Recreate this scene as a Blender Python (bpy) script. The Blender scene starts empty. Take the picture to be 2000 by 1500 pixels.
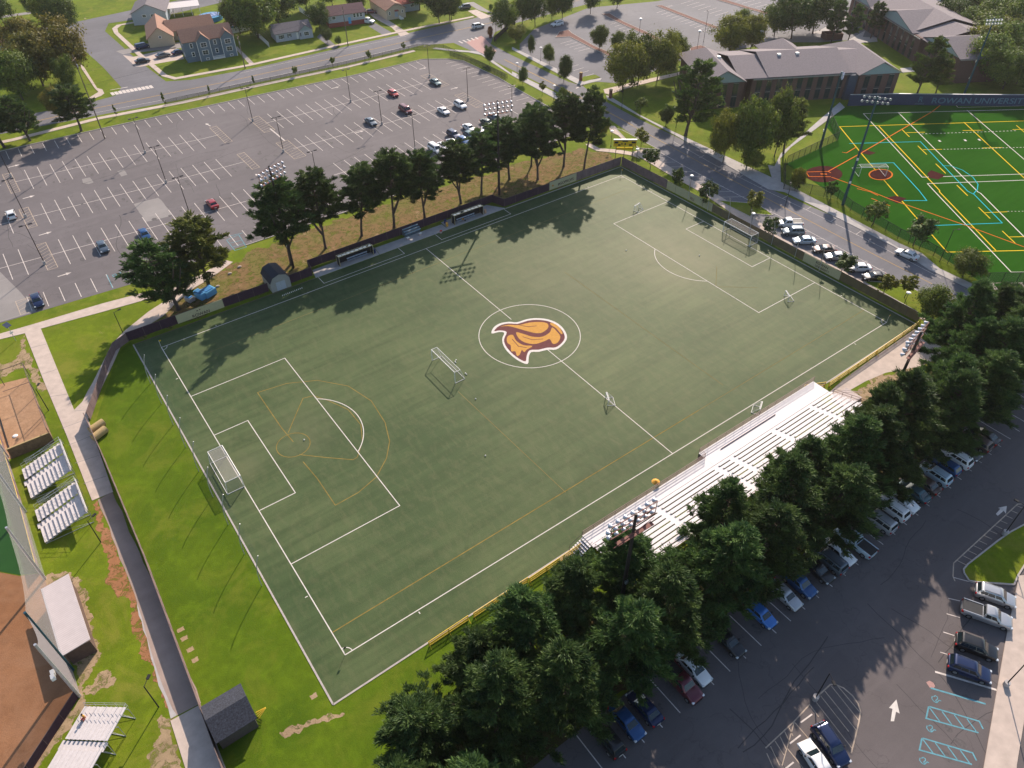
import bpy, bmesh, math, random
import numpy as np
from mathutils import Vector, Matrix
R = math.radians
random.seed(7)
S = bpy.context.scene
COL = S.collection

# ---------------------------------------------------------------- camera, sky, sun, exposure
FPX = 1456.786
CPOS = np.array([-64.30739, -83.90290, 83.97263])
YAW, PIT, ROL = R(-35.70912), R(47.75594), R(-0.48221)
def _rot():
    c, s = math.cos, math.sin
    a = np.array([[c(YAW), -s(YAW), 0], [s(YAW), c(YAW), 0], [0, 0, 1]])
    b = np.array([[1, 0, 0], [0, c(PIT), -s(PIT)], [0, s(PIT), c(PIT)]])
    d = np.array([[c(ROL), -s(ROL), 0], [s(ROL), c(ROL), 0], [0, 0, 1]])
    return a @ b @ d
CM = _rot()
cd = bpy.data.cameras.new('camera'); cam = bpy.data.objects.new('camera', cd); COL.objects.link(cam)
cd.sensor_width = 36; cd.lens = FPX / 2000 * 36; cd.clip_start = 1; cd.clip_end = 4000
m4 = Matrix([list(CM[i]) + [CPOS[i]] for i in range(3)] + [[0, 0, 0, 1]])
cam.matrix_world = m4; S.camera = cam

SUN_AZ, SUN_EL = 40.2, 31.5
w = bpy.data.worlds.new('World'); S.world = w; w.use_nodes = True
nt = w.node_tree; bg = nt.nodes['Background']
sky = nt.nodes.new('ShaderNodeTexSky'); sky.sky_type = 'NISHITA'; sky.sun_disc = False
sky.sun_elevation = R(SUN_EL); sky.sun_rotation = R(90 - SUN_AZ)
nt.links.new(sky.outputs[0], bg.inputs[0]); bg.inputs[1].default_value = 0.10
sl = bpy.data.lights.new('sun', 'SUN'); sl.energy = 3.7; sl.angle = R(0.55); sl.color = (1.0, 0.87, 0.74)
so = bpy.data.objects.new('sun', sl); COL.objects.link(so)
sd = Vector((math.cos(R(SUN_EL)) * math.cos(R(SUN_AZ)), math.cos(R(SUN_EL)) * math.sin(R(SUN_AZ)), math.sin(R(SUN_EL))))
so.rotation_euler = sd.to_track_quat('Z', 'Y').to_euler(); so.location = (0, 0, 150)
S.view_settings.view_transform = 'Standard'; S.view_settings.look = 'None'
S.view_settings.gamma = 1; S.view_settings.exposure = 0.93
S.cycles.max_bounces = 5; S.cycles.diffuse_bounces = 2; S.cycles.transparent_max_bounces = 8

# ---------------------------------------------------------------- survey helpers: sight lines met with the level ground
def G(u, v, z=0.0):
    d = CM @ np.array([(u - 1000) / FPX, -(v - 750) / FPX, -1.0]); t = (z - CPOS[2]) / d[2]
    p = CPOS + t * d
    return (float(p[0]), float(p[1]))
def PR(x, y, z):
    d = (np.array([x, y, z]) - CPOS) @ CM
    return 1000 + FPX * d[0] / -d[2], 750 - FPX * d[1] / -d[2]
def HT(x, y, v):
    lo, hi = 0, 60
    for _ in range(40):
        m = (lo + hi) / 2
        if PR(x, y, m)[1] > v: lo = m
        else: hi = m
    return lo
def T(n, *pts, z=0.0):
    c, r = n % 4, n // 4
    return [G(500 * c + x / 4, 375 * r + y / 4, z) for x, y in pts]
def Q(*pts, z=0.0): return [G(u, v, z) for u, v in pts]

# ---------------------------------------------------------------- materials
MATS = {}
def _new(name):
    m = bpy.data.materials.new(name); m.use_nodes = True
    return m, m.node_tree, m.node_tree.nodes['Principled BSDF']
def N(t, k, **kw):
    n = t.nodes.new(k)
    for a, b in kw.items(): setattr(n, a, b)
    return n
def c4(c): return (c[0], c[1], c[2], 1)
def noise(t, scale, detail=4, vec=None, rough=0.55, dist=0.0):
    n = N(t, 'ShaderNodeTexNoise'); n.inputs['Scale'].default_value = scale; n.inputs['Detail'].default_value = detail
    n.inputs['Roughness'].default_value = rough; n.inputs['Distortion'].default_value = dist
    if vec is not None: t.links.new(vec, n.inputs['Vector'])
    return n.outputs['Fac']
def ramp(t, fac, stops):
    r = N(t, 'ShaderNodeValToRGB'); e = r.color_ramp.elements
    while len(e) < len(stops): e.new(0.5)
    for i, (p, c) in enumerate(stops): e[i].position = p; e[i].color = c4(c)
    t.links.new(fac, r.inputs[0]); return r.outputs[0]
def mixc(t, fac, a, b, mode='MIX'):
    n = N(t, 'ShaderNodeMix', data_type='RGBA', blend_type=mode)
    for s, v in ((n.inputs[0], fac), (n.inputs[6], a), (n.inputs[7], b)):
        if hasattr(v, 'is_linked') or hasattr(v, 'links'): t.links.new(v, s)
        elif isinstance(v, (int, float)): s.default_value = v
        else: s.default_value = c4(v)
    return n.outputs[2]
def pos(t, scale=(1, 1, 1), rot=0.0, obj=False):
    g = N(t, 'ShaderNodeTexCoord') if obj else N(t, 'ShaderNodeNewGeometry')
    mp = N(t, 'ShaderNodeMapping'); mp.inputs['Scale'].default_value = scale; mp.inputs['Rotation'].default_value = (0, 0, rot)
    t.links.new(g.outputs['Object' if obj else 'Position'], mp.inputs['Vector']); return mp.outputs[0]
def bump(t, bs, h, strength=0.4, dist=0.1):
    b = N(t, 'ShaderNodeBump'); b.inputs['Strength'].default_value = strength; b.inputs['Distance'].default_value = dist
    t.links.new(h, b.inputs['Height']); t.links.new(b.outputs[0], bs.inputs['Normal'])
def plain(name, c, rough=0.7, metal=0.0, var=0.15, scale=3.0, spec=0.4, obj=False):
    if name in MATS: return MATS[name]
    m, t, bs = _new(name)
    f = noise(t, scale, 5, pos(t, obj=obj))
    a = tuple(max(0, x * (1 - var)) for x in c); b = tuple(min(1, x * (1 + var)) for x in c)
    t.links.new(ramp(t, f, [(0.3, a), (0.7, b)]), bs.inputs['Base Color'])
    bs.inputs['Roughness'].default_value = rough; bs.inputs['Metallic'].default_value = metal
    bs.inputs['Specular IOR Level'].default_value = spec
    MATS[name] = m; return m
def mat_grass(name, lo, hi, dry, dirt, dry_amt=0.55, dirt_amt=0.72, sc=1.0, spec=0.1):
    m, t, bs = _new(name)
    p = pos(t)
    n1 = noise(t, 0.09 * sc, 6, p, 0.6, 0.3); n2 = noise(t, 0.9 * sc, 6, p, 0.65); n3 = noise(t, 7, 3, p, 0.7)
    base = ramp(t, n1, [(0.32, lo), (0.62, hi)])
    base = mixc(t, ramp(t, n2, [(0.38, (0, 0, 0)), (0.68, (.75, .75, .75))]), base, tuple(x * 0.55 for x in hi))
    n6 = noise(t, 0.30 * sc, 7, pos(t, (1, 1, 1), .7), 0.75, 0.4)
    base = mixc(t, ramp(t, n6, [(0.50, (0, 0, 0)), (0.64, (.6, .6, .6))]), base, tuple(min(1, x * 1.25) for x in hi))
    n4 = noise(t, 0.13 * sc, 7, pos(t, (1, 1, 1), 1.1), 0.7, 0.6)
    base = mixc(t, ramp(t, n4, [(dry_amt, (0, 0, 0)), (dry_amt + .16, (.8, .8, .8))]), base, dry)
    n5 = noise(t, 0.22 * sc, 8, pos(t, (1.3, .8, 1), 2.3), 0.72, 0.8)
    base = mixc(t, ramp(t, n5, [(dirt_amt, (0, 0, 0)), (dirt_amt + .06, (.9, .9, .9))]), base, dirt)
    base = mixc(t, 0.35, base, mixc(t, n3, tuple(x * .5 for x in lo), tuple(min(1, x * 1.5) for x in hi)), 'MIX')
    t.links.new(base, bs.inputs['Base Color']); bs.inputs['Roughness'].default_value = 0.95
    bs.inputs['Specular IOR Level'].default_value = spec
    bump(t, bs, noise(t, 5, 5, p, 0.8), 0.5, 0.12)
    MATS[name] = m; return m
def mat_asphalt(name, c, seams=True, warm=(1, 1, 1), stain=0.25):
    m, t, bs = _new(name); p = pos(t)
    n1 = noise(t, 0.05, 6, p, 0.6, 0.5); n2 = noise(t, 0.6, 7, p, 0.7); n3 = noise(t, 9, 3, p)
    lo = tuple(x * (1 - stain) for x in c); hi = tuple(x * (1 + stain) for x in c)
    b = ramp(t, n1, [(0.3, lo), (0.7, hi)])
    b = mixc(t, ramp(t, n2, [(0.3, (0, 0, 0)), (0.8, (.6, .6, .6))]), b, tuple(x * .75 for x in c))
    n4 = noise(t, 0.35, 5, pos(t, (.12, 1.6, 1), 0.02), 0.6)
    b = mixc(t, ramp(t, n4, [(0.52, (0, 0, 0)), (0.72, (.45, .45, .45))]), b, tuple(x * 1.25 for x in c))
    b = mixc(t, ramp(t, n3, [(0.2, (0, 0, 0)), (0.9, (.3, .3, .3))]), b, tuple(x * 1.5 for x in c))
    if seams:
        v = N(t, 'ShaderNodeTexVoronoi', feature='DISTANCE_TO_EDGE'); v.inputs['Scale'].default_value = 0.11
        mp = pos(t, (1, 1, 1), .3); nn = N(t, 'ShaderNodeTexNoise'); nn.inputs['Scale'].default_value = .5; nn.inputs['Detail'].default_value = 6
        t.links.new(mp, nn.inputs['Vector']); mm = N(t, 'ShaderNodeMix', data_type='VECTOR'); mm.inputs[0].default_value = 0.9
        ad = N(t, 'ShaderNodeVectorMath', operation='ADD'); sc = N(t, 'ShaderNodeVectorMath', operation='SCALE'); sc.inputs['Scale'].default_value = 5
        t.links.new(nn.outputs['Color'], sc.inputs[0]); t.links.new(sc.outputs[0], ad.inputs[0]); t.links.new(mp, ad.inputs[1])
        t.links.new(ad.outputs[0], v.inputs['Vector'])
        b = mixc(t, ramp(t, v.outputs['Distance'], [(0.0, (.35, .35, .35)), (0.012, (0, 0, 0))]), b, tuple(x * .5 for x in c))
    t.links.new(b, bs.inputs['Base Color']); bs.inputs['Roughness'].default_value = 0.85; bs.inputs['Specular IOR Level'].default_value = 0.25
    bump(t, bs, noise(t, 14, 4, p), 0.25, 0.02)
    MATS[name] = m; return m
def mat_turf(name, lo, hi, glare, rot, streak=1.0, rough=0.55, spec=0.35, wear_sheen=()):
    m, t, bs = _new(name)
    n1 = noise(t, 0.045, 6, pos(t), 0.55, 0.4)
    b = ramp(t, n1, [(0.33, lo), (0.66, hi)])
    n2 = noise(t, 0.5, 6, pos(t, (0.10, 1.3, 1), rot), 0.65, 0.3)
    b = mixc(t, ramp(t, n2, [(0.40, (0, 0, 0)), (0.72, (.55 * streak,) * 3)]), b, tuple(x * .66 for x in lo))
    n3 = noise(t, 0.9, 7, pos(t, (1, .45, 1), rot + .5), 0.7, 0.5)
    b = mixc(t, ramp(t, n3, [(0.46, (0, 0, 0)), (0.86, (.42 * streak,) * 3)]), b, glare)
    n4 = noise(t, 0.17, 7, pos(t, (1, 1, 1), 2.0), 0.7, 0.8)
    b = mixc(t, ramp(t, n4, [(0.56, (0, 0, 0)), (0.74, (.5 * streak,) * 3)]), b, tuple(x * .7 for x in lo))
    for cx, cy, rr, k in wear_sheen:   # pile worn by play, plus sun sheen painted over the right half
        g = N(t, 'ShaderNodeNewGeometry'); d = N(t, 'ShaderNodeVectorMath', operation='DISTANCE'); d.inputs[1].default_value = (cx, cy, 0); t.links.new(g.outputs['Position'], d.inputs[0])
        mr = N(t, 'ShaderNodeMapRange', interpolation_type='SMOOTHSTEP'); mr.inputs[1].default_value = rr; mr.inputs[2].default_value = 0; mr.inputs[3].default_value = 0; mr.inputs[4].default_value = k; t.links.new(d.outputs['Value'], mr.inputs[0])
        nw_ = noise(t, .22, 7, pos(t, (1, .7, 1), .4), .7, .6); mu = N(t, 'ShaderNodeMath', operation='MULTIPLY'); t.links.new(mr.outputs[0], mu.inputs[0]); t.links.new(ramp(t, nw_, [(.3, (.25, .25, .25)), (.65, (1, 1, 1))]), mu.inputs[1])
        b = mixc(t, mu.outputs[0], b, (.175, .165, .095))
    n5 = noise(t, 12, 2, pos(t))
    b = mixc(t, ramp(t, n5, [(0.2, (0, 0, 0)), (0.9, (.35, .35, .35))]), b, tuple(x * .55 for x in lo))
    t.links.new(b, bs.inputs['Base Color']); bs.inputs['Roughness'].default_value = rough; bs.inputs['Specular IOR Level'].default_value = spec
    bs.inputs['Specular Tint'].default_value = (1.0, .86, .62, 1)
    bump(t, bs, noise(t, 8, 5, pos(t)), 0.45, 0.05)
    MATS[name] = m; return m
def mat_leaf(name, dark, light, trans=0.33):
    m, t, bs = _new(name)
    at = N(t, 'ShaderNodeAttribute', attribute_name='tint'); oi = N(t, 'ShaderNodeObjectInfo')
    c = ramp(t, at.outputs['Fac'], [(0.0, dark), (1.0, light)])
    hs = N(t, 'ShaderNodeHueSaturation'); mr = N(t, 'ShaderNodeMapRange'); mr.inputs[3].default_value = 0.8; mr.inputs[4].default_value = 1.2
    t.links.new(oi.outputs['Random'], mr.inputs[0]); t.links.new(mr.outputs[0], hs.inputs['Value']); t.links.new(c, hs.inputs['Color'])
    mr2 = N(t, 'ShaderNodeMapRange'); mr2.inputs[3].default_value = 0.488; mr2.inputs[4].default_value = 0.508
    t.links.new(oi.outputs['Random'], mr2.inputs[0]); t.links.new(mr2.outputs[0], hs.inputs['Hue'])
    t.links.new(hs.outputs[0], bs.inputs['Base Color']); bs.inputs['Roughness'].default_value = 0.6; bs.inputs['Specular IOR Level'].default_value = 0.25
    tr = N(t, 'ShaderNodeBsdfTranslucent'); t.links.new(hs.outputs[0], tr.inputs[0])
    ms = N(t, 'ShaderNodeMixShader'); ms.inputs[0].default_value = trans
    out = t.nodes['Material Output']
    t.links.new(bs.outputs[0], ms.inputs[1]); t.links.new(tr.outputs[0], ms.inputs[2]); t.links.new(ms.outputs[0], out.inputs[0])
    MATS[name] = m; return m
def mat_net(name, c, cover, scale=0):
    m, t, bs = _new(name); bs.inputs['Base Color'].default_value = c4(c); bs.inputs['Roughness'].default_value = .8
    tp = N(t, 'ShaderNodeBsdfTransparent'); ms = N(t, 'ShaderNodeMixShader'); ms.inputs[0].default_value = cover
    if scale:
        f = noise(t, scale, 3, pos(t)); r = ramp(t, f, [(.3, (cover * .6,) * 3), (.7, (min(1, cover * 1.4),) * 3)]); t.links.new(r, ms.inputs[0])
    t.links.new(tp.outputs[0], ms.inputs[1]); t.links.new(bs.outputs[0], ms.inputs[2]); t.links.new(ms.outputs[0], t.nodes['Material Output'].inputs[0])
    MATS[name] = m; return m
def mat_bands(name, a, b, scale, axis='X', rough=.7, soft=.1, obj=True):
    """thin courses / ribs across one axis"""
    m, t, bs = _new(name); p = pos(t, obj=obj)
    wv = N(t, 'ShaderNodeTexWave', wave_type='BANDS', bands_direction=axis); wv.inputs['Scale'].default_value = scale; wv.inputs['Distortion'].default_value = 0.15
    t.links.new(p, wv.inputs['Vector'])
    c = ramp(t, wv.outputs['Fac'], [(0.5 - soft, a), (0.5 + soft, b)])
    c = mixc(t, ramp(t, noise(t, 1.2, 6, p), [(.3, (0, 0, 0)), (.8, (.5, .5, .5))]), c, tuple(x * .8 for x in a))
    t.links.new(c, bs.inputs['Base Color']); bs.inputs['Roughness'].default_value = rough
    MATS[name] = m; return m

M_GRASS = mat_grass('grass_lawn', (.052, .098, .005), (.155, .200, .010), (.225, .200, .035), (.30, .215, .12), .50, .65)
M_GRASS2 = mat_grass('grass_lush', (.038, .084, .004), (.108, .162, .007), (.165, .170, .02), (.22, .16, .08), .51, .76)
M_STRAW = mat_grass('pine_straw', (.155, .105, .04), (.23, .14, .065), (.115, .14, .020), (.36, .25, .15), .44, .60, 1.4)
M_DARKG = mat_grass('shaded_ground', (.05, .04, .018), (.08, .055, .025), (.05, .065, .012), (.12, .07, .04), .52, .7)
M_DIRT = mat_grass('bare_dirt', (.30, .21, .12), (.40, .28, .17), (.22, .18, .08), (.14, .16, .03), .52, .60)
M_CLAY = mat_grass('infield_clay', (.30, .13, .055), (.37, .175, .085), (.42, .23, .13), (.22, .07, .025), .52, .72, .6)
M_SANDPIT = mat_grass('sand_pit', (.36, .20, .105), (.44, .26, .15), (.28, .14, .07), (.2, .1, .05), .55, .7, 2.5)
M_ASPH = mat_asphalt('asphalt_old', (.140, .122, .122))
M_ROAD = mat_asphalt('asphalt_road', (.145, .138, .148), True)
M_DARK = mat_asphalt('asphalt_dark', (.118, .100, .098), True)
M_WET = mat_asphalt('asphalt_path', (.31, .23, .19), False, stain=.5)
M_PATCH = mat_asphalt('asphalt_patch', (.25, .225, .21), False)
M_CONC = plain('concrete', (.50, .40, .335), .9, var=.12, scale=.8)
M_CONC2 = plain('concrete_grey', (.40, .365, .345), .9, var=.12, scale=.8)
M_KERB = plain('kerb_stone', (.42, .37, .33), .9, var=.15)
M_BRICKPAVE = plain('red_pavers', (.42, .24, .21), .9, var=.12, scale=4)
M_MULCH = plain('mulch', (.17, .075, .055), .95, var=.35, scale=3)
M_TURF = mat_turf('turf_field', (.050, .086, .032), (.100, .132, .054), (.175, .165, .085), R(90), 1.2, rough=.62, spec=.14, wear_sheen=((40, 3, 21, .75), (53.5, 0, 5, .5), (-44, 1, 9, .35), (-53.5, 0, 5, .45), (15, 12, 24, .35)))
M_TURF2 = mat_turf('turf_bright', (.022, .085, .008), (.032, .108, .012), (.040, .122, .016), R(0), .5, rough=.9, spec=.0)
M_GOLF = mat_turf('outfield_turf', (.012, .075, .008), (.02, .10, .012), (.03, .12, .02), R(60), .6)
M_WHITE = plain('line_white', (.66, .60, .54), .9, spec=.04, var=.10, scale=2)
M_WHITE2 = plain('stall_white', (.62, .545, .49), .9, spec=.04, var=.22, scale=1.3)
M_WORN = plain('worn_cream', (.44, .35, .27), .9, spec=.04, var=.25, scale=1.5)
M_YEL = plain('line_yellow', (.50, .30, .07), .9, spec=.04, var=.1)
M_YFAINT = plain('line_gold_faded', (.235, .165, .045), .9, spec=.04, var=.25, scale=.8)
M_YGHOST = plain('line_gold_ghost', (.19, .155, .062), .9, spec=.04, var=.2, scale=.8)
M_YBRIGHT = plain('line_yellow_bright', (.70, .45, .02), .9, spec=.04, var=.05)
M_CYAN = plain('line_cyan', (.02, .40, .46), .9, spec=.04, var=.05)
M_ORANGE = plain('line_orange', (.62, .15, .02), .9, spec=.04, var=.05)
M_REDC = plain('turf_maroon', (.05, .006, .006), .9, spec=.04, var=.1)
M_BLUEP = plain('line_blue_worn', (.13, .31, .36), .9, spec=.04, var=.2, scale=2)
M_EMB_B = plain('emblem_brown', (.155, .062, .058), .9, spec=.04, var=.12, scale=2)
M_EMB_G = plain('emblem_gold', (.55, .285, .075), .9, spec=.04, var=.08, scale=2)
M_POLE = plain('pole_bronze', (.045, .035, .035), .5, .3)
M_POLEB = plain('pole_teal', (.02, .075, .105), .45, .3)
M_GALV = plain('galvanised', (.48, .48, .50), .45, .5)
M_WOODP = plain('pole_wood', (.17, .12, .085), .9, var=.3)
M_ALU = plain('aluminium', (.66, .61, .60), .6, 0.0, .05)
M_ALU2 = plain('aluminium_bench', (.58, .52, .50), .6, 0.0, .08)
M_STEEL = plain('frame_steel', (.13, .09, .085), .6, .3)
M_LAMP = plain('lamp_reflector', (.46, .47, .52), .35, .5, .05)
M_LAMPW = plain('lamp_white', (.85, .80, .74), .5, 0, .03)
M_REDST = plain('red_steel', (.20, .075, .055), .7)
M_SCREEN = plain('fence_screen', (.048, .022, .036), .9, var=.2)
M_SCREENB = plain('fence_screen_tan', (.155, .115, .055), .9, var=.18, scale=1)
M_SCREENM = plain('fence_screen_mauve', (.20, .13, .125), .9, var=.2, scale=1)
M_BANNER = plain('banner_cream', (.50, .44, .25), .8, var=.05)
M_BANTXT = plain('banner_ink', (.06, .02, .02), .8)
M_NAVY = plain('navy_pad', (.018, .035, .085), .7, var=.15)
M_NAVYT = plain('navy_letter', (.06, .15, .21), .7)
M_YRAIL = plain('yellow_rail', (.80, .52, .05), .5)
M_BLK = plain('black_matt', (.012, .012, .014), .8)
M_CHAIN = mat_net('chain_link', (.06, .07, .05), .28)
M_NET = mat_net('goal_net', (.42, .38, .35), .30)
M_NETG = mat_net('backstop_net', (.50, .48, .46), .28)
M_NETS = mat_net('backstop_screen', (.34, .31, .32), .60)
M_TAN = plain('turf_roll', (.42, .30, .14), .95, var=.2, scale=8)
M_BARK = plain('bark', (.085, .062, .050), .95, var=.35, scale=4, obj=True)
M_BARKL = plain('bark_light', (.15, .12, .095), .95, var=.35, scale=4, obj=True)
L_PINE = mat_leaf('pine_needles', (.022, .055, .017), (.120, .185, .040))
L_PINEN = mat_leaf('pine_needles_near', (.018, .052, .018), (.138, .218, .050))
L_PINEY = mat_leaf('pine_needles_yellow', (.045, .070, .016), (.200, .220, .040))
L_OAK = mat_leaf('leaves_green', (.045, .085, .012), (.200, .245, .034))
L_OAKD = mat_leaf('leaves_deep', (.030, .066, .014), (.120, .170, .028))
L_YEL = mat_leaf('leaves_yellow_green', (0.083, 0.099, 0.013), (0.264, 0.264, 0.028))
L_AUT = mat_leaf('leaves_autumn', (.075, .085, .014), (.280, .225, .035))
L_RED = mat_leaf('leaves_orange', (.12, .05, .01), (.40, .17, .03))

# ---------------------------------------------------------------- object helpers
def tag(o, label=None, cat=None, group=None, kind=None):
    if label: o['label'] = label
    if cat: o['category'] = cat
    if group: o['group'] = group
    if kind: o['kind'] = kind
    return o
def empty(name, loc, rz=0.0, label=None, cat=None, group=None, sc=None):
    o = bpy.data.objects.new(name, None); COL.objects.link(o); o.location = (loc[0], loc[1], loc[2] if len(loc) > 2 else 0)
    o.rotation_euler = (0, 0, rz); o.empty_display_size = .5
    if sc: o.scale = sc
    return tag(o, label, cat, group)
class MB:
    def __init__(s): s.v = []; s.f = []
    def add(s, vs, fs):
        k = len(s.v); s.v += [tuple(p) for p in vs]; s.f += [tuple(i + k for i in f) for f in fs]; return s
    def quad(s, a, b, c, d): return s.add([a, b, c, d], [(0, 1, 2, 3)])
    def poly(s, pts): return s.add(pts, [tuple(range(len(pts)))])
    def box(s, x0, x1, y0, y1, z0, z1):
        return s.add([(x0, y0, z0), (x1, y0, z0), (x1, y1, z0), (x0, y1, z0), (x0, y0, z1), (x1, y0, z1), (x1, y1, z1), (x0, y1, z1)],
                     [(3, 2, 1, 0), (4, 5, 6, 7), (0, 1, 5, 4), (1, 2, 6, 5), (2, 3, 7, 6), (3, 0, 4, 7)])
    def prism(s, pts, z0, z1):
        n = len(pts); a = 0
        for i in range(n): a += pts[i][0] * pts[(i + 1) % n][1] - pts[(i + 1) % n][0] * pts[i][1]
        if a < 0: pts = pts[::-1]
        vs = [(p[0], p[1], z0) for p in pts] + [(p[0], p[1], z1) for p in pts]
        fs = [tuple(range(n - 1, -1, -1)), tuple(range(n, 2 * n))] + [(i, (i + 1) % n, n + (i + 1) % n, n + i) for i in range(n)]
        return s.add(vs, fs)
    def tube(s, a, b, r0, r1=None, n=7, cap=True):
        r1 = r0 if r1 is None else r1
        a, b = Vector(a), Vector(b); d = (b - a)
        if d.length < 1e-6: return s
        d.normalize(); u = d.orthogonal().normalized(); w_ = d.cross(u)
        vs = []
        for c, r in ((a, r0), (b, r1)):
            for i in range(n):
                t = 2 * math.pi * i / n; vs.append(c + (u * math.cos(t) + w_ * math.sin(t)) * r)
        fs = [(i, (i + 1) % n, n + (i + 1) % n, n + i) for i in range(n)]
        if cap: fs += [tuple(range(n - 1, -1, -1)), tuple(range(n, 2 * n))]
        return s.add(vs, fs)
    def path(s, pts, r, n=6):
        for a, b in zip(pts, pts[1:]): s.tube(a, b, r, r, n)
        return s
    def ball(s, c, r, n=8, m=6, sz=1.0):
        vs = [(c[0], c[1], c[2] + r * sz)]
        for j in range(1, m):
            for i in range(n):
                a = math.pi * j / m; t = 2 * math.pi * i / n
                vs.append((c[0] + r * math.sin(a) * math.cos(t), c[1] + r * math.sin(a) * math.sin(t), c[2] + r * sz * math.cos(a)))
        vs.append((c[0], c[1], c[2] - r * sz)); fs = []
        for i in range(n): fs.append((0, 1 + i, 1 + (i + 1) % n))
        for j in range(m - 2):
            for i in range(n):
                a = 1 + j * n + i; b = 1 + j * n + (i + 1) % n; fs.append((a, a + n, b + n, b))
        L = len(vs) - 1
        for i in range(n): fs.append((L, L - n + (i + 1) % n, L - n + i))
        return s.add(vs, fs)
    def strip(s, pts, wd, z, closed=False):
        """flat ribbon of width wd along pts"""
        P = [Vector((p[0], p[1])) for p in pts]; n = len(P); L, Rr = [], []
        for i in range(n):
            a = P[(i - 1) % n] if (closed or i > 0) else P[i]; b = P[(i + 1) % n] if (closed or i < n - 1) else P[i]
            d = (b - a)
            if closed or 0 < i < n - 1:
                d1 = (P[i] - a).normalized(); d2 = (b - P[i]).normalized(); d = d1 + d2
                if d.length < 1e-6: d = d1
                d.normalize(); nn = Vector((-d.y, d.x)); k = 1 / max(.45, abs(nn.dot(Vector((-d1.y, d1.x)))))
            else:
                d.normalize(); nn = Vector((-d.y, d.x)); k = 1
            L.append(P[i] + nn * wd / 2 * k); Rr.append(P[i] - nn * wd / 2 * k)
        m = n if closed else n - 1
        for i in range(m):
            j = (i + 1) % n
            s.quad((Rr[i].x, Rr[i].y, z), (Rr[j].x, Rr[j].y, z), (L[j].x, L[j].y, z), (L[i].x, L[i].y, z))
        return s
    def build(s, name, mat, parent=None, smooth=False, bevel=0):
        me = bpy.data.meshes.new(name); me.from_pydata(s.v, [], s.f); me.validate(); me.update()
        if bevel:
            bm = bmesh.new(); bm.from_mesh(me); bmesh.ops.remove_doubles(bm, verts=bm.verts, dist=1e-4)
            bmesh.ops.bevel(bm, geom=[e for e in bm.edges if len(e.link_faces) == 2 and e.calc_face_angle(0) > .3], offset=bevel, segments=2, affect='EDGES')
            bm.to_mesh(me); bm.free()
        if mat: me.materials.append(mat)
        if smooth:
            for p in me.polygons: p.use_smooth = True
        o = bpy.data.objects.new(name, me); COL.objects.link(o)
        if parent: o.parent = parent
        return o
def struct(name, o_or_mb, mat=None, parent=None):
    o = o_or_mb.build(name, mat, parent) if isinstance(o_or_mb, MB) else o_or_mb
    if not parent: o['kind'] = 'structure'
    return o
def rag(pts, step=1.2, amp=.35, seed=1):
    rnd = random.Random(seed); out = []
    n = len(pts)
    for i in range(n):
        a, b = pts[i], pts[(i + 1) % n]; L = math.dist(a, b); k = max(1, int(L / step))
        for j in range(k):
            t = j / k; out.append((a[0] + (b[0] - a[0]) * t + rnd.uniform(-amp, amp), a[1] + (b[1] - a[1]) * t + rnd.uniform(-amp, amp)))
    return out
def flat(name, pts, z, mat, parent=None):
    from mathutils.geometry import tessellate_polygon
    P = [Vector((p[0], p[1], z)) for p in pts]
    tr = tessellate_polygon([P]); mb = MB(); mb.v = [tuple(p) for p in P]
    for a, b, c in tr:
        n = (P[b] - P[a]).cross(P[c] - P[a])
        mb.f.append((a, b, c) if n.z > 0 else (a, c, b))
    return struct(name, mb, mat, parent)
def fractal(pts, amp, seed, levels=4):
    rnd = random.Random(seed); P = rag(pts, 4.0, amp * .3, seed)
    for l in range(levels):
        out = []; n = len(P)
        for i in range(n):
            a, b = P[i], P[(i + 1) % n]; L = math.dist(a, b); out.append(a)
            if L > .22:
                k = min(amp, L * .30) * rnd.uniform(-1, 1); nx, ny = -(b[1] - a[1]) / L, (b[0] - a[0]) / L; out.append(((a[0] + b[0]) / 2 + nx * k, (a[1] + b[1]) / 2 + ny * k))
        P = out
    return P
def mat_holes(src, th=.55, sc=.8):
    k = src.name + '_patchy'
    if k in MATS: return MATS[k]
    m = src.copy(); m.name = k; t = m.node_tree; bs = t.nodes['Principled BSDF']; n = noise(t, sc, 10, pos(t), .75, .8)
    r = ramp(t, n, [(th - .06, (1, 1, 1)), (th + .06, (.15, .15, .15))]); tp = N(t, 'ShaderNodeBsdfTransparent'); ms = N(t, 'ShaderNodeMixShader')
    t.links.new(r, ms.inputs[0]); t.links.new(tp.outputs[0], ms.inputs[1]); t.links.new(bs.outputs[0], ms.inputs[2]); t.links.new(ms.outputs[0], t.nodes['Material Output'].inputs[0]); MATS[k] = m; return m
def soft(name, pts, z, mat, wd=1.4, seed=1):
    return flat(name, fractal(pts, wd, seed), z, mat_holes(mat))
def slab(name, pts, z0, z1, mat, parent=None): return struct(name, MB().prism(pts, z0, z1), mat, parent)
def kerb(name, pts, wd=.18, h=.13, mat=None, parent=None):
    mb = MB()
    for a, b in zip(pts, pts[1:]):
        d = Vector((b[0] - a[0], b[1] - a[1]));
        if d.length < .05: continue
        d.normalize(); n = Vector((-d.y, d.x)) * wd / 2
        mb.prism([(a[0] - n.x, a[1] - n.y), (b[0] - n.x, b[1] - n.y), (b[0] + n.x, b[1] + n.y), (a[0] + n.x, a[1] + n.y)], 0.0, h)
    return struct(name, mb, mat or M_KERB, parent)
def arc(cx, cy, r, a0, a1, n=40): return [(cx + r * math.cos(R(a0 + (a1 - a0) * i / n)), cy + r * math.sin(R(a0 + (a1 - a0) * i / n))) for i in range(n + 1)]
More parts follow.
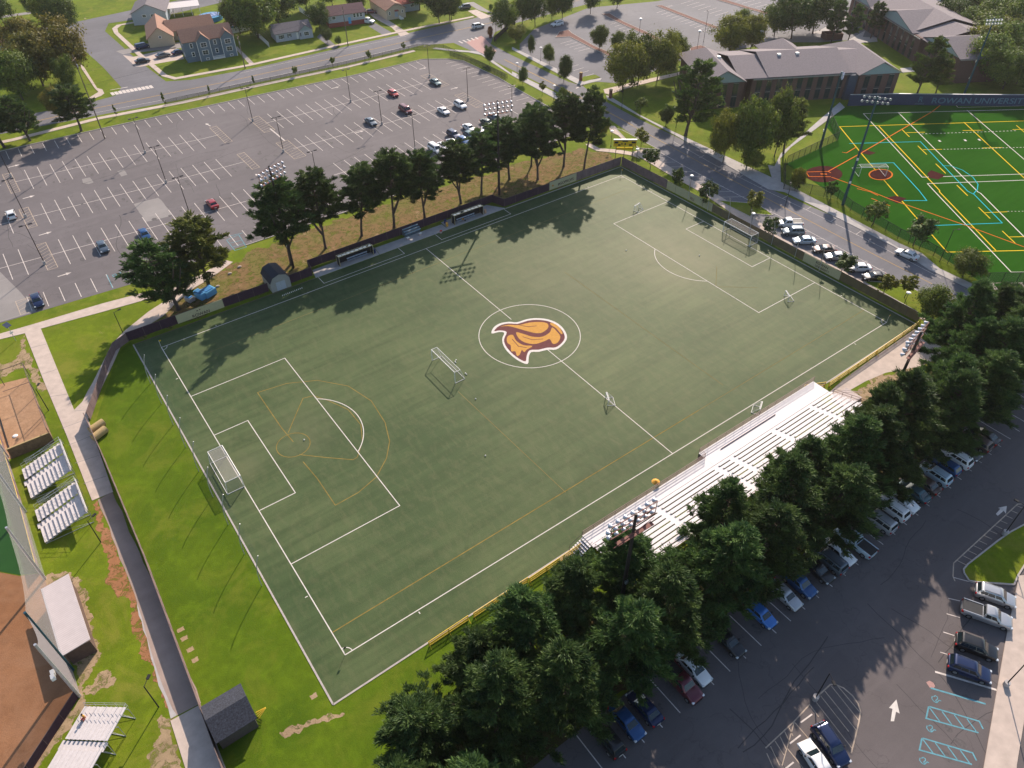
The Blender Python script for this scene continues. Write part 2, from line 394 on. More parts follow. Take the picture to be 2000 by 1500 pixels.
def lettering(txt, size, mat, parent, loc, rot, name='lettering', ext=.01, align='CENTER'):
    cu = bpy.data.curves.new(name, 'FONT'); cu.body = txt; cu.size = size; cu.extrude = ext; cu.align_x = align; cu.offset = .012 * size
    o = bpy.data.objects.new('tmp', cu); COL.objects.link(o)
    dg = bpy.context.evaluated_depsgraph_get(); me = bpy.data.meshes.new_from_object(o.evaluated_get(dg))
    bpy.data.objects.remove(o); me.materials.clear(); me.materials.append(mat)
    r = bpy.data.objects.new(name, me); COL.objects.link(r); r.parent = parent; r.location = loc; r.rotation_euler = rot
    return r
def copy_tree(o, parent=None):
    c = o.copy(); COL.objects.link(c); c.parent = parent
    for ch in o.children: copy_tree(ch, c)
    return c
ORD = ['first', 'second', 'third', 'fourth', 'fifth', 'sixth', 'seventh', 'eighth', 'ninth', 'tenth', 'eleventh', 'twelfth', 'thirteenth', 'fourteenth',
       'fifteenth', 'sixteenth', 'seventeenth', 'eighteenth', 'nineteenth', 'twentieth', 'twenty-first', 'twenty-second', 'twenty-third', 'twenty-fourth', 'twenty-fifth', 'twenty-sixth', 'twenty-seventh', 'twenty-eighth', 'twenty-ninth', 'thirtieth']

# ================================================================ THE SETTING
gm = MB()
gx = [-900, -300, -140, -60, 20, 100, 180, 300, 500, 1200]; gy = [-700, -200, -100, -20, 60, 140, 220, 320, 600, 1300]
for i in range(len(gx) - 1):
    for j in range(len(gy) - 1): gm.quad((gx[i], gy[j], 0), (gx[i + 1], gy[j], 0), (gx[i + 1], gy[j + 1], 0), (gx[i], gy[j + 1], 0))
ground = struct('ground', gm, M_GRASS)
# lush lawn strip between the path fence and the turf, and past the near corner
flat('lawn', [(-69.9, 21.5), (-61.5, 39.0), (-58.8, 41), (-58.6, -40.2), (-22, -40.9), (-22, -52), (-40, -60), (-75, -80), (-71.2, -45), (-70.9, -32.8), (-70.1, -8.8)], .004, M_GRASS2)
# brown, needle-covered ground beneath the two pine rows
soft('pine_straw_ground', [(-58, 41.4), (-51, 46), (-45, 51.5), (-36, 55.5), (-20, 57.5), (10, 57.5), (40, 56), (56, 53), (60, 46), (58, 41.5), (24, 41.5), (23, 44.6), (-24, 44.2), (-27, 42.4)], .006, M_STRAW, 2.0, 3)
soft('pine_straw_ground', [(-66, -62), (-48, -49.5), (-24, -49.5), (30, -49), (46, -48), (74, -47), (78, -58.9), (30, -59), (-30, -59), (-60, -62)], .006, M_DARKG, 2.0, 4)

# --- the football turf and its marks
TF = [(-58.6, -40.5), (58.5, -39.4), (57.9, 39.4), (23.0, 39.6), (-58.7, 39.6)]
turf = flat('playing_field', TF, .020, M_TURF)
L2, W2 = 109.63 / 2, 71.99 / 2
def fieldmarks():
    z, wd = .026, .125
    m = MB()
    for p in ([(-L2, -W2), (L2, -W2), (L2, W2), (-L2, W2), (-L2, -W2)],):
        m.strip(p[:-1], wd, z, True)
    zz = z + .003
    m.strip([(0, -W2), (0, -4.8)], wd, zz); m.strip([(0, 5.6), (0, W2)], wd, zz)
    m.strip(arc(0, 0, 9.15, 0, 360, 72)[:-1], wd, z, True)
    for sx in (-1, 1):
        X = lambda d: sx * (L2 - d)
        m.strip([(X(0), 20.16), (X(16.5), 20.16), (X(16.5), -20.16), (X(0), -20.16)], wd, zz)
        m.strip([(X(0), 9.16), (X(5.5), 9.16), (X(5.5), -9.16), (X(0), -9.16)], wd, zz)
        aa = math.degrees(math.acos(5.5 / 9.15))
        ar = arc(X(11), 0, 9.15, -aa, aa) if sx < 0 else arc(X(11), 0, 9.15, 180 - aa, 180 + aa)
        m.strip(ar, wd, z)
        for sy in (-1, 1):
            a0 = {(-1, -1): 0, (-1, 1): 270, (1, -1): 90, (1, 1): 180}[(sx, sy)]
            m.strip(arc(X(0), sy * W2, .95, a0, a0 + 90, 10), wd * .8, zz)
    # technical areas beside the far touchline
    for x0, x1 in ((-22.8, -4.6), (4.5, 22.7)): m.strip([(x0, 39.6), (x0, 37.05), (x1, 37.05), (x1, 39.6)], .12, z)
    # ten yard dashes outside the lines
    for x in (-L2 + 10.06, L2 - 10.06):
        for s in (-1, 1): m.strip([(x, s * (W2 + .25)), (x, s * (W2 + .6))], .12, z)
    for s in (-1, 1):
        for y in (-W2 + 10.06, W2 - 10.06): m.strip([(s * (L2 + .25), y), (s * (L2 + .6), y)], .12, z)
    struct('line_marking', m, M_WHITE, turf)
    y = MB()
    pts = Q((650, 1235), (1100, 962)); dx = (pts[1][1] - pts[0][1]) / (pts[1][0] - pts[0][0])
    y.strip([(-L2, pts[0][1]), (10, pts[0][1] + dx * (10 + L2))], .14, .024)
    q = Q((560, 845), (503, 767)); y.strip(Q((573, 893 - 30), (550, 836), (503, 767)), .13, .024)
    y.strip(Q((503, 767), (560, 749), (620, 743), (680, 754), (725, 783), (752, 825), (761, 862), (755, 895), (735, 932), (700, 962), (655, 987)), .13, .023)
    y.strip(Q((655, 987), (620, 935), (592, 902)), .13, .024)
    y.strip(Q((563, 845), (580, 805), (592, 778), (612, 773), (640, 782), (680, 800), (705, 830), (708, 862), (698, 893), (690, 898), (640, 894), (585, 888)), .13, .023)
    c = G(573, 869); y.strip(arc(c[0], c[1], 2.55, 0, 360, 30)[:-1], .12, .0245, True)
    struct('line_marking', y, M_YFAINT, turf)
    g = MB()
    c2 = Q((1105, 962), (895, 765)); g.strip(c2, .12, .023)
    g.strip([(10, pts[0][1] + dx * (10 + L2)), (L2, pts[0][1] + dx * (2 * L2))], .12, .0235)
    g.strip([(-L2 + 6, 29.6), (L2 - 4, 30.0)], .10, .023)
    xr = c2[0][0]; g.strip([(-xr, -30), (-xr, 12)], .11, .024)
    g.strip(Q((1400, 520), (1398, 560), (1480, 562)), .10, .0245)
    struct('line_marking', g, M_YGHOST, turf)
fieldmarks()
# painted crest in the centre circle: a plain feathered swirl in the club colours
def crest():
    def c8(*pts): return [G(840 + a / 6.25, 560 + b / 6.25) for a, b in pts]
    def sm(pts, k=5):
        out = []; n = len(pts)
        for i in range(n):
            p0, p1, p2, p3 = pts[i - 1], pts[i], pts[(i + 1) % n], pts[(i + 2) % n]
            for j in range(k):
                t = j / k; out.append(tuple(.5 * ((2 * p1[a]) + (-p0[a] + p2[a]) * t + (2 * p0[a] - 5 * p1[a] + 4 * p2[a] - p3[a]) * t * t + (-p0[a] + 3 * p1[a] - 3 * p2[a] + p3[a]) * t ** 3) for a in (0, 1)))
        return out
    root = empty('field_emblem', (0, 0, 0), 0, 'brown and gold feathered emblem painted inside the centre circle', 'emblem')
    outl = c8((750, 572), (775, 500), (850, 450), (960, 430), (1060, 435), (1180, 398), (1300, 385), (1440, 400), (1560, 450), (1640, 530), (1672, 620), (1630, 700), (1540, 768), (1440, 770), (1330, 795), (1235, 800), (1205, 860), (1190, 945), (1080, 905), (970, 820), (900, 730), (880, 640), (905, 565), (840, 555))
    inn = c8((785, 545), (810, 505), (870, 468), (965, 450), (1065, 455), (1190, 418), (1300, 406), (1430, 420), (1540, 466), (1615, 540), (1645, 620), (1606, 690), (1530, 742), (1435, 745), (1325, 770), (1215, 778), (1178, 850), (1165, 912), (1085, 880), (985, 800), (920, 715), (903, 642), (935, 555), (850, 535))
    def put(nm, pts, z, mat):
        from mathutils.geometry import tessellate_polygon
        P = [Vector((a, b, z)) for a, b in pts]; mb = MB(); mb.v = [tuple(p) for p in P]
        for a, b, c in tessellate_polygon([P]):
            n = (P[b] - P[a]).cross(P[c] - P[a]); mb.f.append((a, b, c) if n.z > 0 else (a, c, b))
        return mb.build(nm, mat, root)
    put('outline', sm(outl, 3), .033, M_WHITE); put('field_shape', sm(inn, 3), .037, M_EMB_B)
    gold = [
        c8((860, 488), (960, 466), (1080, 470), (1210, 440), (1340, 432), (1430, 450), (1440, 505), (1370, 560), (1290, 568), (1170, 540), (1050, 505), (950, 482)),
        c8((1050, 560), (1130, 575), (1250, 612), (1370, 612), (1460, 560), (1490, 500), (1540, 540), (1590, 610), (1560, 680), (1500, 700), (1460, 640), (1400, 665), (1290, 700), (1180, 690), (1090, 640)),
        c8((945, 610), (1010, 590), (1050, 660), (1140, 715), (1250, 725), (1180, 770), (1150, 800), (1120, 775), (1095, 830), (1060, 845), (1040, 790), (990, 790), (985, 720), (940, 680)),
        c8((1480, 440), (1560, 480), (1615, 560), (1600, 580), (1540, 510), (1470, 465)),
    ]
    for i, gp in enumerate(gold): put('gold_feather', sm(gp, 3), .041, M_EMB_G)
    for ln in (c8((1090, 470), (1190, 490), (1300, 480)), c8((1130, 612), (1250, 650), (1380, 640)), c8((1000, 640), (1080, 730), (1180, 745))):
        mb = MB(); mb.strip(ln, .14, .045); mb.build('feather_line', M_EMB_B, root)
crest()
# patio of pavers behind the far touchline, and the concrete rim round the turf
slab('paving', [(-23.3, 39.75), (-9.0, 39.75), (-8.6, 42.9), (-22.7, 42.7)], 0, .05, M_CONC2)
slab('paving', [(-8.9, 39.75), (7.9, 39.75), (7.9, 42.4), (-8.5, 42.6)], 0, .045, M_CONC2)
slab('paving', [(7.95, 39.75), (23.3, 39.75), (20.6, 43.6), (8.2, 43.2)], 0, .05, M_CONC2)
kerb('turf_edge', [(-58.65, 39.75), (-58.65, -40.65), (58.6, -39.55), (58.0, 39.6), (23.3, 39.72)], .22, .06, M_KERB)
kerb('turf_edge', [(-23.4, 39.72), (-58.65, 39.75)], .16, .05, M_STEEL)

# --- second turf, top right
tf2 = T(3, (485, 905), (480, 920), (650, 860), (600, 800), (1400, 760), (2600, 700), (3400, 2400)) + [G(2300, 560)] + Q((2000, 553), (1925, 553), (1893, 520), (1750, 470), (1640, 416), (1560, 388), (1540, 375))
B2 = T(3, (590, 835), (2900, 690)) + T(7, (3300, 860), (1690, 715)) + T(7, (1640, 690), (1300, 470), (1180, 425), (1010, 345), (640, 130), (540, 40)) + T(3, (140, 1280), (545, 1095), (450, 985), (470, 915))
turf2 = flat('sports_field', B2, .016, M_TURF2)
def marks2():
    def obj(mat, items, z):
        m = MB(); k = 0
        for wd, pts in items: m.strip(pts, wd, z + .0008 * k); k += 1
        struct('line_marking', m, mat, turf2)
    y7 = lambda *p: T(7, *p); y3 = lambda *p: T(3, *p)
    ysegs = [(.26, y3((2900, 945), (2000, 945), (560, 990), (730, 1200)) + y7((985, 0), (1175, 220), (1240, 290), (1400, 470), (2000, 457), (3000, 440))),
             (.26, y3((865, 985), (1340, 1488)) + y7((1340, 0), (1780, 457))), (.26, y3((1530, 955), (2000, 1390), (2500, 1800)))]
    for a, b in (((1045, 1010), (1105, 1070)), ((1080, 1037), (1225, 1033)), ((1170, 1140), (1240, 1208)), ((1210, 1170), (1360, 1167)), ((1520, 1020), (1680, 1018)), ((1675, 1157), (1830, 1153)),
                 ((1910, 1012), (2060, 1010)), ((1940, 980), (2010, 1040)), ((1310, 1280), (1388, 1355)), ((1475, 1447), (1560, 1530))): ysegs.append((.24, y3(a, b)))
    for a, b in (((1645, 120), (1735, 208)), ((1695, 162), (1870, 155)), ((1830, 305), (1930, 400)), ((1885, 352), (2050, 349))): ysegs.append((.22, y7(a, b)))
    obj(M_YBRIGHT, ysegs, .020)
    ws = [(.20, y3((2900, 830), (2000, 855), (745, 888), (1205, 1385), (2000, 1360), (2900, 1340))), (.22, y3((1015, 877), (1640, 1500)) + y7((1660, 10), (2000, 350), (2300, 650))), (.2, y3((1555, 862), (2000, 1245), (2400, 1600))),
          (.2, y3((2900, 1380), (2000, 1408), (1245, 1435), (1300, 1495)) + y7((1305, 0), (1900, 627), (2100, 625), (3000, 600))), (.12, y3((1470, 825), (1485, 840), (2000, 828), (2900, 800)))]
    for a, b, n in (((1200, 1047), (1950, 1022), 26), ((1370, 1168), (2020, 1152), 24)):
        for i in range(n):
            p, q = i / n, (i + .5) / n; ws.append((.2, y3((a[0] + (b[0] - a[0]) * p, a[1] + (b[1] - a[1]) * p), (a[0] + (b[0] - a[0]) * q, a[1] + (b[1] - a[1]) * q))))
    for i in range(5): ws.append((.16, y7((1870 + i * 28, 153), (1882 + i * 28, 153))))
    for x, y in ((1340, 1103), (1540, 1098), (1650, 1094)): ws.append((.55, y3((x - 7, y - 6), (x + 7, y + 6))))
    obj(M_WHITE, ws, .026)
    obj(M_CYAN, [(.22, y3((635, 1122), (1190, 1107), (1560, 1495)) + y7((1610, 20), (1830, 243), (1235, 265))), (.22, y3((790, 1278), (980, 1272), (1180, 1490)) + y7((1240, 68), (1060, 68))),
                 (.2, y3((1360, 1295), (1430, 1297), (1520, 1330), (1600, 1385), (1640, 1440), (1635, 1480)) + y7((1605, 15)))], .036)
    obj(M_ORANGE, [(.24, y3((1350, 820), (1280, 875), (730, 1195), (470, 1340))), (.22, y3((495, 1385), (800, 1495)) + y7((960, 60), (1540, 260), (2000, 430), (2400, 580))), (.2, y3((580, 1190), (612, 1196), (690, 1150))),
                   (.22, y3((695, 1475), (800, 1500)) + y7((860, 30))), (.22, y7((805, 50), (955, 110))), (.22, y3((300, 1345), (470, 1340), (490, 1352))), (.22, y3((300, 1352), (320, 1380), (490, 1382))), (.5, y3((410, 1360), (460, 1362)))], .046)
    for pts in ([(435 + 147 * math.cos(a), 1361 + 64 * math.sin(a)) for a in [i * math.pi / 16 for i in range(32)]],
                [(880 + 82 * math.cos(a), 1365 + 37 * math.sin(a)) for a in [i * math.pi / 16 for i in range(32)]],
                [(695, 1188), (750, 1168), (845, 1195), (795, 1212)], [(1243, 1356), (1275, 1330), (1385, 1370), (1330, 1403), (1258, 1390)], [(915, 1545), (1000, 1530), (1082, 1551), (1010, 1592)]):
        flat('line_marking', T(3, *pts), .031, M_REDC, turf2)
    m = MB(); m.strip(T(3, *[(880 + 90 * math.cos(a), 1365 + 41 * math.sin(a)) for a in [i * math.pi / 16 for i in range(32)]]), .3, .054, True); struct('line_marking', m, M_ORANGE, turf2)
marks2()
slab('paving', T(7, (1620, 775), (1700, 712), (3000, 690), (3000, 1000), (1840, 895)), 0, .05, M_CONC)
flat('turf_patch', T(7, (1760, 718), (1880, 705), (1960, 780), (1815, 785)), .058, M_TURF2)

# --- far left car park
LOT = [(-140, 66), (-73, 60.8), (-54, 59.6), (-30, 59.9), (20, 60.2), (64, 60.8), (66.0, 66), (67.3, 95), (68.2, 106), (67.6, 125), (64.5, 129.5), (58, 134.0), (35, 134.6), (3, 137.4), (-40, 140.4), (-64, 141.4), (-140, 150)]
lot = flat('parking_lot', LOT, .010, M_ASPH)
kerb('kerb', [(-30, 59.8), (20, 60.1), (64, 60.7), (66.0, 66), (67.4, 95), (68.3, 106), (67.7, 125), (64.6, 129.6), (58, 134.1), (35, 134.7), (3, 137.5), (-40, 140.5), (-64, 141.5), (-140, 150.1)])
def lerp(tab, x):
    for (a, b), (c, d) in zip(tab, tab[1:]):
        if x <= c: return b + (d - b) * max(0, (x - a)) / (c - a) if x >= a else b
    return tab[-1][1]
ROW1 = [(-140, 126), (-67, 121), (-15.6, 117.4), (25, 116.4), (60, 116.2)]; ROW2 = [(-140, 106), (-70, 100.6), (-41, 98.7), (0, 97.5), (60, 96.8)]; ROW3 = [(-140, 86), (-73, 81.3), (-55, 79.9), (-24, 78.2), (60, 77.2)]
TOPK = [(-140, 149), (-64, 141), (-40, 140.2), (3, 137.2), (35, 134.4), (58, 133.9)]; BOTK = [(-140, 65), (-70, 60.9), (-54, 59.8), (60, 60.6)]
def lotmarks():
    m = MB(); h = MB()
    def row(tab, x0, x1, up, dn, center=True):
        k = 0; x = x0
        while x <= x1 + .01:
            y = lerp(tab, x); j = random.Random(int(x * 10)).uniform(-.15, .15)
            m.strip([(x, y + up + j), (x - .1, y - dn + j)], .13, .0162); x += 2.88; k += 1
        if center:
            n = 6; m.strip([(x0 - 2.9 + (x1 - x0 + 5.8) * i / n, lerp(tab, x0 - 2.9 + (x1 - x0 + 5.8) * i / n)) for i in range(n + 1)], .13, .0148)
    row(ROW1, -61.0, -18.0, 5.7, 6.3); row(ROW1, .7, 48.0, 5.9, 5.7); row(ROW1, -109, -70, 5.8, 6)
    row(ROW2, -61.2, -18.4, 5.6, 5.9); row(ROW2, .2, 48.3, 5.6, 5.6); row(ROW2, -109, -68.5, 5.6, 5.9)
    row(ROW3, -61.5, -17, 5.9, 5.9); row(ROW3, 2, 60, 5.9, 5.4); row(ROW3, -89.4, -68.9, 5.9, 5.8)
    row(TOPK, -62.8, 57.1, -.3, 6.0, False); row(BOTK, -59.6 - 2.88 * 4, -45, 6.3, -.6, False); row(BOTK, -37, 58, 6.2, -.6, False)
    for i in range(16):
        y = 126.2 - i * 2.9; m.strip([(62.0, y), (66.6, y - .1)], .13, .0162)
    # hatched end islands
    def hatch(cx, cy, hw, hh):
        for p in ([(cx - hw, cy - hh), (cx + hw, cy - hh), (cx + hw, cy + hh), (cx - hw, cy + hh)],): h.strip(p, .13, .0186, True)
        n = int(hh * 2 / 1.2)
        for i in range(n): yy = cy - hh + (i + .3) * 2 * hh / n; h.strip([(cx - hw, yy), (cx + hw, min(cy + hh, yy + 1.0))], .10, .0200)
    for cx in (-64.9, -14.6):
        hatch(cx, lerp(ROW1, cx), .95, 6.0)
        hatch(cx, lerp(ROW2, cx), .95, 5.2)
        hatch(cx, lerp(ROW3, cx), .95, 5.9)
    for cx in (-3.3, 51.6):
        hatch(cx, lerp(ROW1, cx), 1.5, 5.8); hatch(cx, lerp(ROW2, cx), 1.6, 5.8)
    hatch(-71.8 - .0, 64.2, 1.4, 2.6)
    struct('stall_marking', m, M_WHITE2, lot)['label'] = 'worn white stall lines'
    struct('hatch_marking', h, M_WORN, lot)
    b = MB()
    for pts in (T(4, (835, 648), (882, 752)), T(4, (935, 625), (1000, 700), (1060, 690)), T(4, (1770, 375), (1865, 335), (1925, 430), (1835, 458), (1770, 375)), T(4, (875, 650), (905, 640), (912, 652), (890, 662), (875, 650)), T(4, (1790, 345), (1900, 320)), T(4, (1800, 400), (1890, 375)), T(4, (1820, 430), (1905, 402))): b.strip(pts, .13, .0225)
    struct('accessible_marking', b, M_BLUEP, lot)
    a = MB()
    def arrow(x, y, d, s=1.0, z=.0225, mb=None):
        mb = mb or a; c, q = math.cos(R(d)), math.sin(R(d)); f = lambda px, py: (x + (px * c - py * q) * s, y + (px * q + py * c) * s, z)
        mb.add([f(-1.3, -.15), (f(.3, -.15)), f(.3, .15), f(-1.3, .15)], [(0, 1, 2, 3)]); mb.add([f(.3, -.5), f(1.3, 0), f(.3, .5)], [(0, 1, 2)])
    for p, d in ((T(4, (225, 40))[0], 0), (T(4, (355, 325))[0], 0), (T(4, (505, 645))[0], 0), (T(0, (110, 1297))[0], 0), (T(0, (1625, 975))[0], 100), (T(1, (620, 685))[0], 0), (T(1, (810, 1030))[0], 0), (T(1, (1550, 690))[0], 0), (T(1, (1305, 535))[0], 0), (T(1, (20, 1370))[0], 110)): arrow(p[0], p[1], d)
    struct('arrow_marking', a, M_WHITE2, lot)
    s = MB()
    for p in (T(1, (110, 1005), (225, 1100)),): s.strip(p, .35, .0225)
    struct('stop_bar', s, M_WHITE2, lot)
    for pts in (T(4, (1045, 95), (1240, 45), (1345, 170), (1320, 190), (1140, 235), (1110, 190)), T(0, (640, 1400), (700, 1388), (735, 1425), (690, 1440), (645, 1430)), T(0, (915, 1340), (965, 1325), (998, 1365), (945, 1380))):
        flat('asphalt_patch', rag(pts, 1.5, .12, 5), .0125, M_PATCH, lot)
lotmarks()
def seams(parent, z, n, box, mat, sd, wd=.09):
    rd = random.Random(sd); m = MB()
    for i in range(n):
        x, y = rd.uniform(box[0], box[1]), rd.uniform(box[2], box[3]); a = rd.choice((0, math.pi / 2, .1, 1.45)) + rd.uniform(-.12, .12); pts = [(x, y)]
        for k in range(rd.randint(5, 16)): a += rd.uniform(-.22, .22); x += math.cos(a) * 1.6; y += math.sin(a) * 1.6; pts.append((x, y))
        if all(box[0] - 2 < p[0] < box[1] + 2 and box[2] < p[1] < box[3] for p in pts): m.strip(pts, wd * rd.uniform(.6, 1.4), z + i * .00004)
    struct('crack_sealant', m, mat, parent)
M_SEAL = plain('crack_seal', (.055, .048, .048), .8); M_OIL = plain('oil_stain', (.095, .082, .080), .8, var=.3)
seams(lot, .0132, 60, (-74, 64, 64, 138), M_SEAL, 3)
def stains(parent, z, pts, mat, sd):
    rd = random.Random(sd); m = MB()
    for i, (x, y) in enumerate(pts):
        r = rd.uniform(.25, .6); n = 9; m.poly([(x + r * math.cos(6.283 * k / n) * rd.uniform(.6, 1.2), y + r * 1.5 * math.sin(6.283 * k / n) * rd.uniform(.6, 1.2), z + i * .00002) for k in range(n)])
    struct('oil_stain', m, mat, parent)
rd_ = random.Random(8); stains(lot, .0140, [(-59.5 + 2.88 * rd_.randint(0, 40) + rd_.uniform(-.3, .3), rd_.choice((119.5, 114, 100, 95, 82, 75.5, 63)) + rd_.uniform(-1, 1.5)) for _ in range(120)], M_OIL, 4)
flat('concrete_apron', [(-100, 84), (-73.8, 80), (-71.8, 69.5), (-70.6, 61), (-100, 63)], .012, M_PATCH)

# --- roads
road = flat('road', Q((-900, 470), (-300, 330), (0, 262)) + [(-37.7, 150.4), (-15.9, 147.8), (7, 147.1), (36, 145.3), (65, 145.9), (74.6, 141.5), (75.5, 120), (75.6, 87), (74.6, 62), (72.6, 50), (70.0, 43.6), (66.6, 42.6), (66.0, 17), (64.7, 3), (62.7, -3), (62.4, -25), (62.3, -31.5), (68.6, -31), (68.3, -44), (69, -60), (83, -64), (80, -56), (77.3, -46),
           (77.1, -40.9), (77.1, -31), (79.0, -22), (79.5, -7.6), (78.2, 10.5), (79.8, 27), (81.2, 42.5), (81.2, 59), (82.5, 78), (84.5, 85.5), (83.2, 91), (83.2, 120), (84, 133), (92, 142), (104, 146), (190, 151), (330, 158), (330, 172), (190, 165), (102, 159.8), (68, 159.6), (43.5, 160.2), (11.5, 159.4), (-8, 161.5), (-14.5, 164.8), (-16.2, 190), (-17.0, 226.5), (-13.6, 235), (8, 232), (60, 240), (60, 254), (-30, 243), (-100, 262), (-100, 250), (-31.5, 231.5),
           (-28.3, 222), (-26.8, 190), (-26.8, 168), (-30, 162.4), (-37, 161.6), (-60, 163.5), (-200, 175)], .012, M_ROAD)
def roadmarks():
    m = MB(); y = MB()
    # campus road
    y.strip([(78.8, 118), (78.6, 95), (77.8, 70), (76.9, 56), (76.3, 46)], .12, .017); y.strip([(79.05, 118), (78.85, 95), (78.1, 70), (77.2, 56)], .12, .017)
    y.strip([(76.3, 46), (74.6, 20), (73.7, 1), (73.0, -20), (72.8, -34)], .13, .0175)
    y.strip([(72.55, -37), (72.5, -44)], .13, .017)
    for off in (0, .3):
        y.strip([(-60, 157 - off), (-38, 156.4 - off), (0, 153.6 - off), (40, 152.6 - off), (66, 152.6 - off), (98, 151.8 - off), (190, 157 - off), (300, 162 - off)], .11, .0168)
    m.strip([(-50, 152.6), (-38, 152.7), (-15.9, 150.2), (7, 149.5), (36, 147.9), (62, 148.1)], .12, .0168); m.strip([(6, 157.8), (40, 158.0), (66, 157.5)], .10, .0168)
    # edge line of the angled bays, and the bay on the far side
    m.strip([(71.6, 42.6), (70.7, 30), (70.1, 15), (69.9, -6), (69.4, -15), (69.1, -23), (68.8, -28.8)], .12, .0165)
    m.strip([(78.6, 42), (77.2, 27), (76.8, 10.8), (77.0, -8), (76.6, -22), (76.0, -34)], .10, .0165)
    for yy in (38, 31.5, 25, 18.5, 12, 5.5, -1, -7.5, -14): m.strip([(76.9, yy), (79.0, yy + .2)], .1, .0175)
    d = (math.cos(R(144)), math.sin(R(144)))
    for i in range(9):
        x0, y0 = 70.2, 36.5 - i * 3.15; m.strip([(x0 + .3, y0), (x0 - 4.4, y0 + 4.4 * .74)], .1, .0178)
    for i in range(9):
        x0, y0 = 69.8, 3.4 - i * 3.6; m.strip([(x0, y0), (x0 - 5.2, y0 + 5.2 * .74)], .1, .0178)
    # crossings
    for i in range(11):
        p = T(0, (880 + i * 30, 733 - i * 5.5)); m.strip([(p[0][0], p[0][1] - 1.3), (p[0][0], p[0][1] + 1.3)], .9, .0175)
    m.strip(T(0, (862, 704), (998, 680)), .3, .0182)
    for i in range(5): m.strip(T(1, (1585 + i * 32, 322 - i * 8), (1615 + i * 30, 338 - i * 8)), .55, .0222)
    for i in range(4): m.strip(T(2, (500 + i * 22, 690 - i * 10), (540 + i * 22, 672 - i * 10)), .45, .0182)
    for i in range(3): m.strip(T(7, (1495 + i * 4, 790), (1540 + i * 8, 812)), .25, .0182)
    struct('line_marking', m, M_WHITE2, road); struct('line_marking', y, M_YEL, road)
roadmarks()
flat('red_paving', T(1, (1640, 330), (1760, 280), (1790, 300), (1830, 345), (1880, 400), (1850, 415), (1800, 430), (1730, 400)), .018, M_BRICKPAVE)
# grass islands set in the bays
def island(pts):
    slab('grass_island', pts, 0, .10, M_GRASS); kerb('kerb', pts + [pts[0]], .2, .14)
island(Q((1402, 392), (1462, 397), (1483, 402), (1510, 420), (1505, 421), (1470, 418), (1465, 424)))
island(Q((1685, 550), (1710, 551), (1755, 554), (1770, 556), (1850, 604), (1880, 622), (1905, 640), (1860, 640), (1795, 612)))
island(Q((1202, 251), (1216, 255), (1285, 292), (1249, 290), (1226, 276)))
# --- pavements
SW = [
    ('near the turf', [(65.6, 43.9), (68.9, 43.4), (67.6, 34), (66.3, 17), (65.0, 3), (62.9, -2.0), (62.6, -20), (62.2, -38.5), (62.4, -46), (60.8, -46), (60.7, -38), (60.9, -3), (61.6, 3), (64.0, 18.5), (64.6, 32)]),
    ('far side of the campus road', T(2, (735, 745), (775, 760), (1000, 900), (1270, 1035), (2000, 1375)) + T(7, (260, 0), (1020, 400), (1200, 480), (1270, 540), (1340, 600), (1640, 740), (1640, 790), (1250, 605), (990, 432), (560, 212), (130, 2)) + T(2, (2000, 1480), (1300, 1072), (1040, 932), (745, 775))),
    ('car park side', T(1, (1380, 382), (1400, 372), (1560, 390), (1660, 398), (1730, 404), (1790, 440), (1860, 480), (2000, 580)) + T(2, (0, 560), (330, 720), (420, 790), (400, 805), (0, 592)) + T(1, (2000, 592), (1850, 495), (1760, 430), (1660, 410), (1560, 404))),
    ('far walk', T(2, (0, 368), (545, 632), (520, 662), (0, 388)) ),
    ('main road', [(-140, 157.5 - 4.0), (-60, 148.0), (-38, 148.9), (-16, 146.2), (7, 145.3), (36, 143.3), (60, 143.5), (60, 141.9), (36, 141.8), (7, 143.6), (-16, 144.4), (-38, 147.1), (-60, 146.2), (-140, 151.5)]),
    ('north side', [(-12.0, 164.6), (11, 162.0), (44, 162.2), (68, 161.8), (96, 160.6), (96, 162), (68, 163.4), (44, 163.8), (11, 163.6), (-11.0, 166.2), (-12.6, 170), (-13.4, 195), (-13.6, 222), (-12.6, 227), (-10.6, 229.6), (-2, 229.5), (-2, 231), (-11.8, 231), (-14.2, 227.8), (-15.0, 222), (-14.9, 195), (-14.2, 170)]),
]
for nm, p in SW: slab('sidewalk', p, 0, .09, M_CONC if nm in ('near the turf', 'main road', 'north side') else M_CONC2)
slab('sidewalk', T(0, (620, 490), (660, 530), (760, 690), (800, 700), (815, 730), (790, 750), (700, 785), (660, 790), (690, 770), (770, 720), (740, 690), (640, 540)), 0, .09, M_CONC)
slab('sidewalk', T(2, (575, 1130), (610, 1120), (680, 1160), (820, 1170), (940, 1190), (1000, 1240), (930, 1215), (800, 1195), (660, 1180), (600, 1150)), 0, .085, M_CONC)
slab('sidewalk', T(2, (755, 985), (800, 985), (860, 1045), (900, 1100), (880, 1110), (830, 1060), (770, 1030)), 0, .085, M_CONC)
slab('sidewalk', T(3, (0, 1290), (50, 1300), (100, 1200), (560, 800), (600, 840), (180, 1150), (95, 1240), (100, 1420), (30, 1390)), 0, .07, M_CONC2)
slab('sidewalk', T(3, (330, 260), (420, 230), (620, 110), (700, 90), (700, 110), (640, 140), (500, 240), (440, 270)), 0, .07, M_CONC2)
slab('sidewalk', T(3, (600, 330), (740, 250), (760, 240), (740, 290), (850, 295), (855, 325), (740, 335), (660, 350)), 0, .07, M_CONC2)
slab('sidewalk', T(3, (1030, 535), (1200, 520), (1205, 555), (1050, 568)), 0, .07, M_CONC2)
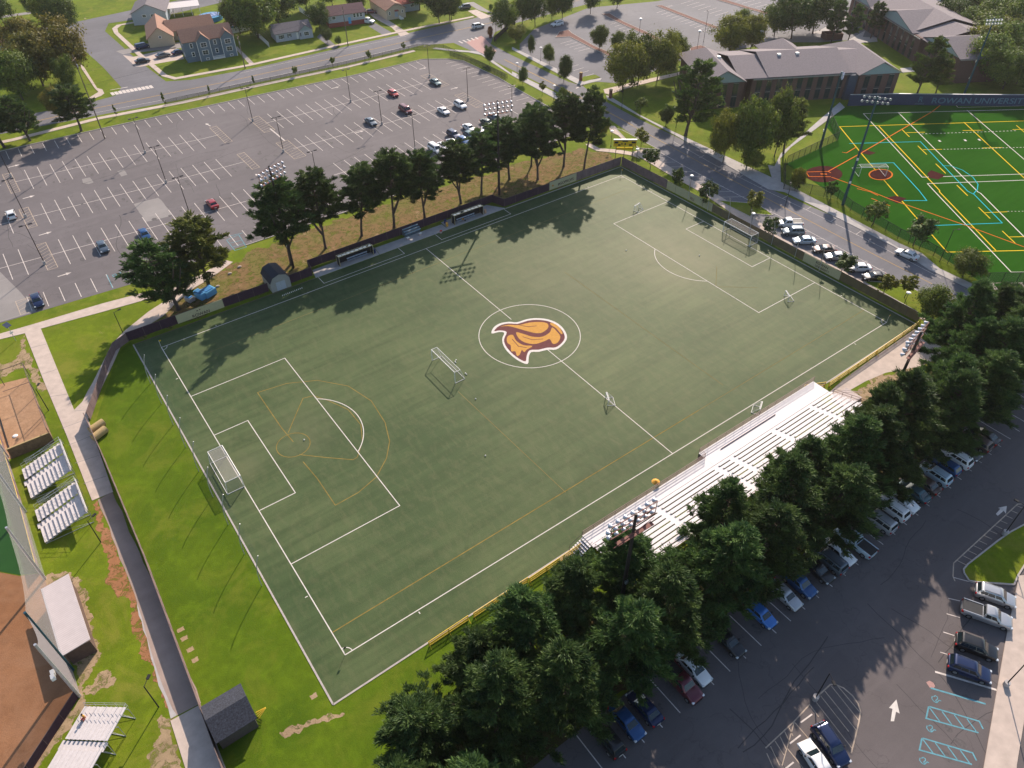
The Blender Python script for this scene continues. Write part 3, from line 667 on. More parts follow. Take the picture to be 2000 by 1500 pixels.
# asphalt bays of the two lots across the campus road
lot2 = flat('parking_lot', T(2, (60, 345), (170, 230), (600, 60), (1130, 10), (1500, -60), (3600, -220), (4300, 200), (2400, 330), (2050, 330), (1560, 430), (1420, 430), (1100, 560), (820, 650), (690, 640), (520, 640), (60, 420)), .011, M_ROAD)
def lot2marks():
    m = MB()
    def comb(a, b, n, dx, dy, z=.0165):
        for i in range(n):
            t = i / (n - 1); x = a[0] + (b[0] - a[0]) * t; y = a[1] + (b[1] - a[1]) * t
            m.strip(T(2, (x, y), (x + dx, y + dy)), .13, z)
    comb((380, 340), (520, 400), 5, 90, -24); comb((440, 530), (560, 600), 4, 80, -25); comb((770, 190), (1030, 330), 9, 95, -26); comb((950, 290), (1010, 330), 3, 80, -25)
    comb((1130, 100), (1500, 245), 11, 95, -30); comb((1170, 60), (1180, 65), 1 + 1, 80, -20); comb((1320, 30), (1900, 230), 14, 100, -30); comb((1640, -20), (2000, 90), 8, 100, -25)
    comb((700, 480), (760, 510), 3, 80, -26)
    struct('stall_marking', m, M_WHITE2, lot2)
lot2marks()
for p in (T(2, (340, 295), (370, 250), (440, 235), (470, 262), (640, 360), (830, 440), (840, 470), (780, 450), (640, 385), (450, 288)), T(2, (700, 110), (760, 105), (870, 170), (1050, 250), (1250, 350), (1200, 350), (1000, 255), (850, 185)),
          T(2, (1125, 45), (1170, 42), (1480, 165), (1620, 215), (1580, 225), (1400, 155), (1160, 60)), T(2, (1600, 0), (1640, -10), (1860, 60), (2010, 100), (1990, 115), (1800, 60)), T(2, (1390, 375), (1470, 355), (1515, 370), (1490, 395), (1400, 425))):
    slab('mulch_bed', p, 0, .12, M_MULCH); kerb('kerb', p + [p[0]], .18, .15)
slab('grass_island', T(2, (530, 630), (560, 600), (650, 585), (690, 605), (560, 640)), 0, .1, M_GRASS)
slab('sidewalk', T(2, (520, 640), (700, 612), (690, 630), (530, 668)), 0, .08, M_CONC2)
slab('sidewalk', T(2, (715, 700), (900, 655), (1330, 560), (1330, 580), (900, 690), (760, 740), (725, 730)), 0, .08, M_CONC)
flat('road', T(3, (-80, 330), (0, 230), (120, 180), (300, 200), (440, 120), (520, 60), (620, -60), (900, -120), (900, 20), (760, 40), (700, 100), (560, 170), (440, 240), (330, 250), (100, 350)), .0105, M_ROAD)
# driveways of the houses
for p, mm in ((T(0, (905, 400), (1000, 380), (1400, 330), (1420, 375), (1010, 415), (960, 425)), M_PATCH), (T(0, (1040, 445), (1370, 370), (1420, 420), (1440, 460), (1090, 522), (1060, 520), (960, 430)), M_CONC), (T(1, (475, 290), (500, 265), (560, 300), (640, 370), (600, 385)), M_ROAD),
              (T(1, (880, 205), (930, 180), (1080, 265), (1010, 285)), M_ROAD), (T(1, (880, 100), (960, 110), (1200, 265), (1130, 285), (1060, 215), (920, 140)), M_CONC), (T(1, (1655, 85), (1720, 75), (1840, 130), (1760, 150)), M_CONC), (T(1, (1640, 20), (1700, 15), (1860, 110), (1740, 80)), M_PATCH),
              (T(0, (1850, 360), (1875, 385), (1990, 500), (1960, 515), (1840, 380)), M_CONC), (T(0, (-10, 125), (280, 85), (300, 100), (20, 140)), M_PATCH)):
    flat('driveway', p, .0145, mm)
# --- lower right car park
lot3 = flat('parking_lot', [(-66, -59.6), (-30, -59.3), (46, -59.0), (70, -58.6), (86, -62), (86, -150), (-66, -150)], .010, M_DARK)
slab('sidewalk', T(15, (2400, -20), (1960, 0), (1860, 470), (1790, 870), (1680, 1510), (1600, 2000), (1900, 2000), (1940, 1480), (2020, 1000), (2200, 400)), 0, .14, M_CONC)
pt = T(11, (2150, 1020), (1890, 1160), (1790, 1230), (1560, 1410), (1525, 1450), (1530, 1480), (1570, 1540), (1630, 1550), (1920, 1570), (1950, 1500), (2000, 1420), (2200, 1100))
slab('grass_island', pt, 0, .12, M_GRASS); kerb('kerb', pt + [pt[0]], .2, .16)
def lot3marks():
    m = MB(); c = MB(); b = MB(); y = MB()
    x = -38.5
    while x < 60: m.strip([(x, -59.6), (x, -64.6)], .11, .0150); x += 2.75
    for a, q in (((1370, 438), (1470, 470)), ((1345, 595), (1400, 612)), ((1395, 295), (1500, 325)), ((1410, 175), (1500, 195)), ((1450, 12), (1640, 62))): m.strip(T(15, a, q), .11, .0152)
    m.strip(T(15, (1305, 748), (1785, 890)), .24, .0158)
    b.strip(T(15, (1270, 875), (1700, 1000)), .2, .0152)
    for oy, ox in ((0, 0), (247, -52)):
        f = lambda *p: T(15, *[(q[0] + ox, q[1] + oy) for q in p])
        b.strip(f((1260, 1020), (1650, 1135), (1680, 1195)), .16, .0152); b.strip(f((1255, 1020), (1235, 1112), (1645, 1225)), .16, .0160)
        for i in range(4): b.strip(f((1262 + i * 97, 1030 + i * 28), (1340 + i * 95, 1135 + i * 26)), .13, .0168)
    for cx, cy in ((1315, 965), (1275, 1195), (1220, 1447)):
        f = lambda *p: T(15, *[(q[0] + cx, q[1] + cy) for q in p])
        b.strip(f((-22, -22), (-8, -30), (8, -20), (10, -6), (-5, 8), (5, 22), (22, 6), (38, 12)), .10, .0152); b.strip(f((-32, -26), (-36, -8), (-20, 14), (-2, 24), (8, 22)), .10, .0160)
    def arr(cx, cy, px, s, mb):
        pass
    for P0 in (T(15, (958, 1135), (985, 1135), (1000, 1060), (1028, 1075), (1003, 965), (945, 1030), (972, 1038)),):
        mm = MB(); mm.v = [(p[0], p[1], .0155) for p in P0]; mm.f = [(0, 1, 2, 6), (3, 4, 5), ]; mm.f = [(6, 0, 1, 2), (2, 3, 4), (6, 2, 4), (5, 6, 4)]; struct('arrow_marking', mm, M_WHITE, lot3)
    P0 = T(11, (1780, 1015), (1795, 1030), (1842, 990), (1858, 1015), (1865, 953), (1797, 968), (1815, 975)); mm = MB(); mm.v = [(p[0], p[1], .0155) for p in P0]; mm.f = [(6, 0, 1, 2), (2, 3, 4), (6, 2, 4), (5, 6, 4)]; struct('arrow_marking', mm, M_WHITE2, lot3)
    # cream hatching round the lamp and along the kerb
    c.strip(T(15, (360, 965), (485, 850), (520, 845), (590, 875), (660, 935), (705, 1000), (722, 1060), (710, 1140), (650, 1385)), .15, .0150)
    for a, q in (((375, 985), (655, 1345)), ((445, 900), (690, 1205)), ((495, 860), (710, 1130)), ((545, 860), (718, 1065)), ((410, 935), (630, 1215))): c.strip(T(15, a, q), .10, .0162)
    c.strip(T(15, (-20, 1345), (205, 1135), (325, 1005), (395, 1100)), .13, .0150)
    for a, q in (((205, 1140), (110, 1480)), ((210, 1145), (330, 1285)), ((145, 1340), (290, 1520)), ((165, 1185), (195, 1250)), ((130, 1215), (165, 1290)), ((95, 1255), (140, 1350)), ((55, 1290), (125, 1400)), ((20, 1330), (90, 1480)), ((-10, 1385), (50, 1520))): c.strip(T(15, a, q), .10, .0162)
    for a, q in (((255, 1145), (345, 1080)), ((170, 1310), (255, 1243)), ((100, 1535), (200, 1455))): m.strip(T(15, a, q), .16, .0175)
    c.strip(T(11, (1985, 938), (1950, 938), (1840, 1040), (1450, 1400), (1445, 1500), (1460, 1540)), .14, .0150)
    for i in range(12):
        t = i / 11; c.strip(T(11, (1940 - 470 * t, 950 + 425 * t), (1990 - 440 * t, 970 + 445 * t)), .10, .0162)
    struct('stall_marking', m, M_WHITE2, lot3); struct('hatch_marking', c, M_WORN, lot3); struct('accessible_marking', b, M_BLUEP, lot3)
    for P, z in ((T(15, (1235, 830), (1262, 818), (1292, 835), (1305, 860), (1290, 882), (1262, 870)), .013),): flat('asphalt_patch', P, z, M_BRICKPAVE, lot3)
lot3marks()
seams(lot3, .0118, 40, (-30, 30, -95, -64), M_SEAL, 9)
stains(lot3, .0125, [(-37 + 2.75 * k + rd_.uniform(-.3, .3), -62 + rd_.uniform(-1, 1)) for k in range(34)] + [G(1500 + x / 4, 1125 + y / 4) for x, y in ((1450, 1060), (1400, 1180), (1500, 1300), (1380, 1400), (1560, 960))], M_OIL, 5)
# --- left side: concrete walk, asphalt path, bare clay and infield
slab('path', Q((-260, 718), (0, 652), (70, 632), (200, 593), (330, 559), (345, 562), (345, 568), (330, 573), (205, 608), (80, 642), (49, 651), (0, 663), (-260, 740)), 0, .052, M_CONC)
walk = slab('path', Q((48, 649), (79, 640), (124, 750), (145, 801), (161, 785), (171, 765), (181, 748), (219, 672), (243, 647), (290, 609), (332, 582), (350, 570), (368, 548), (395, 535), (440, 508), (455, 512), (410, 545), (380, 562), (345, 590), (322, 615), (275, 645), (247, 662), (238, 672), (219, 715), (202, 750), (172, 818), (221, 961), (180, 978), (130, 850), (88, 750)), 0, .056, M_CONC)
j = MB()
for a, q in (((80, 732), (111, 722)), ((121, 837), (170, 819)), ((147, 905), (193, 890)), ((146, 803), (171, 801)), ((60, 680), (92, 672)), ((164, 945), (208, 930)), ((134, 870), (182, 850)), ((99, 775), (133, 770))): j.strip(Q(a, q), .09, .0585)
struct('joint', j, M_PATCH, walk)
flat('path', rag(Q((191, 976), (221, 961), (262, 1058), (300, 1140), (330, 1210), (360, 1290), (393, 1373), (348, 1396), (335, 1385), (310, 1320), (285, 1230), (262, 1160), (235, 1090), (212, 1030)), 2, .12, 9), .014, M_WET)
slab('path', Q((333, 1408), (388, 1378), (402, 1400), (445, 1510), (480, 1600), (385, 1600), (362, 1500)), 0, .05, M_CONC)
soft('clay_ground', Q((182, 985), (191, 976), (213, 1035), (237, 1095), (250, 1125), (268, 1165), (290, 1210), (300, 1260), (325, 1330), (345, 1390), (333, 1405), (322, 1380), (305, 1330), (290, 1290), (268, 1240), (255, 1200), (243, 1165), (220, 1150), (208, 1100), (195, 1040)), .009, M_CLAY, .4, 11)
flat('concrete_ground', rag(Q((262, 1158), (270, 1165), (292, 1225), (318, 1290), (345, 1375), (347, 1396), (335, 1402), (312, 1340), (295, 1285), (280, 1230)), 1.2, .15, 12), .0125, M_CONC2)
soft('bare_ground', Q((49, 655), (58, 690), (80, 745), (92, 760), (80, 765), (62, 745), (55, 720), (30, 722), (0, 740), (-60, 740), (-40, 715), (10, 712), (35, 700), (40, 680)), .007, M_DIRT, .5, 13)
soft('bare_ground', Q((80, 1125), (100, 1120), (140, 1120), (160, 1135), (172, 1190), (190, 1250), (200, 1275), (175, 1305), (162, 1350), (180, 1385), (150, 1400), (100, 1470), (60, 1510), (70, 1440), (155, 1365), (150, 1330), (142, 1300), (100, 1200), (80, 1150)), .008, M_DIRT, .5, 14)
soft('bare_ground', Q((165, 1340), (215, 1310), (225, 1325), (180, 1360), (165, 1360)), .0092, M_DIRT, .5, 15)
soft('bare_ground', Q((315, 1395), (335, 1405), (360, 1505), (300, 1510), (290, 1480), (310, 1440)), .008, M_DIRT, .5, 16)
soft('bare_ground', Q((547, 1430), (600, 1407), (672, 1393), (668, 1399), (600, 1420), (550, 1438)), .009, M_DIRT, .25, 17)
for k, (x, y) in enumerate(((353, 1230), (360, 1247), (371, 1269), (381, 1289), (613, 1360))):
    c = G(x, y); flat('bare_ground', rag([(c[0] - .4, c[1] - .3), (c[0] + .4, c[1] - .3), (c[0] + .4, c[1] + .3), (c[0] - .4, c[1] + .3)], .2, .05, 20 + k), .0096, M_DIRT)
flat('clay_infield', Q((-700, 1080), (0, 1118), (38, 1125), (80, 1120), (88, 1130), (142, 1310), (155, 1361), (60, 1510), (-40, 1700), (-700, 1700)), .0105, M_CLAY)
flat('outfield_grass', Q((-300, 800), (0, 850), (14, 895), (55, 1037), (80, 1118), (38, 1123), (0, 1116), (-400, 1090)), .0085, M_GOLF)
flat('sand_pit', Q((-60, 772), (0, 750), (54, 737), (105, 860), (25, 895), (-40, 915)), .012, M_SANDPIT)
# ================================================================ TREES
def leaf_mesh(name, P, Nrm, size, tint, rs, aspect=1.0, wv=.55, U=None):
    """P centres (n,3), Nrm normals, one quad leaf-tuft each"""
    n = len(P); a = rs.normal(size=(n, 3)); u = np.cross(Nrm, a) if U is None else U; u = u / (np.linalg.norm(u, axis=1)[:, None] + 1e-9)
    v = np.cross(Nrm, u); v /= np.linalg.norm(v, axis=1)[:, None] + 1e-9; s = (size * rs.uniform(.6, 1.25, n))[:, None]
    bend = Nrm * s * .25
    V = np.empty((n, 4, 3)); V[:, 0] = P - u * s * aspect - bend; V[:, 1] = P - v * s * wv; V[:, 2] = P + u * s * aspect - bend; V[:, 3] = P + v * s * wv
    me = bpy.data.meshes.new(name); me.vertices.add(4 * n); me.vertices.foreach_set('co', V.reshape(-1))
    me.loops.add(4 * n); me.loops.foreach_set('vertex_index', np.arange(4 * n, dtype=np.int32))
    me.polygons.add(n); me.polygons.foreach_set('loop_start', np.arange(0, 4 * n, 4, dtype=np.int32)); me.polygons.foreach_set('loop_total', np.full(n, 4, dtype=np.int32))
    me.update(); at = me.attributes.new('tint', 'FLOAT', 'FACE'); at.data.foreach_set('value', tint.astype(np.float32)); me.validate(); return me
def trunk_mb(rs, H, r, lean, forks, top=.85, crook=.25):
    mb = MB(); limbs = []
    p = Vector((0, 0, 0)); d = Vector((lean[0], lean[1], 1)).normalized(); k = 7; seg = H * top / k; path = [p.copy()]
    for i in range(k):
        d = (d + Vector((rs.uniform(-crook, crook) * .4, rs.uniform(-crook, crook) * .4, .1))).normalized(); p = p + d * seg; path.append(p.copy())
    mb.tube((0, 0, -.2), path[0] + (path[1] - path[0]) * .12, r * 1.5, r * 1.05, 8)
    for i in range(k): mb.tube(path[i], path[i + 1], r * (1 - i / k * .8), r * (1 - (i + 1) / k * .8), 8)
    return mb, path
def pine(seed, H=16, Rr=5.0, h0=.42, n_b=64, size=.42, dens=1.0, forked=False, near=False, sparse=0.0):
    rs = np.random.RandomState(seed)
    mb, path = trunk_mb(rs, H, .30 if not near else .34, (rs.uniform(-.06, .06), rs.uniform(-.06, .06)), 0)
    def axis(h):
        t = np.clip(h / (H * .85) * 7, 0, 6.999); i = int(t); f = t - i; a = path[i] + (path[i + 1] - path[i]) * f; return a
    if forked:
        for q in range(2 if seed % 2 else 3):
            a0 = rs.uniform(0, 6.28); s0 = axis(H * rs.uniform(.16, .3)); pr = s0
            for i in range(5):
                nx = pr + Vector((math.cos(a0) * (1.0 - i * .12), math.sin(a0) * (1.0 - i * .12), H * .11)); mb.tube(pr, nx, .19 - i * .025, .17 - i * .025, 6); pr = nx
    P, Nn, Tn, Un = [], [], [], []
    for b in range(n_b):
        f = (b + .5) / n_b; h = H * (h0 + (1 - h0) * f ** .9) * .985
        rel = min(.97, max(0.0, (h / H - h0) / (1 - h0)))
        prof = (1 - rel ** 2.1) ** .62 * (0.62 + .38 * min(1, rel * 4 + .2)) if not near else (1 - rel ** 1.25) ** .82 * (.80 + .2 * min(1, rel * 4))
        L = Rr * prof * rs.uniform(.62, 1.12) + .25; az = b * 2.399 + rs.uniform(-.5, .5)
        if sparse and rs.rand() < sparse: continue
        st = axis(max(.2, h - L * .22)); up = rs.uniform(.0, .22)
        end = Vector((st[0] + math.cos(az) * L, st[1] + math.sin(az) * L, h + L * (up - .08)))
        mb.tube(st, end, .075, .02, 4, False)
        nc = max(2, int(L / .72)); bt = rs.uniform(.25, .95)
        for c in range(nc):
            g = .30 + .70 * (c + 1) / nc; spread = .35 * L * g * .5
            cx = np.array([st[0] + (end[0] - st[0]) * g, st[1] + (end[1] - st[1]) * g, st[2] + (end[2] - st[2]) * g])
            cx[:2] += rs.uniform(-spread, spread, 2) * .8; cx[2] += rs.uniform(-.1, .3)
            rad = rs.uniform(.40, .80); m = int((84 if not near else 150) * dens * rad ** 2 / .42)
            q = rs.normal(size=(m, 3)) * .52; sp = rs.randint(0, 5, m); dirs = rs.normal(size=(5, 3)); dirs[:, 2] = np.abs(dirs[:, 2]) * .8; dirs /= np.linalg.norm(dirs, axis=1)[:, None]; q = q * .55 + dirs[sp] * (rs.uniform(0, 1.25, m))[:, None]
            pts = q * np.array([rad, rad, rad * .52]) + cx
            out = q * .6 + np.array([0, 0, .55]) + rs.normal(size=(m, 3)) * .85; out /= np.linalg.norm(out, axis=1)[:, None]
            br_ = np.array([math.cos(az), math.sin(az), .35]); ul = q * .8 + br_ * .9 + rs.normal(size=(m, 3)) * .45; Un.append(ul)
            P.append(pts); Nn.append(out); Tn.append(np.clip(bt * .6 + rs.uniform(-.12, .3) + rs.normal(size=m) * .14, 0, 1))
    me = leaf_mesh('crown', np.vstack(P), np.vstack(Nn), size, np.concatenate(Tn), rs, 1.0, .19 if near else .24, np.vstack(Un))
    tm = bpy.data.meshes.new('trunk'); tm.from_pydata(mb.v, [], mb.f); tm.update(); return tm, me, H
def broad(seed, H=9, Rr=4.0, base=.25, n_c=90, size=.36, per=62, sz=.5, lean=0, conic=False, tr=.18, holes=.18):
    rs = np.random.RandomState(seed); mb, path = trunk_mb(rs, H, tr, (0, 0), 0, .6)
    zc = H * (base + (1 - base) * .5); rz = H * (1 - base) * .5
    P, Nn, Tn = [], [], []
    lobes = [(rs.uniform(-.35, .35), rs.uniform(-.35, .35), rs.uniform(-.3, .5), rs.uniform(.45, .72)) for _ in range(7)]
    for c in range(n_c):
        lo = lobes[c % 7]; q = rs.normal(size=3); q /= np.linalg.norm(q); q *= rs.uniform(.45, 1) ** .4 * lo[3]
        k = np.array([lo[0] + q[0], lo[1] + q[1], lo[2] * .8 + q[2]]) * 1.25; k[2] = max(-1.0, min(1.0, k[2]))
        if conic: k[:2] *= (1.15 - .55 * (k[2] + 1))
        if rs.rand() < holes: continue
        ctr = np.array([k[0] * Rr, k[1] * Rr, zc + k[2] * rz]); ctr[2] = max(ctr[2], H * base * .9)
        if c % 4 == 0: mb.tube(path[min(7, 2 + c % 5)], Vector(ctr) * 1.0, .06 * tr / .18, .015, 4, False)
        rad = rs.uniform(.16, .30) * Rr; q = rs.normal(size=(per, 3)) * .62
        pts = q * np.array([rad, rad, rad * .75]) + ctr
        out = q * .8 + k / (np.linalg.norm(k) + .1) * .6 + np.array([0, 0, .35]) + rs.normal(size=(per, 3)) * .8; out /= np.linalg.norm(out, axis=1)[:, None]
        P.append(pts); Nn.append(out); Tn.append(np.clip(rs.uniform(.15, .85) + rs.normal(size=per) * .15, 0, 1))
    me = leaf_mesh('crown', np.vstack(P), np.vstack(Nn), size, np.concatenate(Tn), rs, .9)
    tm = bpy.data.meshes.new('trunk'); tm.from_pydata(mb.v, [], mb.f); tm.update(); return tm, me, H
VAR = {
    'far': [pine(11, 16, 5.4, .38, 84, .36, 1.0, True), pine(12, 16, 5.4, .42, 78, .36, 1.0, True), pine(13, 16, 5.0, .38, 76, .36, 1.0, False, sparse=.08), pine(14, 16, 5.6, .43, 84, .36, 1.0, True)],
    'near': [pine(21, 17, 6.1, .20, 84, .30, 1.25, near=True), pine(22, 17, 6.3, .22, 84, .30, 1.2, near=True), pine(23, 17, 5.8, .18, 84, .30, 1.3, near=True), pine(24, 17, 6.2, .24, 84, .30, 1.25, near=True)],
    'loose': [pine(31, 12, 4.6, .32, 52, .36, .95, sparse=.12), pine(32, 12, 4.5, .26, 56, .36, .95, True, sparse=.15)],
    'broad': [broad(41, 10, 4.6, .13, 150, .27, 100), broad(42, 10, 4.8, .17, 140, .27, 100), broad(43, 10, 4.5, .12, 155, .27, 100)],
    'small': [broad(51, 5, 1.5, .32, 46, .22, 40, tr=.07), broad(52, 5, 1.4, .35, 40, .22, 40, tr=.07), broad(53, 5, 1.6, .3, 44, .22, 44, tr=.07)],
    'slim': [broad(61, 5, .95, .18, 40, .2, 34, conic=True, tr=.05), broad(62, 5, 1.0, .2, 36, .2, 34, conic=True, tr=.05)],
}
FARM = VAR
tree_rs = random.Random(5)
def tree(kind, xy, H, label, cat='tree', group=None, mat=None, name=None, wide=1.0, bark=None, v=None, rz=None):
    lst = VAR[kind]; tm, cm, H0 = lst[(v if v is not None else tree_rs.randrange(len(lst))) % len(lst)]
    if not tm.materials: tm.materials.append(M_BARK); cm.materials.append(L_PINE)
    if kind == 'broad': wide *= 1.15
    s = H / H0; root = empty(name or {'far': 'pine_tree', 'near': 'pine_tree', 'loose': 'pine_tree', 'broad': 'broadleaf_tree', 'small': 'young_tree', 'slim': 'sapling'}[kind], (xy[0], xy[1], 0), tree_rs.uniform(0, 6.28) if rz is None else rz, label, cat, group, (s * wide, s * wide, s))
    for nm, me, mt in (('trunk', tm, bark or M_BARK), ('crown', cm, mat or {'far': L_PINE, 'near': L_PINEN, 'loose': L_PINEY}.get(kind, L_OAK))):
        o = bpy.data.objects.new(nm, me); COL.objects.link(o); o.parent = root; o.material_slots[0].link = 'OBJECT'; o.material_slots[0].material = mt
    return root
# row beyond the far touchline, left to right
FR = [(-25.1, 47.5, 18.6, 1.08), (-16.9, 48.7, 17.4, .92), (-8.5, 48.6, 16.4, .90), (-1.1, 47.6, 17.8, 1.0), (6.3, 47.0, 15.4, .92), (16.4, 47.8, 14.6, .95), (22.5, 48.4, 14.6, .9), (32.2, 50.7, 14.2, 1.0), (37.6, 46.6, 17.3, .95), (46.8, 48.1, 17.6, .92), (49.4, 43.5, 19.6, .86)]
for i, (x, y, h, wd) in enumerate(FR):
    tree('far', (x, y), h, ORD[i] + ' tall dark pine from the left in the row behind the team shelters', 'pine', 'pines in the row beyond the far touchline', wide=wd * 16 / h * 1.03, v=i)
tree('far', (28.3, 49.6), 13.6, 'shorter pine squeezed into the far row just left of the tall light pole', 'pine', 'pines in the row beyond the far touchline', wide=.95, v=2)
tree('far', (40.5, 53), 15.5, 'pine standing a little behind the right half of the far row', 'pine', 'pines in the row beyond the far touchline', wide=.85, v=0)
tree('loose', (-48.7, 45.5), 14.8, 'broad pine beside the two blue containers at the left walkway', 'pine', wide=1.02, mat=L_PINE, v=1)
tree('loose', (-41.7, 48.5), 15.6, 'open layered pine between the blue containers and the car park', 'pine', wide=.98, mat=L_PINEY, v=0)
tree('slim', Q((387, 549))[0], 4.5, 'small conifer between the two big pines by the left walkway', 'tree', mat=L_PINE)
for i, (b, v, wd) in enumerate((((9, 288), 190, 1.25), ((59, 275), 188, 1.1), ((159, 256), 168, 1.15))):
    c = G(*b); tree('loose', c, HT(c[0], c[1], v), 'dark pine at the top left corner of the car park, ' + ('leftmost of three', 'middle of three', 'nearest the tall wooden pole')[i], 'pine', 'pines at the left end of the roadside strip', L_PINE, wide=wd, v=i)
# near side mass of pines between the grandstand and the lower car park
NR = [(-62.5, -60.5, 12, 1.0), (-58.5, -56.0, 12.5, .95), (-52.5, -59.5, 13.5, .95), (-52, -51.5, 13, .98), (-45.5, -55.5, 15.5, 1.0), (-44.5, -49.2, 11, .85), (-38.5, -56.8, 16, 1.0), (-37.5, -50.8, 14, .98), (-31, -55.5, 16.5, 1.0), (-30.5, -49.8, 12.5, .9),
      (-24, -57, 16.5, 1.0), (-23.2, -51.8, 14.3, .95), (-16.5, -55.8, 17, 1.0), (-10, -57, 16.5, 1.0), (-9.8, -52.2, 15.5, .85), (-3.2, -55.6, 17, 1.0), (3.5, -57, 16, 1.0), (4.2, -52.6, 14.6, .8), (10.4, -55.4, 17, 1.0), (17.2, -56.8, 16.5, 1.0), (21.5, -53.3, 16.8, .8),
      (24.4, -55.6, 17, 1.0), (30.8, -57.2, 16.5, 1.0), (35.5, -54.6, 16.5, .85), (38.5, -56.4, 17, 1.0), (43, -53.4, 16.5, .85), (46, -55.6, 17.5, 1.05), (50, -49.2, 17, .95), (53.5, -54.5, 17.5, 1.05), (58, -49.6, 15.5, .95), (62, -54.2, 16, 1.0), (67, -50, 14.5, .9)]
for i, (x, y, h, wd) in enumerate(NR):
    if y < -53.2: y -= 1.0
    side = 'on the grandstand side' if y > -53.2 else 'on the parked car side'
    k = sum(1 for q in NR[:i] if (q[1] > -53.2) == (y > -53.2))
    tree('near', (x, y), h, '%s pine from the lower left %s of the dense near belt' % (ORD[k], side), 'pine', 'pines in the dense belt behind the grandstand', wide=wd * 17 / h * 1.04 * (h / 17) ** .5, v=i * 7 % 4)
# saplings along the main road strip
SP = [((228, 228), 205, 'slim'), ((323, 207), 181, 'slim'), ((411, 187), 167, 'slim'), ((497, 168), 148, 'slim'), ((578, 149), 129, 'small'), ((651, 133), 112, 'small'), ((721, 118), 99, 'small'), ((789, 102), 83, 'small')]
for i, (b, v, k) in enumerate(SP):
    c = G(*b); h = HT(c[0], c[1], v); tree(k, c, h, ORD[i] + ' sapling from the left on the strip between main road and big car park', 'sapling', 'saplings along the roadside strip', L_OAK if i != 3 else L_OAKD, wide=.95)
def tb(kind, base, top, wd, label, cat='tree', mat=None, group=None, v=None, name=None):
    c = G(*base); h = max(1.2, HT(c[0], c[1], top)); return tree(kind, c, h, label, cat, group, mat, name, wd, v=v)
g1 = 'street trees along the campus road'
tb('broad', (956, 126), 92, .52, 'dark round tree at the upper right corner of the big car park fence', mat=L_OAKD, group=g1)
tb('broad', (1037, 108), 66, .34, 'narrow dark tree nearest the red paved crossing on the campus walk', mat=L_OAKD, group=g1)
tb('broad', (1073, 126), 86, .55, 'bright green young tree beside the white globe lamp on the campus walk', mat=L_OAK, group=g1)
tb('broad', (1101, 160), 108, .50, 'dark young tree by the tall black lamp near the car park entrance', mat=L_OAKD, group=g1)
tb('broad', (1021, 165), 130, .46, 'dark young tree on the lawn left of the campus road', mat=L_OAKD, group=g1)
tb('small', (1059, 186), 160, 1.0, 'thin yellow sapling on the lawn left of the campus road', 'sapling', L_YEL, g1)
tb('broad', (1098, 205), 168, .42, 'feathery young tree beside the walk behind the right end of the pine row', mat=L_OAK, group=g1)
tb('broad', (1175, 268), 232, .62, 'yellow green tree just left of the scoreboard', mat=L_YEL, group=g1)
tb('small', (1252, 288), 252, 1.25, 'yellowish tree right of the scoreboard at the road edge', mat=L_YEL, group=g1)
tb('small', (1269, 334), 292, 1.4, 'dense dark young tree at the first angled bay below the scoreboard', mat=L_OAKD, group=g1)
tb('small', (1320, 372), 330, .9, 'thin young tree on the fence walk beside the empty angled bays', mat=L_OAKD, group=g1)
tb('small', (1378, 402), 356, 1.15, 'young tree on the fence walk where the empty bays end', mat=L_OAKD, group=g1)
tb('small', (1465, 416), 375, 1.35, 'round yellow green tree on the small triangular grass island', mat=L_YEL, group=g1)
tb('small', (1500, 462), 426, 1.3, 'dark young tree beside the white pickup at the bays', mat=L_OAKD, group=g1)
tb('small', (1642, 534), 498, 1.6, 'dark leafy tree overhanging the silver cars in the bays', mat=L_OAKD, group=g1)
tb('small', (1722, 583), 540, 1.35, 'round lime green tree nearest the dark sedan on the long grass island', mat=L_YEL, group=g1)
tb('small', (1766, 582), 541, 1.25, 'round lime green tree at the kerb edge of the long grass island', mat=L_YEL, group=g1)
tb('broad', (1818, 630), 562, .72, 'largest dense green tree on the long grass island', mat=L_OAK, group=g1)
tb('small', (1868, 632), 597, 1.3, 'small yellow green tree at the lower end of the grass island', mat=L_YEL, group=g1)
tb('small', (1618, 398), 356, .9, 'thin tree behind the second turf fence nearest the big soccer goal', mat=L_OAKD, group=g1)
tb('small', (1702, 442), 394, 1.25, 'upright tree on the grass verge by the second turf fence', mat=L_OAK, group=g1)
tb('small', (1783, 480), 425, 1.45, 'spiky branched tree on the verge above the white sedan', mat=L_OAKD, group=g1)
tb('broad', (1880, 540), 487, .95, 'broad low bushy tree by the lower corner of the second turf', mat=L_OAK, group=g1)
# lawn trees in front of the long brick dormitory
tb('loose', (1339, 264), 122, .92, 'tall dark pine on the lawn left of the brick dormitory', 'pine', L_OAKD, v=1)
tb('broad', (1458, 324), 184, .50, 'large spreading green tree on the dormitory lawn', mat=L_OAK)
tb('broad', (1512, 306), 168, .42, 'large light green tree beside the diagonal campus path', mat=L_OAK)
tb('loose', (1530, 300), 190, .80, 'open crowned pine leaning over the diagonal path', 'pine', L_PINEY, v=0)
tb('broad', (1412, 318), 222, .50, 'light green tree at the left flank of the large spreading tree', mat=L_YEL)
tb('broad', (1300, 246), 206, .62, 'small dark tree on the shaded lawn beside the tall black lamp', mat=L_OAKD)
tb('small', (1250, 222), 190, 1.3, 'young bright green tree on the lawn near the car park walk', mat=L_OAK)
tb('broad', (1398, 292), 244, .60, 'dark tree at the pavement left of the large spreading tree', mat=L_OAKD)
tb('broad', (1470, 332), 292, .9, 'bushy yellow green shrub under the large trees by the pavement', 'shrub', L_YEL)
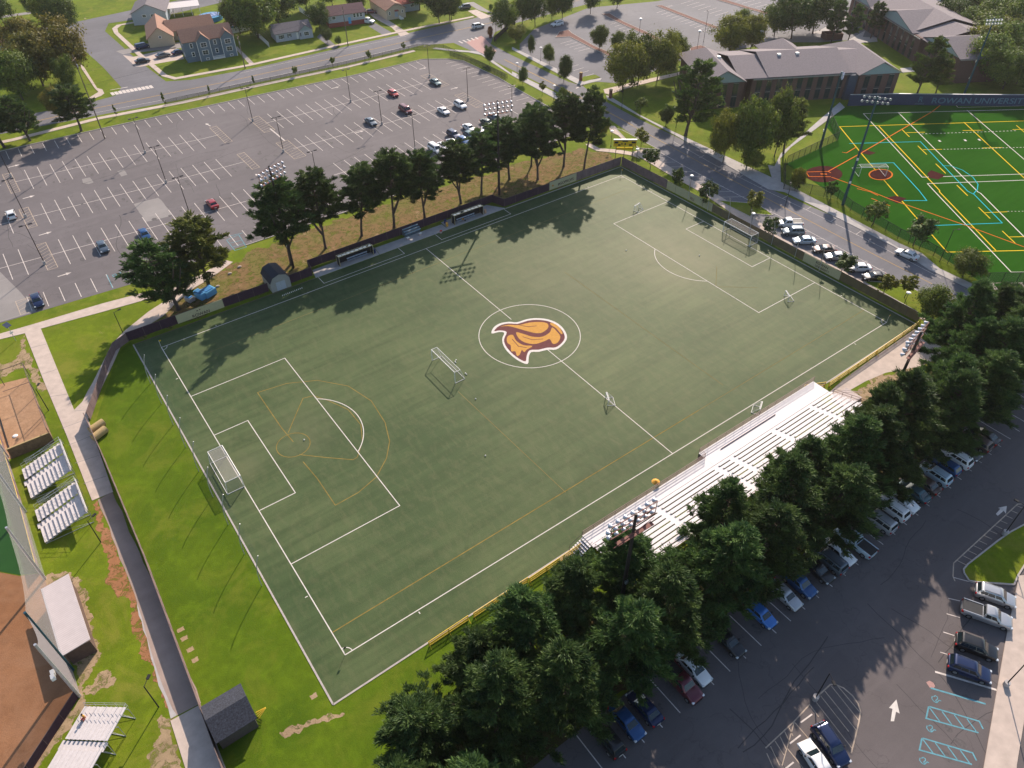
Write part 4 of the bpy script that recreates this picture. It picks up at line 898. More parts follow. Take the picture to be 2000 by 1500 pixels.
tb('broad', (1552, 372), 325, .5, 'small bright tree at the corner of the second turf', mat=L_YEL)
# belt along the lot beyond the dormitory and roadside
UP = [((1170, 97), 47, .66, 'tree'), ((1206, 100), 60, .66, ''), ((1216, 180), 74, .72, ''), ((1246, 165), 72, .66, ''), ((1283, 158), 70, .70, ''), ((1318, 130), 60, .62, '')]
for i, (b, v, wd, _) in enumerate(UP):
    tb('broad', b, v, wd, ORD[i] + ' olive green tree from the left in the clump behind the campus car park', mat=L_OAK if i % 2 else L_YEL if i in (2, 4) else L_OAK, group='trees in the clump by the campus car park')
tb('broad', (1422, 108), 26, .80, 'round golden green tree behind the left gable of the dormitory', mat=L_YEL)
tb('broad', (1465, 100), 26, .74, 'golden green tree touching the dormitory roof, right of its twin', mat=L_YEL)
tb('broad', (1440, 80), 18, .62, 'smaller green tree behind the golden pair', mat=L_OAK)
tb('broad', (1545, 76), -10, .95, 'dark broad tree on the lawn behind the dormitory, left of the pair', mat=L_OAKD)
tb('broad', (1587, 66), -22, .95, 'dark broad tree on the lawn behind the dormitory, right of the pair', mat=L_OAKD)
tb('broad', (1512, 70), 0, .8, 'green tree at the far edge of the dormitory lawn', mat=L_OAK)
tb('loose', (1622, 86), 0, .66, 'slender leaning pine beside the brick bin enclosure', 'pine', L_PINE, v=0)
tb('loose', (1655, 84), 8, .66, 'thin pine just right of the brick bin enclosure', 'pine', L_PINE, v=1)
tb('loose', (1700, 75), 4, .72, 'bushy pine against the second dormitory wall', 'pine', L_PINE, v=0)
tb('loose', (1790, 186), 72, .76, 'dark pine in front of the inner corner of the second dormitory', 'pine', L_OAKD, v=1)
tb('loose', (1826, 188), 112, .74, 'lighter rounded pine right behind the navy wall', 'pine', L_PINEY, v=0)
g3 = 'roadside trees at the top edge'
for i, (b, v, wd, mt) in enumerate((((988, 62), -6, .74, L_OAK), ((1045, 52), -18, .62, L_OAKD), ((1020, 46), -14, .60, L_OAK), ((1098, 38), -22, .60, L_OAKD), ((1078, 38), -20, .55, L_OAK), ((1153, 27), -30, .6, L_OAKD), ((1205, 16), -40, .6, L_OAKD), ((1008, 84), 52, .9, L_YEL), ((958, 74), 50, .45, L_RED))):
    tb('broad', b, v, wd, ('large grey green tree at the junction corner', 'second tall tree right of the junction', 'tree squeezed beside the junction tree', 'tall dark tree above the parked white patrol car', 'thin tall tree left of the patrol car', 'dark tree at the top edge right of the patrol car', 'rightmost tall tree on the top verge', 'low yellow green bush behind the campus walk railing', 'small orange shrub at the red crossing')[i], 'tree' if i < 7 else 'shrub', mt, g3 if i < 7 else None)
# trees of the houses
HTT = [((45, 195), 96, .80, L_OAK, 'broad bright green tree at the left edge, below the autumn tree'), ((85, 168), 58, .88, L_AUT, 'big autumn tinted tree left of the side street, its left half'), ((128, 158), 48, .84, L_AUT, 'autumn tinted tree overhanging the side street'), ((60, 130), 30, .7, L_AUT, 'small golden tree above the big autumn tree'),
       ((142, 178), 112, .55, L_OAK, 'green bushy tree between the autumn tree and the street pavement'), ((118, 232), 168, .55, L_AUT, 'small reddish tree behind the pine by the wooden pole'), ((135, 66), -8, .72, L_OAKD, 'dark tree leaning over the top of the side street'), ((110, 62), -14, .7, L_OAK, 'green tree left of the dark leaning street tree'), ((72, 36), -20, .6, L_OAKD, 'round dark tree on the top left lawn'), ((10, 50), -10, .8, L_OAKD, 'dark tree at the top left corner'),
       ((20, 90), 55, .5, L_OAKD, 'low dark bush by the top left driveway'), ((505, 74), -30, .86, L_OAK, 'large green tree between the blue house and the white cottage'), ((545, 50), -40, .82, L_OAKD, 'dark tree behind the white cottage'), ((470, 66), -8, .7, L_OAK, 'green tree behind the blue house fence'),
       ((625, 58), 8, .74, L_OAKD, 'dense tree between the cottage and the brick fronted house'), ((640, 84), 58, .72, L_OAKD, 'low spreading tree by the cottage driveway'), ((661, 88), 72, .7, L_OAK, 'small conical bush at the front pavement'), ((700, 22), -40, .8, L_OAK, 'large tree behind the brick fronted house'),
       ((858, 46), -26, .78, L_OAKD, 'large dark tree on the shaded lawn right of the cream house'), ((882, 40), -24, .72, L_OAK, 'tree at the right edge of the shaded lawn'), ((958, 22), 8, .5, L_OAKD, 'round dark bush at the corner driveway'), ((820, 20), -45, .8, L_OAKD, 'dark tree behind the cream house'), ((600, 20), -48, .8, L_OAKD, 'tall dark tree at the top edge behind the houses'), ((650, 14), -50, .8, L_OAK, 'green tree at the top edge left of the brick fronted house')]
for b, v, wd, mt, lb in HTT: tb('broad', b, v, wd, lb, 'tree' if 'bush' not in lb[:14] else 'shrub', mt)
# woodland at the top right corner
k = 0
for (x, y) in ((1850, 42), (1880, 55), (1905, 75), (1900, 110), (1925, 135), (1958, 150), (1985, 140), (2010, 165), (1935, 60), (1965, 85), (1995, 95), (1960, 30), (1990, 45), (2020, 60), (1905, 20), (1880, -2), (1935, -5), (1985, 0), (1850, 5), (2025, 15), (1850, -30), (1910, -35), (1970, -35), (2030, -30), (1800, -25), (1935, 105), (1975, 118)):
    c = G(x, y + 24); tree('broad', c, 10.5 + (k * 37 % 30) / 10, ORD[k] + ' tree of the wood behind the second dormitory, counted along its edge', 'tree', 'trees in the wood at the top right', L_OAK if k % 3 else (L_YEL if k % 2 else L_OAKD), wide=.88); k += 1
# ================================================================ VEHICLES
PAINT = {}
def paint(name, c, metal=.25):
    k = 'paint_' + name
    if k not in MATS:
        m, t, bs = _new(k); bs.inputs['Base Color'].default_value = c4(c); bs.inputs['Metallic'].default_value = metal; bs.inputs['Roughness'].default_value = .32
        bs.inputs['Coat Weight'].default_value = .5; bs.inputs['Coat Roughness'].default_value = .08; MATS[k] = m
    return MATS[k]
def glass(name='car_glass', c=(.012, .022, .026)):
    if name not in MATS:
        m, t, bs = _new(name); bs.inputs['Base Color'].default_value = c4(c); bs.inputs['Roughness'].default_value = .08; bs.inputs['Specular IOR Level'].default_value = .8; MATS[name] = m
    return MATS[name]
COLS = {'white': ((.74, .72, .70), .0), 'silver': ((.42, .42, .43), .55), 'grey': ((.14, .145, .15), .5), 'slate': ((.11, .14, .17), .5), 'black': ((.010, .010, .012), .2), 'navy': ((.010, .022, .075), .4), 'blue': ((.012, .07, .20), .4), 'bright_blue': ((.03, .15, .45), .3),
        'red': ((.33, .02, .025), .3), 'maroon': ((.12, .018, .03), .4), 'teal': ((.035, .085, .10), .5), 'brown': ((.10, .065, .055), .5), 'ice': ((.45, .55, .62), .3), 'dark_green': ((.02, .04, .035), .4)}
M_TYRE = plain('tyre', (.015, .015, .016), .9); M_RIM = plain('rim', (.35, .35, .36), .35, .8); M_HEADL = plain('headlamp', (.75, .77, .78), .15, .3, .02); M_TAILL = plain('taillamp', (.45, .012, .012), .25, 0, .05); M_TRIM = plain('car_trim', (.02, .02, .022), .6)
SHAPES = {  # L, W, H, hood z, belt z, cabin: rear base, rear top, front top, front base
    'sedan': (4.7, 1.82, 1.45, .90, .98, -1.75, -1.05, .35, 1.15, 1.02), 'hatch': (4.2, 1.78, 1.52, .93, 1.0, -1.95, -1.45, .35, 1.12, .98), 'suv': (4.7, 1.90, 1.74, 1.05, 1.12, -2.22, -1.85, .45, 1.15, 1.1), 'van': (5.0, 1.98, 1.80, 1.05, 1.10, -2.38, -2.15, .85, 1.65, 1.1), 'pickup': (5.7, 1.98, 1.85, 1.12, 1.16, -.55, -.42, .75, 1.45, 1.12)}
PROTO = {}
def car_proto(kind):
    L, W, H, hz, bz, xa, xb, xc, xd, tz = SHAPES[kind]; h = L / 2; wx = .5
    root = empty('parked_' + {'hatch': 'hatchback', 'van': 'minivan', 'pickup': 'pickup_truck'}.get(kind, kind), (0, 0, 0))
    st = [(-h, .80, .42, tz * .80), (-h + .07, .90, .30, tz * .93), (-h + .35, .97, .24, tz * .985), (xa if kind != 'pickup' else -h + .5, 1.0, .22, tz if kind != 'pickup' else bz), ((xa + xd) / 2, 1.0, .20, bz), (xd, 1.0, .22, bz * .985), (h - .9, .985, .22, hz), (h - .3, .94, .26, hz * .87), (h - .06, .86, .32, hz * .72), (h, .76, .42, hz * .60)]
    rings = []
    for x, wf, zb, zt in st:
        w = W / 2 * wf; half = [(w * .86, zb), (w * .98, zb + .12), (w, zb + (zt - zb) * .55), (w * .975, zt - .10), (w * .90, zt - .015), (w * .55, zt + .015)]
        rings.append([(x, -a, b) for a, b in half] + [(x, a, b) for a, b in reversed(half)])
    mb = MB(); n = len(rings[0])
    for rg in rings: mb.v += rg
    for i in range(len(rings) - 1):
        for j in range(n): mb.f.append((i * n + j, i * n + (j + 1) % n, (i + 1) * n + (j + 1) % n, (i + 1) * n + j))
    mb.f.append(tuple(range(n - 1, -1, -1))); mb.f.append(tuple(range((len(rings) - 1) * n, len(rings) * n)))
    # cabin shell
    yb, yt = W / 2 * .93, W / 2 * .74; zb, zt = bz - .03, H
    cab = []
    rc = .10
    lv = [(zb, xa, xd, yb), (zt - rc, xa + (xb - xa) * .86, xd + (xc - xd) * .86, yb + (yt - yb) * .86), (zt - .02, xb + .05, xc - .08, yt), (zt + .005, xb + .25, xc - .35, yt * .72)]
    k = len(mb.v)
    for z, x0, x1, y in lv: mb.v += [(x0, -y * .96, z), (x0 + .12, -y, z), (x1 - .18, -y, z), (x1, -y * .90, z), (x1, y * .90, z), (x1 - .18, y, z), (x0 + .12, y, z), (x0, y * .96, z)]
    for i in range(3):
        for j in range(8): mb.f.append((k + i * 8 + j, k + i * 8 + (j + 1) % 8, k + (i + 1) * 8 + (j + 1) % 8, k + (i + 1) * 8 + j))
    mb.f.append(tuple(k + 24 + j for j in range(8)))
    body = mb.build('body', paint('white', (.74, .72, .70), 0), root, True)
    body.data.validate(); bm = bmesh.new(); bm.from_mesh(body.data); bmesh.ops.recalc_face_normals(bm, faces=bm.faces); bm.to_mesh(body.data); bm.free()
    try: body.data.set_sharp_from_angle(angle=R(38))
    except Exception: pass
    gl = glass()
    def pane(nm, a, b, c, d, off):
        """a,b bottom edge; c,d top edge"""
        A, B, Cc, D = map(Vector, (a, b, c, d)); nn = (B - A).cross(D - A).normalized()
        if nn.dot(Vector(off)) < 0: nn = -nn
        q = [p + nn * .018 for p in (A, B, Cc, D)]; m = MB(); ctr = sum(q, Vector()) / 4; q = [ctr + (p - ctr) * .97 for p in q]
        back = [p - nn * .012 for p in q]; m.add(q + back, [(0, 1, 2, 3), (4, 7, 6, 5), (0, 4, 5, 1), (1, 5, 6, 2), (2, 6, 7, 3), (3, 7, 4, 0)]); return m.build(nm, gl, root)
    f = lambda t: (xa + (xb - xa) * t, xd + (xc - xd) * t, yb + (yt - yb) * t, zb + (zt - zb) * t)
    x0, x1, y0, z0 = f(.10); x2, x3, y1, z1 = f(.80)
    pane('windshield', (x1, -y0 * .86, z0), (x1, y0 * .86, z0), (x3, y1 * .86, z1), (x3, -y1 * .86, z1), (1, 0, 1))
    pane('rear_window', (x0, -y0 * .88, z0), (x0, y0 * .88, z0), (x2, y1 * .88, z1), (x2, -y1 * .88, z1), (-1, 0, 1))
    cuts = [.02, .50, .98] if kind in ('sedan', 'hatch', 'pickup') else [.02, .34, .66, .98]
    for s in (-1, 1):
        for p, q in zip(cuts, cuts[1:]):
            e = lambda t, lo: ((x0 + .16) + ((x1 - .30) - (x0 + .16)) * t, s * y0, z0 + .03) if lo else ((x2 + .10) + ((x3 - .16) - (x2 + .10)) * t, s * y1, z1)
            pane('side_window', e(p + .012, 1), e(q - .012, 1), e(q - .012, 0), e(p + .012, 0), (0, s, .3))
        w = MB()
    wr = .34 if kind in ('sedan', 'hatch') else .38; wxs = (h - .92, -h + .95)
    for x in wxs:
        for s in (-1, 1):
            ty = MB().tube((x, s * (W / 2 - .20), wr), (x, s * (W / 2 + .012), wr), wr, wr, 14).build('wheel', M_TYRE, root)
            MB().tube((x, s * (W / 2 + .0), wr), (x, s * (W / 2 + .022), wr), wr * .62, wr * .58, 10).build('rim', M_RIM, ty)
    for s in (-1, 1):
        MB().box(h - .30, h - .035, s * W * .40 - .17, s * W * .40 + .12 * s * 0 + .13, hz * .62, hz * .80).build('headlight', M_HEADL, root, bevel=.03)
        MB().box(-h - .005, -h + .22, s * W * .42 - .11, s * W * .42 + .11, tz * .68, tz * .92).build('taillight', M_TAILL, root, bevel=.02)
        MB().box(xd - .42, xd - .24, s * (W / 2 + .09) - .09, s * (W / 2 + .09) + .09, bz - .02, bz + .13).build('mirror', M_TRIM, root, bevel=.02)
    MB().box(h - .05, h + .012, -W * .26, W * .26, .38, hz * .60).build('grille', M_TRIM, root)
    MB().box(-h - .012, -h + .05, -.26, .26, .52, .66).build('number_plate', M_LAMPW, root)
    if kind in ('suv', 'van'):
        for s in (-1, 1): MB().tube((xb + .25, s * yt * .86, H + .035), (xc - .3, s * yt * .86, H + .035), .022, .022, 5).build('roof_rail', M_TRIM, root)
    if kind == 'pickup':
        MB().box(-h + .10, xa - .08, -W / 2 + .14, W / 2 - .14, bz + .005, bz + .028).build('bed', M_TRIM, root)
        for s in (-1, 1): MB().box(-h + .04, xa - .04, s * (W / 2 - .09) - .06, s * (W / 2 - .09) + .06, bz - .02, bz + .09).build('bed_rail', paint('white', (.74, .72, .70), 0), root)
        MB().box(-h + .03, -h + .11, -W / 2 + .12, W / 2 - .12, bz - .02, bz + .09).build('tailgate', M_TRIM, root)
    return root
def car(kind, xy, hd, colour, label, cat=None, group=None, roof=None):
    if kind not in PROTO: PROTO[kind] = car_proto(kind); r = PROTO[kind]
    else: r = copy_tree(PROTO[kind])
    c, mt = COLS[colour]; pm = paint(colour, c, mt)
    for ch in r.children:
        if ch.name.split('.')[0] in ('body', 'bed_rail'): ch.material_slots[0].link = 'OBJECT'; ch.material_slots[0].material = pm
    r.location = (xy[0], xy[1], .016); r.rotation_euler = (0, 0, R(hd)); tag(r, label, cat or {'hatch': 'car', 'sedan': 'car', 'suv': 'SUV', 'van': 'minivan', 'pickup': 'pickup truck'}[kind], group); return r
gA = 'cars parked in the big upper car park'
LA = [((21, 418), 'hatch', 'white', 90, 'white hatchback with red tail lights at the left edge of the upper car park'), ((200, 481), 'sedan', 'slate', -90, 'grey sedan in the row left of the blue sedan'), ((282, 457), 'sedan', 'blue', -90, 'blue sedan below the pale square asphalt patch'),
      ((72, 586), 'sedan', 'navy', -90, 'dark blue sedan alone at the lower left kerb'), ((414, 397), 'sedan', 'red', 90, 'red sedan behind the first tall pines'), ((768, 182), 'hatch', 'red', -90, 'small dark red hatchback near the top of the car park'), ((792, 214), 'van', 'maroon', -90, 'maroon minivan in the middle row'), ((724, 237), 'sedan', 'slate', -90, 'grey blue sedan beside the lamp left of the maroon minivan'),
      ((850, 160), 'sedan', 'teal', -90, 'pale teal sedan under the top right lamp'), ((866, 216), 'sedan', 'white', -90, 'small white car between the maroon minivan and the white SUV'), ((899, 205), 'suv', 'white', -90, 'white SUV at the right end of the middle row'), ((886, 263), 'suv', 'navy', -90, 'navy SUV above the white minivan'), ((850, 290), 'van', 'white', -90, 'white minivan partly behind the pines'),
      ((867, 285), 'sedan', 'white', -90, 'white sedan half hidden right of the white minivan'), ((884, 279), 'sedan', 'silver', -90, 'silver car mostly hidden behind the pine tops'), ((916, 249), 'sedan', 'white', -90, 'white sedan below the dark green sedan'), ((917, 264), 'hatch', 'teal', -90, 'teal hatchback directly below the white sedan'), ((905, 274), 'hatch', 'blue', -90, 'blue hatchback right of the navy SUV'),
      ((951, 239), 'sedan', 'dark_green', -90, 'dark green sedan near the tall field light'), ((966, 231), 'suv', 'slate', -90, 'grey blue SUV beside the tall light pole'), ((940, 260), 'sedan', 'silver', -90, 'silver sedan beside the teal hatchback'), ((953, 254), 'sedan', 'white', -90, 'white sedan right of the silver sedan, at the pine tops'), ((982, 238), 'sedan', 'ice', -90, 'pale sedan hidden behind the pole and pines'), ((1022, 283), 'sedan', 'white', 90, 'white car glimpsed between the right hand pines'), ((1037, 287), 'sedan', 'silver', 90, 'silver car glimpsed between the right hand pines')]
for p, k, c, hd, lb in LA: car(k, G(p[0], p[1], .7), hd, c, lb, group=gA)
gB = 'cars in the angled bays beside the turf fence'
for p, k, c, lb in (((1541, 436), 'pickup', 'white', 'white pickup truck topmost in the angled bays'), ((1549, 452), 'suv', 'slate', 'dark grey SUV just below the white pickup'), ((1571, 469), 'sedan', 'ice', 'pale blue white sedan third in the angled bays'), ((1610, 486), 'sedan', 'brown', 'dark brown sedan in the angled bays by a globe lamp'),
                    ((1634, 500), 'sedan', 'silver', 'silver sedan just above the overhanging dark tree'), ((1678, 522), 'sedan', 'white', 'white sedan with sunroof below the dark tree'), ((1709, 540), 'sedan', 'black', 'black sedan last in the bays by the grass island')):
    car(k, G(p[0], p[1], .7), 144, c, lb, group=gB)
car('sedan', G(1772, 496, .7), 96, 'white', 'white sedan parked alone on the far kerb of the campus road')
car('suv', G(934, 50, .8), -5, 'white', 'white SUV driving on the main road by the red crossing')
car('suv', G(1088, 46, .8), 178, 'white', 'white patrol SUV parked in the tree shade')
car('van', G(278, 89, .9), 2, 'navy', 'dark van in the driveway beside the cream house')
car('sedan', G(278, 118, .7), -2, 'black', 'black sedan at the street end of the blue house driveway')
car('sedan', G(318, 107, .7), 4, 'grey', 'grey sedan in the middle of the blue house driveway')
car('sedan', G(349, 101, .7), 4, 'navy', 'dark car nearest the blue house wall')
car('pickup', G(717, 40, .8), -60, 'white', 'white truck parked beside the brick fronted house')
car('sedan', G(724, 22, .7), -30, 'maroon', 'dark red car in the long concrete driveway')
car('suv', G(907, 13, .8), 170, 'grey', 'grey car in the top driveway right of the shaded lawn')
gC = 'cars nosed in under the near pines'
LC = [((1187, 1442), 'suv', 'black', 90, 'black SUV at the lower left end of the shaded row'), ((1240, 1425), 'sedan', 'blue', -90, 'dark blue sedan beside the black SUV'), ((1270, 1392), 'sedan', 'navy', 90, 'dark sedan between the blue sedan and the red truck'), ((1342, 1342), 'pickup', 'maroon', -90, 'dark red truck with pale bumper facing the lane'), ((1360, 1308), 'sedan', 'white', -90, 'white sedan right beside the red truck'),
      ((1424, 1252), 'sedan', 'black', -90, 'black car deep in shade below the blue hatchback'), ((1492, 1203), 'hatch', 'bright_blue', -90, 'bright blue hatchback in the shade'), ((1536, 1163), 'sedan', 'silver', -90, 'silver sedan with open black sunroof'), ((1564, 1140), 'suv', 'blue', -90, 'blue SUV just right of the silver sedan'), ((1600, 1113), 'sedan', 'black', -90, 'black car in the shade right of the blue SUV'),
      ((1617, 1090), 'van', 'slate', 90, 'grey blue wagon facing the pines'), ((1642, 1078), 'sedan', 'white', -90, 'white sedan facing the lane beside the white pickup'), ((1673, 1058), 'pickup', 'ice', 90, 'pale pickup with empty black bed'), ((1729, 1024), 'van', 'silver', 90, 'light van with cap roof left of the white wagon'), ((1750, 997), 'suv', 'white', 90, 'white wagon facing the pines'),
      ((1770, 982), 'suv', 'white', -90, 'large white SUV facing the lane with two bonnet vents'), ((1795, 965), 'sedan', 'teal', 90, 'dark teal sedan half hidden by foliage'), ((1812, 946), 'sedan', 'brown', 90, 'brown sedan in the shaded row'), ((1831, 928), 'suv', 'ice', 90, 'dark sided SUV with pale roof'), ((1861, 916), 'hatch', 'blue', 90, 'dark blue hatchback beside the pale SUV'),
      ((1869, 893), 'suv', 'white', 90, 'long white SUV third from the right end of the shaded row'), ((1903, 888), 'sedan', 'black', -90, 'black sedan second from the right end of the shaded row'), ((1926, 873), 'suv', 'brown', 90, 'grey brown SUV at the right end of the shaded row'), ((1945, 862), 'sedan', 'black', 90, 'dark car under the last pine of the belt')]
last = -99
for p, k, c, hd, lb in LC:
    x = G(p[0], p[1], .8)[0]; x = max(x, last + 2.15); last = x
    y = -61.9 if k != 'pickup' else -62.2
    car(k, (x, y), hd, c, lb, group=gC)
def ang(a, b): p, q = G(*a, .7), G(*b, .7); return math.degrees(math.atan2(q[1] - p[1], q[0] - p[0]))
T15 = lambda x, y: (1500 + x / 4, 1125 + y / 4)
gD = 'cars against the right hand pavement'
hd = ang(T15(1390, 670), T15(1760, 810))
for p, k, c, lb in ((T15(1780, 150), 'suv', 'silver', 'silver SUV with sunroof, topmost by the right pavement'), (T15(1712, 300), 'pickup', 'silver', 'silver pickup with grey bed cover by the right pavement'), (T15(1632, 552), 'suv', 'black', 'black SUV between the silver pickup and the blue SUV'), (T15(1576, 725), 'suv', 'navy', 'dark blue SUV beside the thick white stall line')):
    car(k, G(*p, .8), hd, c, lb, group=gD)
h2 = ang(T15(400, 1150), T15(600, 1440))
car('suv', G(*T15(492, 1312), .8), h2, 'navy', 'dark blue SUV beside the oval cream hatching')
car('sedan', G(*T15(385, 1445), .8), h2 + 180, 'white', 'white sedan beside the dark blue SUV at the bottom edge')
# ================================================================ POLES AND LAMPS
def light_tower(x, y, h, face, label, rows, cols, colr, dish, group, hw=4.6, rowgap=1.05, cage=True):
    root = empty('floodlight_tower', (x, y, 0), face, label, 'light tower', group)   # local +x looks at the pitch
    MB().tube((0, 0, 0), (0, 0, h), .30 if cage else .34, .16, 10).build('pole', colr, root)
    arm = MB()
    for r in range(rows):
        z = h - .3 - r * rowgap; arm.tube((.15, -hw, z), (.15, hw, z), .06, .06, 5)
    if cage:
        for yy in (-hw, -hw * .5, 0, hw * .5, hw): arm.tube((.15, yy, h - .3), (.15, yy, h - .3 - (rows - 1) * rowgap), .045, .045, 5)
        arm.tube((.15, -hw, h - rows * rowgap), (-.5, hw, h - rows * rowgap), .04, .04, 5); arm.box(-.55, .0, -hw * .8, hw * .8, h - rows * rowgap - .12, h - rows * rowgap - .05)
    arm.build('crossarm', M_REDST if cage else colr, root)
    for r in range(rows):
        for c in range(cols):
            yy = -hw + 2 * hw * (c + .5 * (r % 2) * .4) / (cols - 1 + .2); z = h - .3 - r * rowgap
            a = Vector((.22, yy, z)); d = Vector((.80, 0, -.60))
            MB().tube(a, a + d * .22, .09, .16, 9, False).tube(a + d * .22, a + d * .50, .16, .29, 10, True).build('floodlight', dish, root)
    for q in range(1, 3): MB().box(-.42, -.16, -.2, .2, h * .22 * q, h * .22 * q + .5).build('control_box', M_LAMPW if not cage else M_GALV, root)
    return root
gF = 'floodlight towers round the turf'
light_tower(-25.4, 45.85, 22.1, R(-66), 'tall brown floodlight tower rising from the far pine row, left one', 3, 7, M_POLE, M_LAMP, gF, 3.1, 1.0)
light_tower(25.8, 45.9, 22.1, R(-106), 'tall brown floodlight tower rising from the far pine row, right one', 3, 7, M_POLE, M_LAMP, gF, 3.1, 1.0)
light_tower(-26.0, -52.4, 22.2, R(88), 'brown floodlight tower behind the left end of the grandstand', 3, 7, M_POLE, M_LAMP, gF, 3.1, 1.0)
light_tower(25.3, -52.6, 22.2, R(100), 'brown floodlight tower rising from the pines right of the grandstand', 3, 7, M_POLE, M_LAMP, gF, 3.1, 1.0)
gG = 'blue floodlight poles of the second turf'
light_tower(85.4, -4.5, 24.6, R(35), 'tall blue pole with two rows of round floodlights on the campus road verge', 2, 6, M_POLEB, M_LAMP, gG, 2.6, .9, False)
b2 = G(1602, 288); light_tower(b2[0], b2[1], 19, R(-60), 'blue pole with a small cluster of floodlights before the brick dormitory', 2, 3, M_POLEB, M_LAMP, gG, .8, .9, False)
light_tower(167.4, 13.9, 21.0, R(-120), 'blue floodlight pole behind the navy wall at the top right', 2, 6, M_POLEB, M_LAMPW, gG, 2.2, .9, False)
def lot_lamp():
    root = empty('car_park_lamp', (0, 0, 0)); MB().tube((0, 0, 0), (0, 0, .75), .28, .28, 12).build('base', M_CONC2, root)
    MB().tube((0, 0, .75), (0, 0, 9.1), .095, .065, 8).build('pole', M_POLE, root); MB().tube((-.7, 0, 9.05), (.7, 0, 9.05), .04, .04, 5).build('arm', M_POLE, root)
    for s in (-1, 1): MB().box(s * .85 - .36, s * .85 + .36, -.22, .22, 9.0, 9.18).build('lamp_head', M_POLE, root, bevel=.04)
    return root
LP = [((284, 299), 'nearest the two small pale patches'), ((325, 357), 'in the middle row above the red sedan'), ((494, 237), 'in the upper row, fourth from its left end'), ((22, 345), 'at the far left hatched island'), ((51, 424), 'beside the white hatchback'), ((88, 516), 'on the lower left hatched island'), ((371, 419), 'left of the red sedan behind the open pine'),
      ((685, 199), 'upper row, left of the small red hatchback'), ((746, 243), 'beside the grey blue sedan'), ((839, 150), 'above the pale teal sedan'), ((554, 297), 'behind the left floodlight tower'), ((811, 293), 'at the pine tops left of the white minivan'), ((914, 196), 'right of the white SUV'), ((1000, 234), 'at the right end near the roadside lawn'), (None, 'mostly hidden behind the fourth tall pine')]
lp0 = lot_lamp()
for i, (b, lb) in enumerate(LP):
    r = lp0 if i == 0 else copy_tree(lp0); c = G(*b) if b else G(609, 295, 9.1); r.location = (c[0], c[1], .01); tag(r, 'twin headed dark lamp ' + lb, 'lamp post', 'twin lamps of the big car park')
def globe_lamp():
    root = empty('street_lamp', (0, 0, 0)); MB().tube((0, 0, 0), (0, 0, .4), .14, .10, 8).build('base', M_POLE, root); MB().tube((0, 0, .4), (0, 0, 3.9), .055, .045, 7).build('pole', M_POLE, root)
    MB().tube((0, 0, 3.85), (0, 0, 4.12), .16, .26, 12).build('lantern', M_GALV, root); MB().tube((0, 0, 4.12), (0, 0, 4.24), .46, .30, 14).build('lamp_shade', M_LAMPW, root); return root
gl0 = globe_lamp()
GL = [((1242, 322), 'left of the first angled bays below the scoreboard'), ((1346, 375), 'beside the empty angled bays'), ((1464, 450), 'at the lower tip of the triangular grass island'), ((1601, 517), 'beside the dark brown sedan'), ((1760, 607), 'on the long grass island'), ((1193, 286), 'left of the scoreboard'), ((1082, 195), 'behind the last pine of the far row'),
      ((1056, 119), 'near the first young trees of the campus walk'), ((1010, 150), 'on the left pavement of the campus road'), ((1479, 160 - 55), 'behind the dormitory roof'), ((1360, 105), 'at the red bed end of the campus lot'), ((1247, 80), 'in the first mulch strip of the campus lot')]
for i, (b, lb) in enumerate(GL):
    r = gl0 if i == 0 else copy_tree(gl0); c = G(*b); r.location = (c[0], c[1], 0)
    if i >= 9: r.scale = (1.3, 1.3, 1.7)
    tag(r, 'white disc topped street lamp ' + lb, 'street lamp', 'disc topped street lamps')
def arm_lamp(xy, h, az, label, base=False, arm=.9, double=False):
    root = empty('lamp_post', (xy[0], xy[1], 0), R(az), label, 'lamp post', 'black lamp posts')
    if base: MB().tube((0, 0, 0), (0, 0, .8), .34, .34, 14).build('base', M_CONC2, root)
    MB().tube((0, 0, 0), (0, 0, h), .075, .055, 8).build('pole', M_BLK, root); MB().tube((0, 0, h - .05), (arm, 0, h - .02), .035, .035, 5).build('arm', M_BLK, root)
    MB().box(arm - .1, arm + .5, -.17, .17, h - .1, h + .04).build('lamp_head', M_BLK, root, bevel=.03)
for b, h, az, base, lb in (((240, 650), 4.6, 20, False, 'black lamp on the lawn between the two left walkways'), ((95, 802), 4.8, 60, False, 'black lamp beside the sand pit'), ((197, 1059), 4.7, 30, False, 'black lamp beside the lower of the two small bleachers'), ((310, 1381), 5.0, 50, False, 'black lamp above the bottom bleacher'),
                       ((1591, 1366), 6.2, -120, True, 'black lamp on a concrete base at the oval hatching'), ((1963, 1339), 6.6, 200, True, 'black lamp on a round base on the right pavement'), ((1961, 1044), 6.4, 100, True, 'black lamp on the lower right grass island'),
                       ((1835, 511), 7.4, -30, False, 'tall black lamp by the lower corner of the second turf'), ((1320, 250), 8.0, 160, False, 'tall black lamp on the shaded lawn beside the pavement'), ((1101, 160), 7.4, 200, False, 'tall black lamp beside the dark young tree at the car park entrance'), ((1214, 214), 5.5, 200, False, 'black lamp where the clump meets the campus pavement'),
                       ((969, 86), 6.5, 180, False, 'black lamp by the red crossing'), ((1533, 405), 5.5, 40, False, 'grey lamp beside the yellow centre line of the campus road'), ((1374, 82), 9.5, 60, False, 'tall dark lamp pole in the campus lot')):
    arm_lamp(G(*b), h, az, lb, base)
def wood_pole(b, h, label, arms=True):
    c = G(*b); root = empty('utility_pole', (c[0], c[1], 0), R(60), label, 'utility pole', 'wooden utility poles'); MB().tube((0, 0, 0), (0, 0, h), .17, .10, 8).build('pole', M_WOODP, root)
    MB().box(-1.2, 1.2, -.06, .06, h - 1.2, h - 1.05).build('crossarm', M_WOODP, root)
    MB().tube((.25, 0, h - 3.2), (.25, 0, h - 2.4), .2, .2, 8).build('transformer', M_GALV, root)
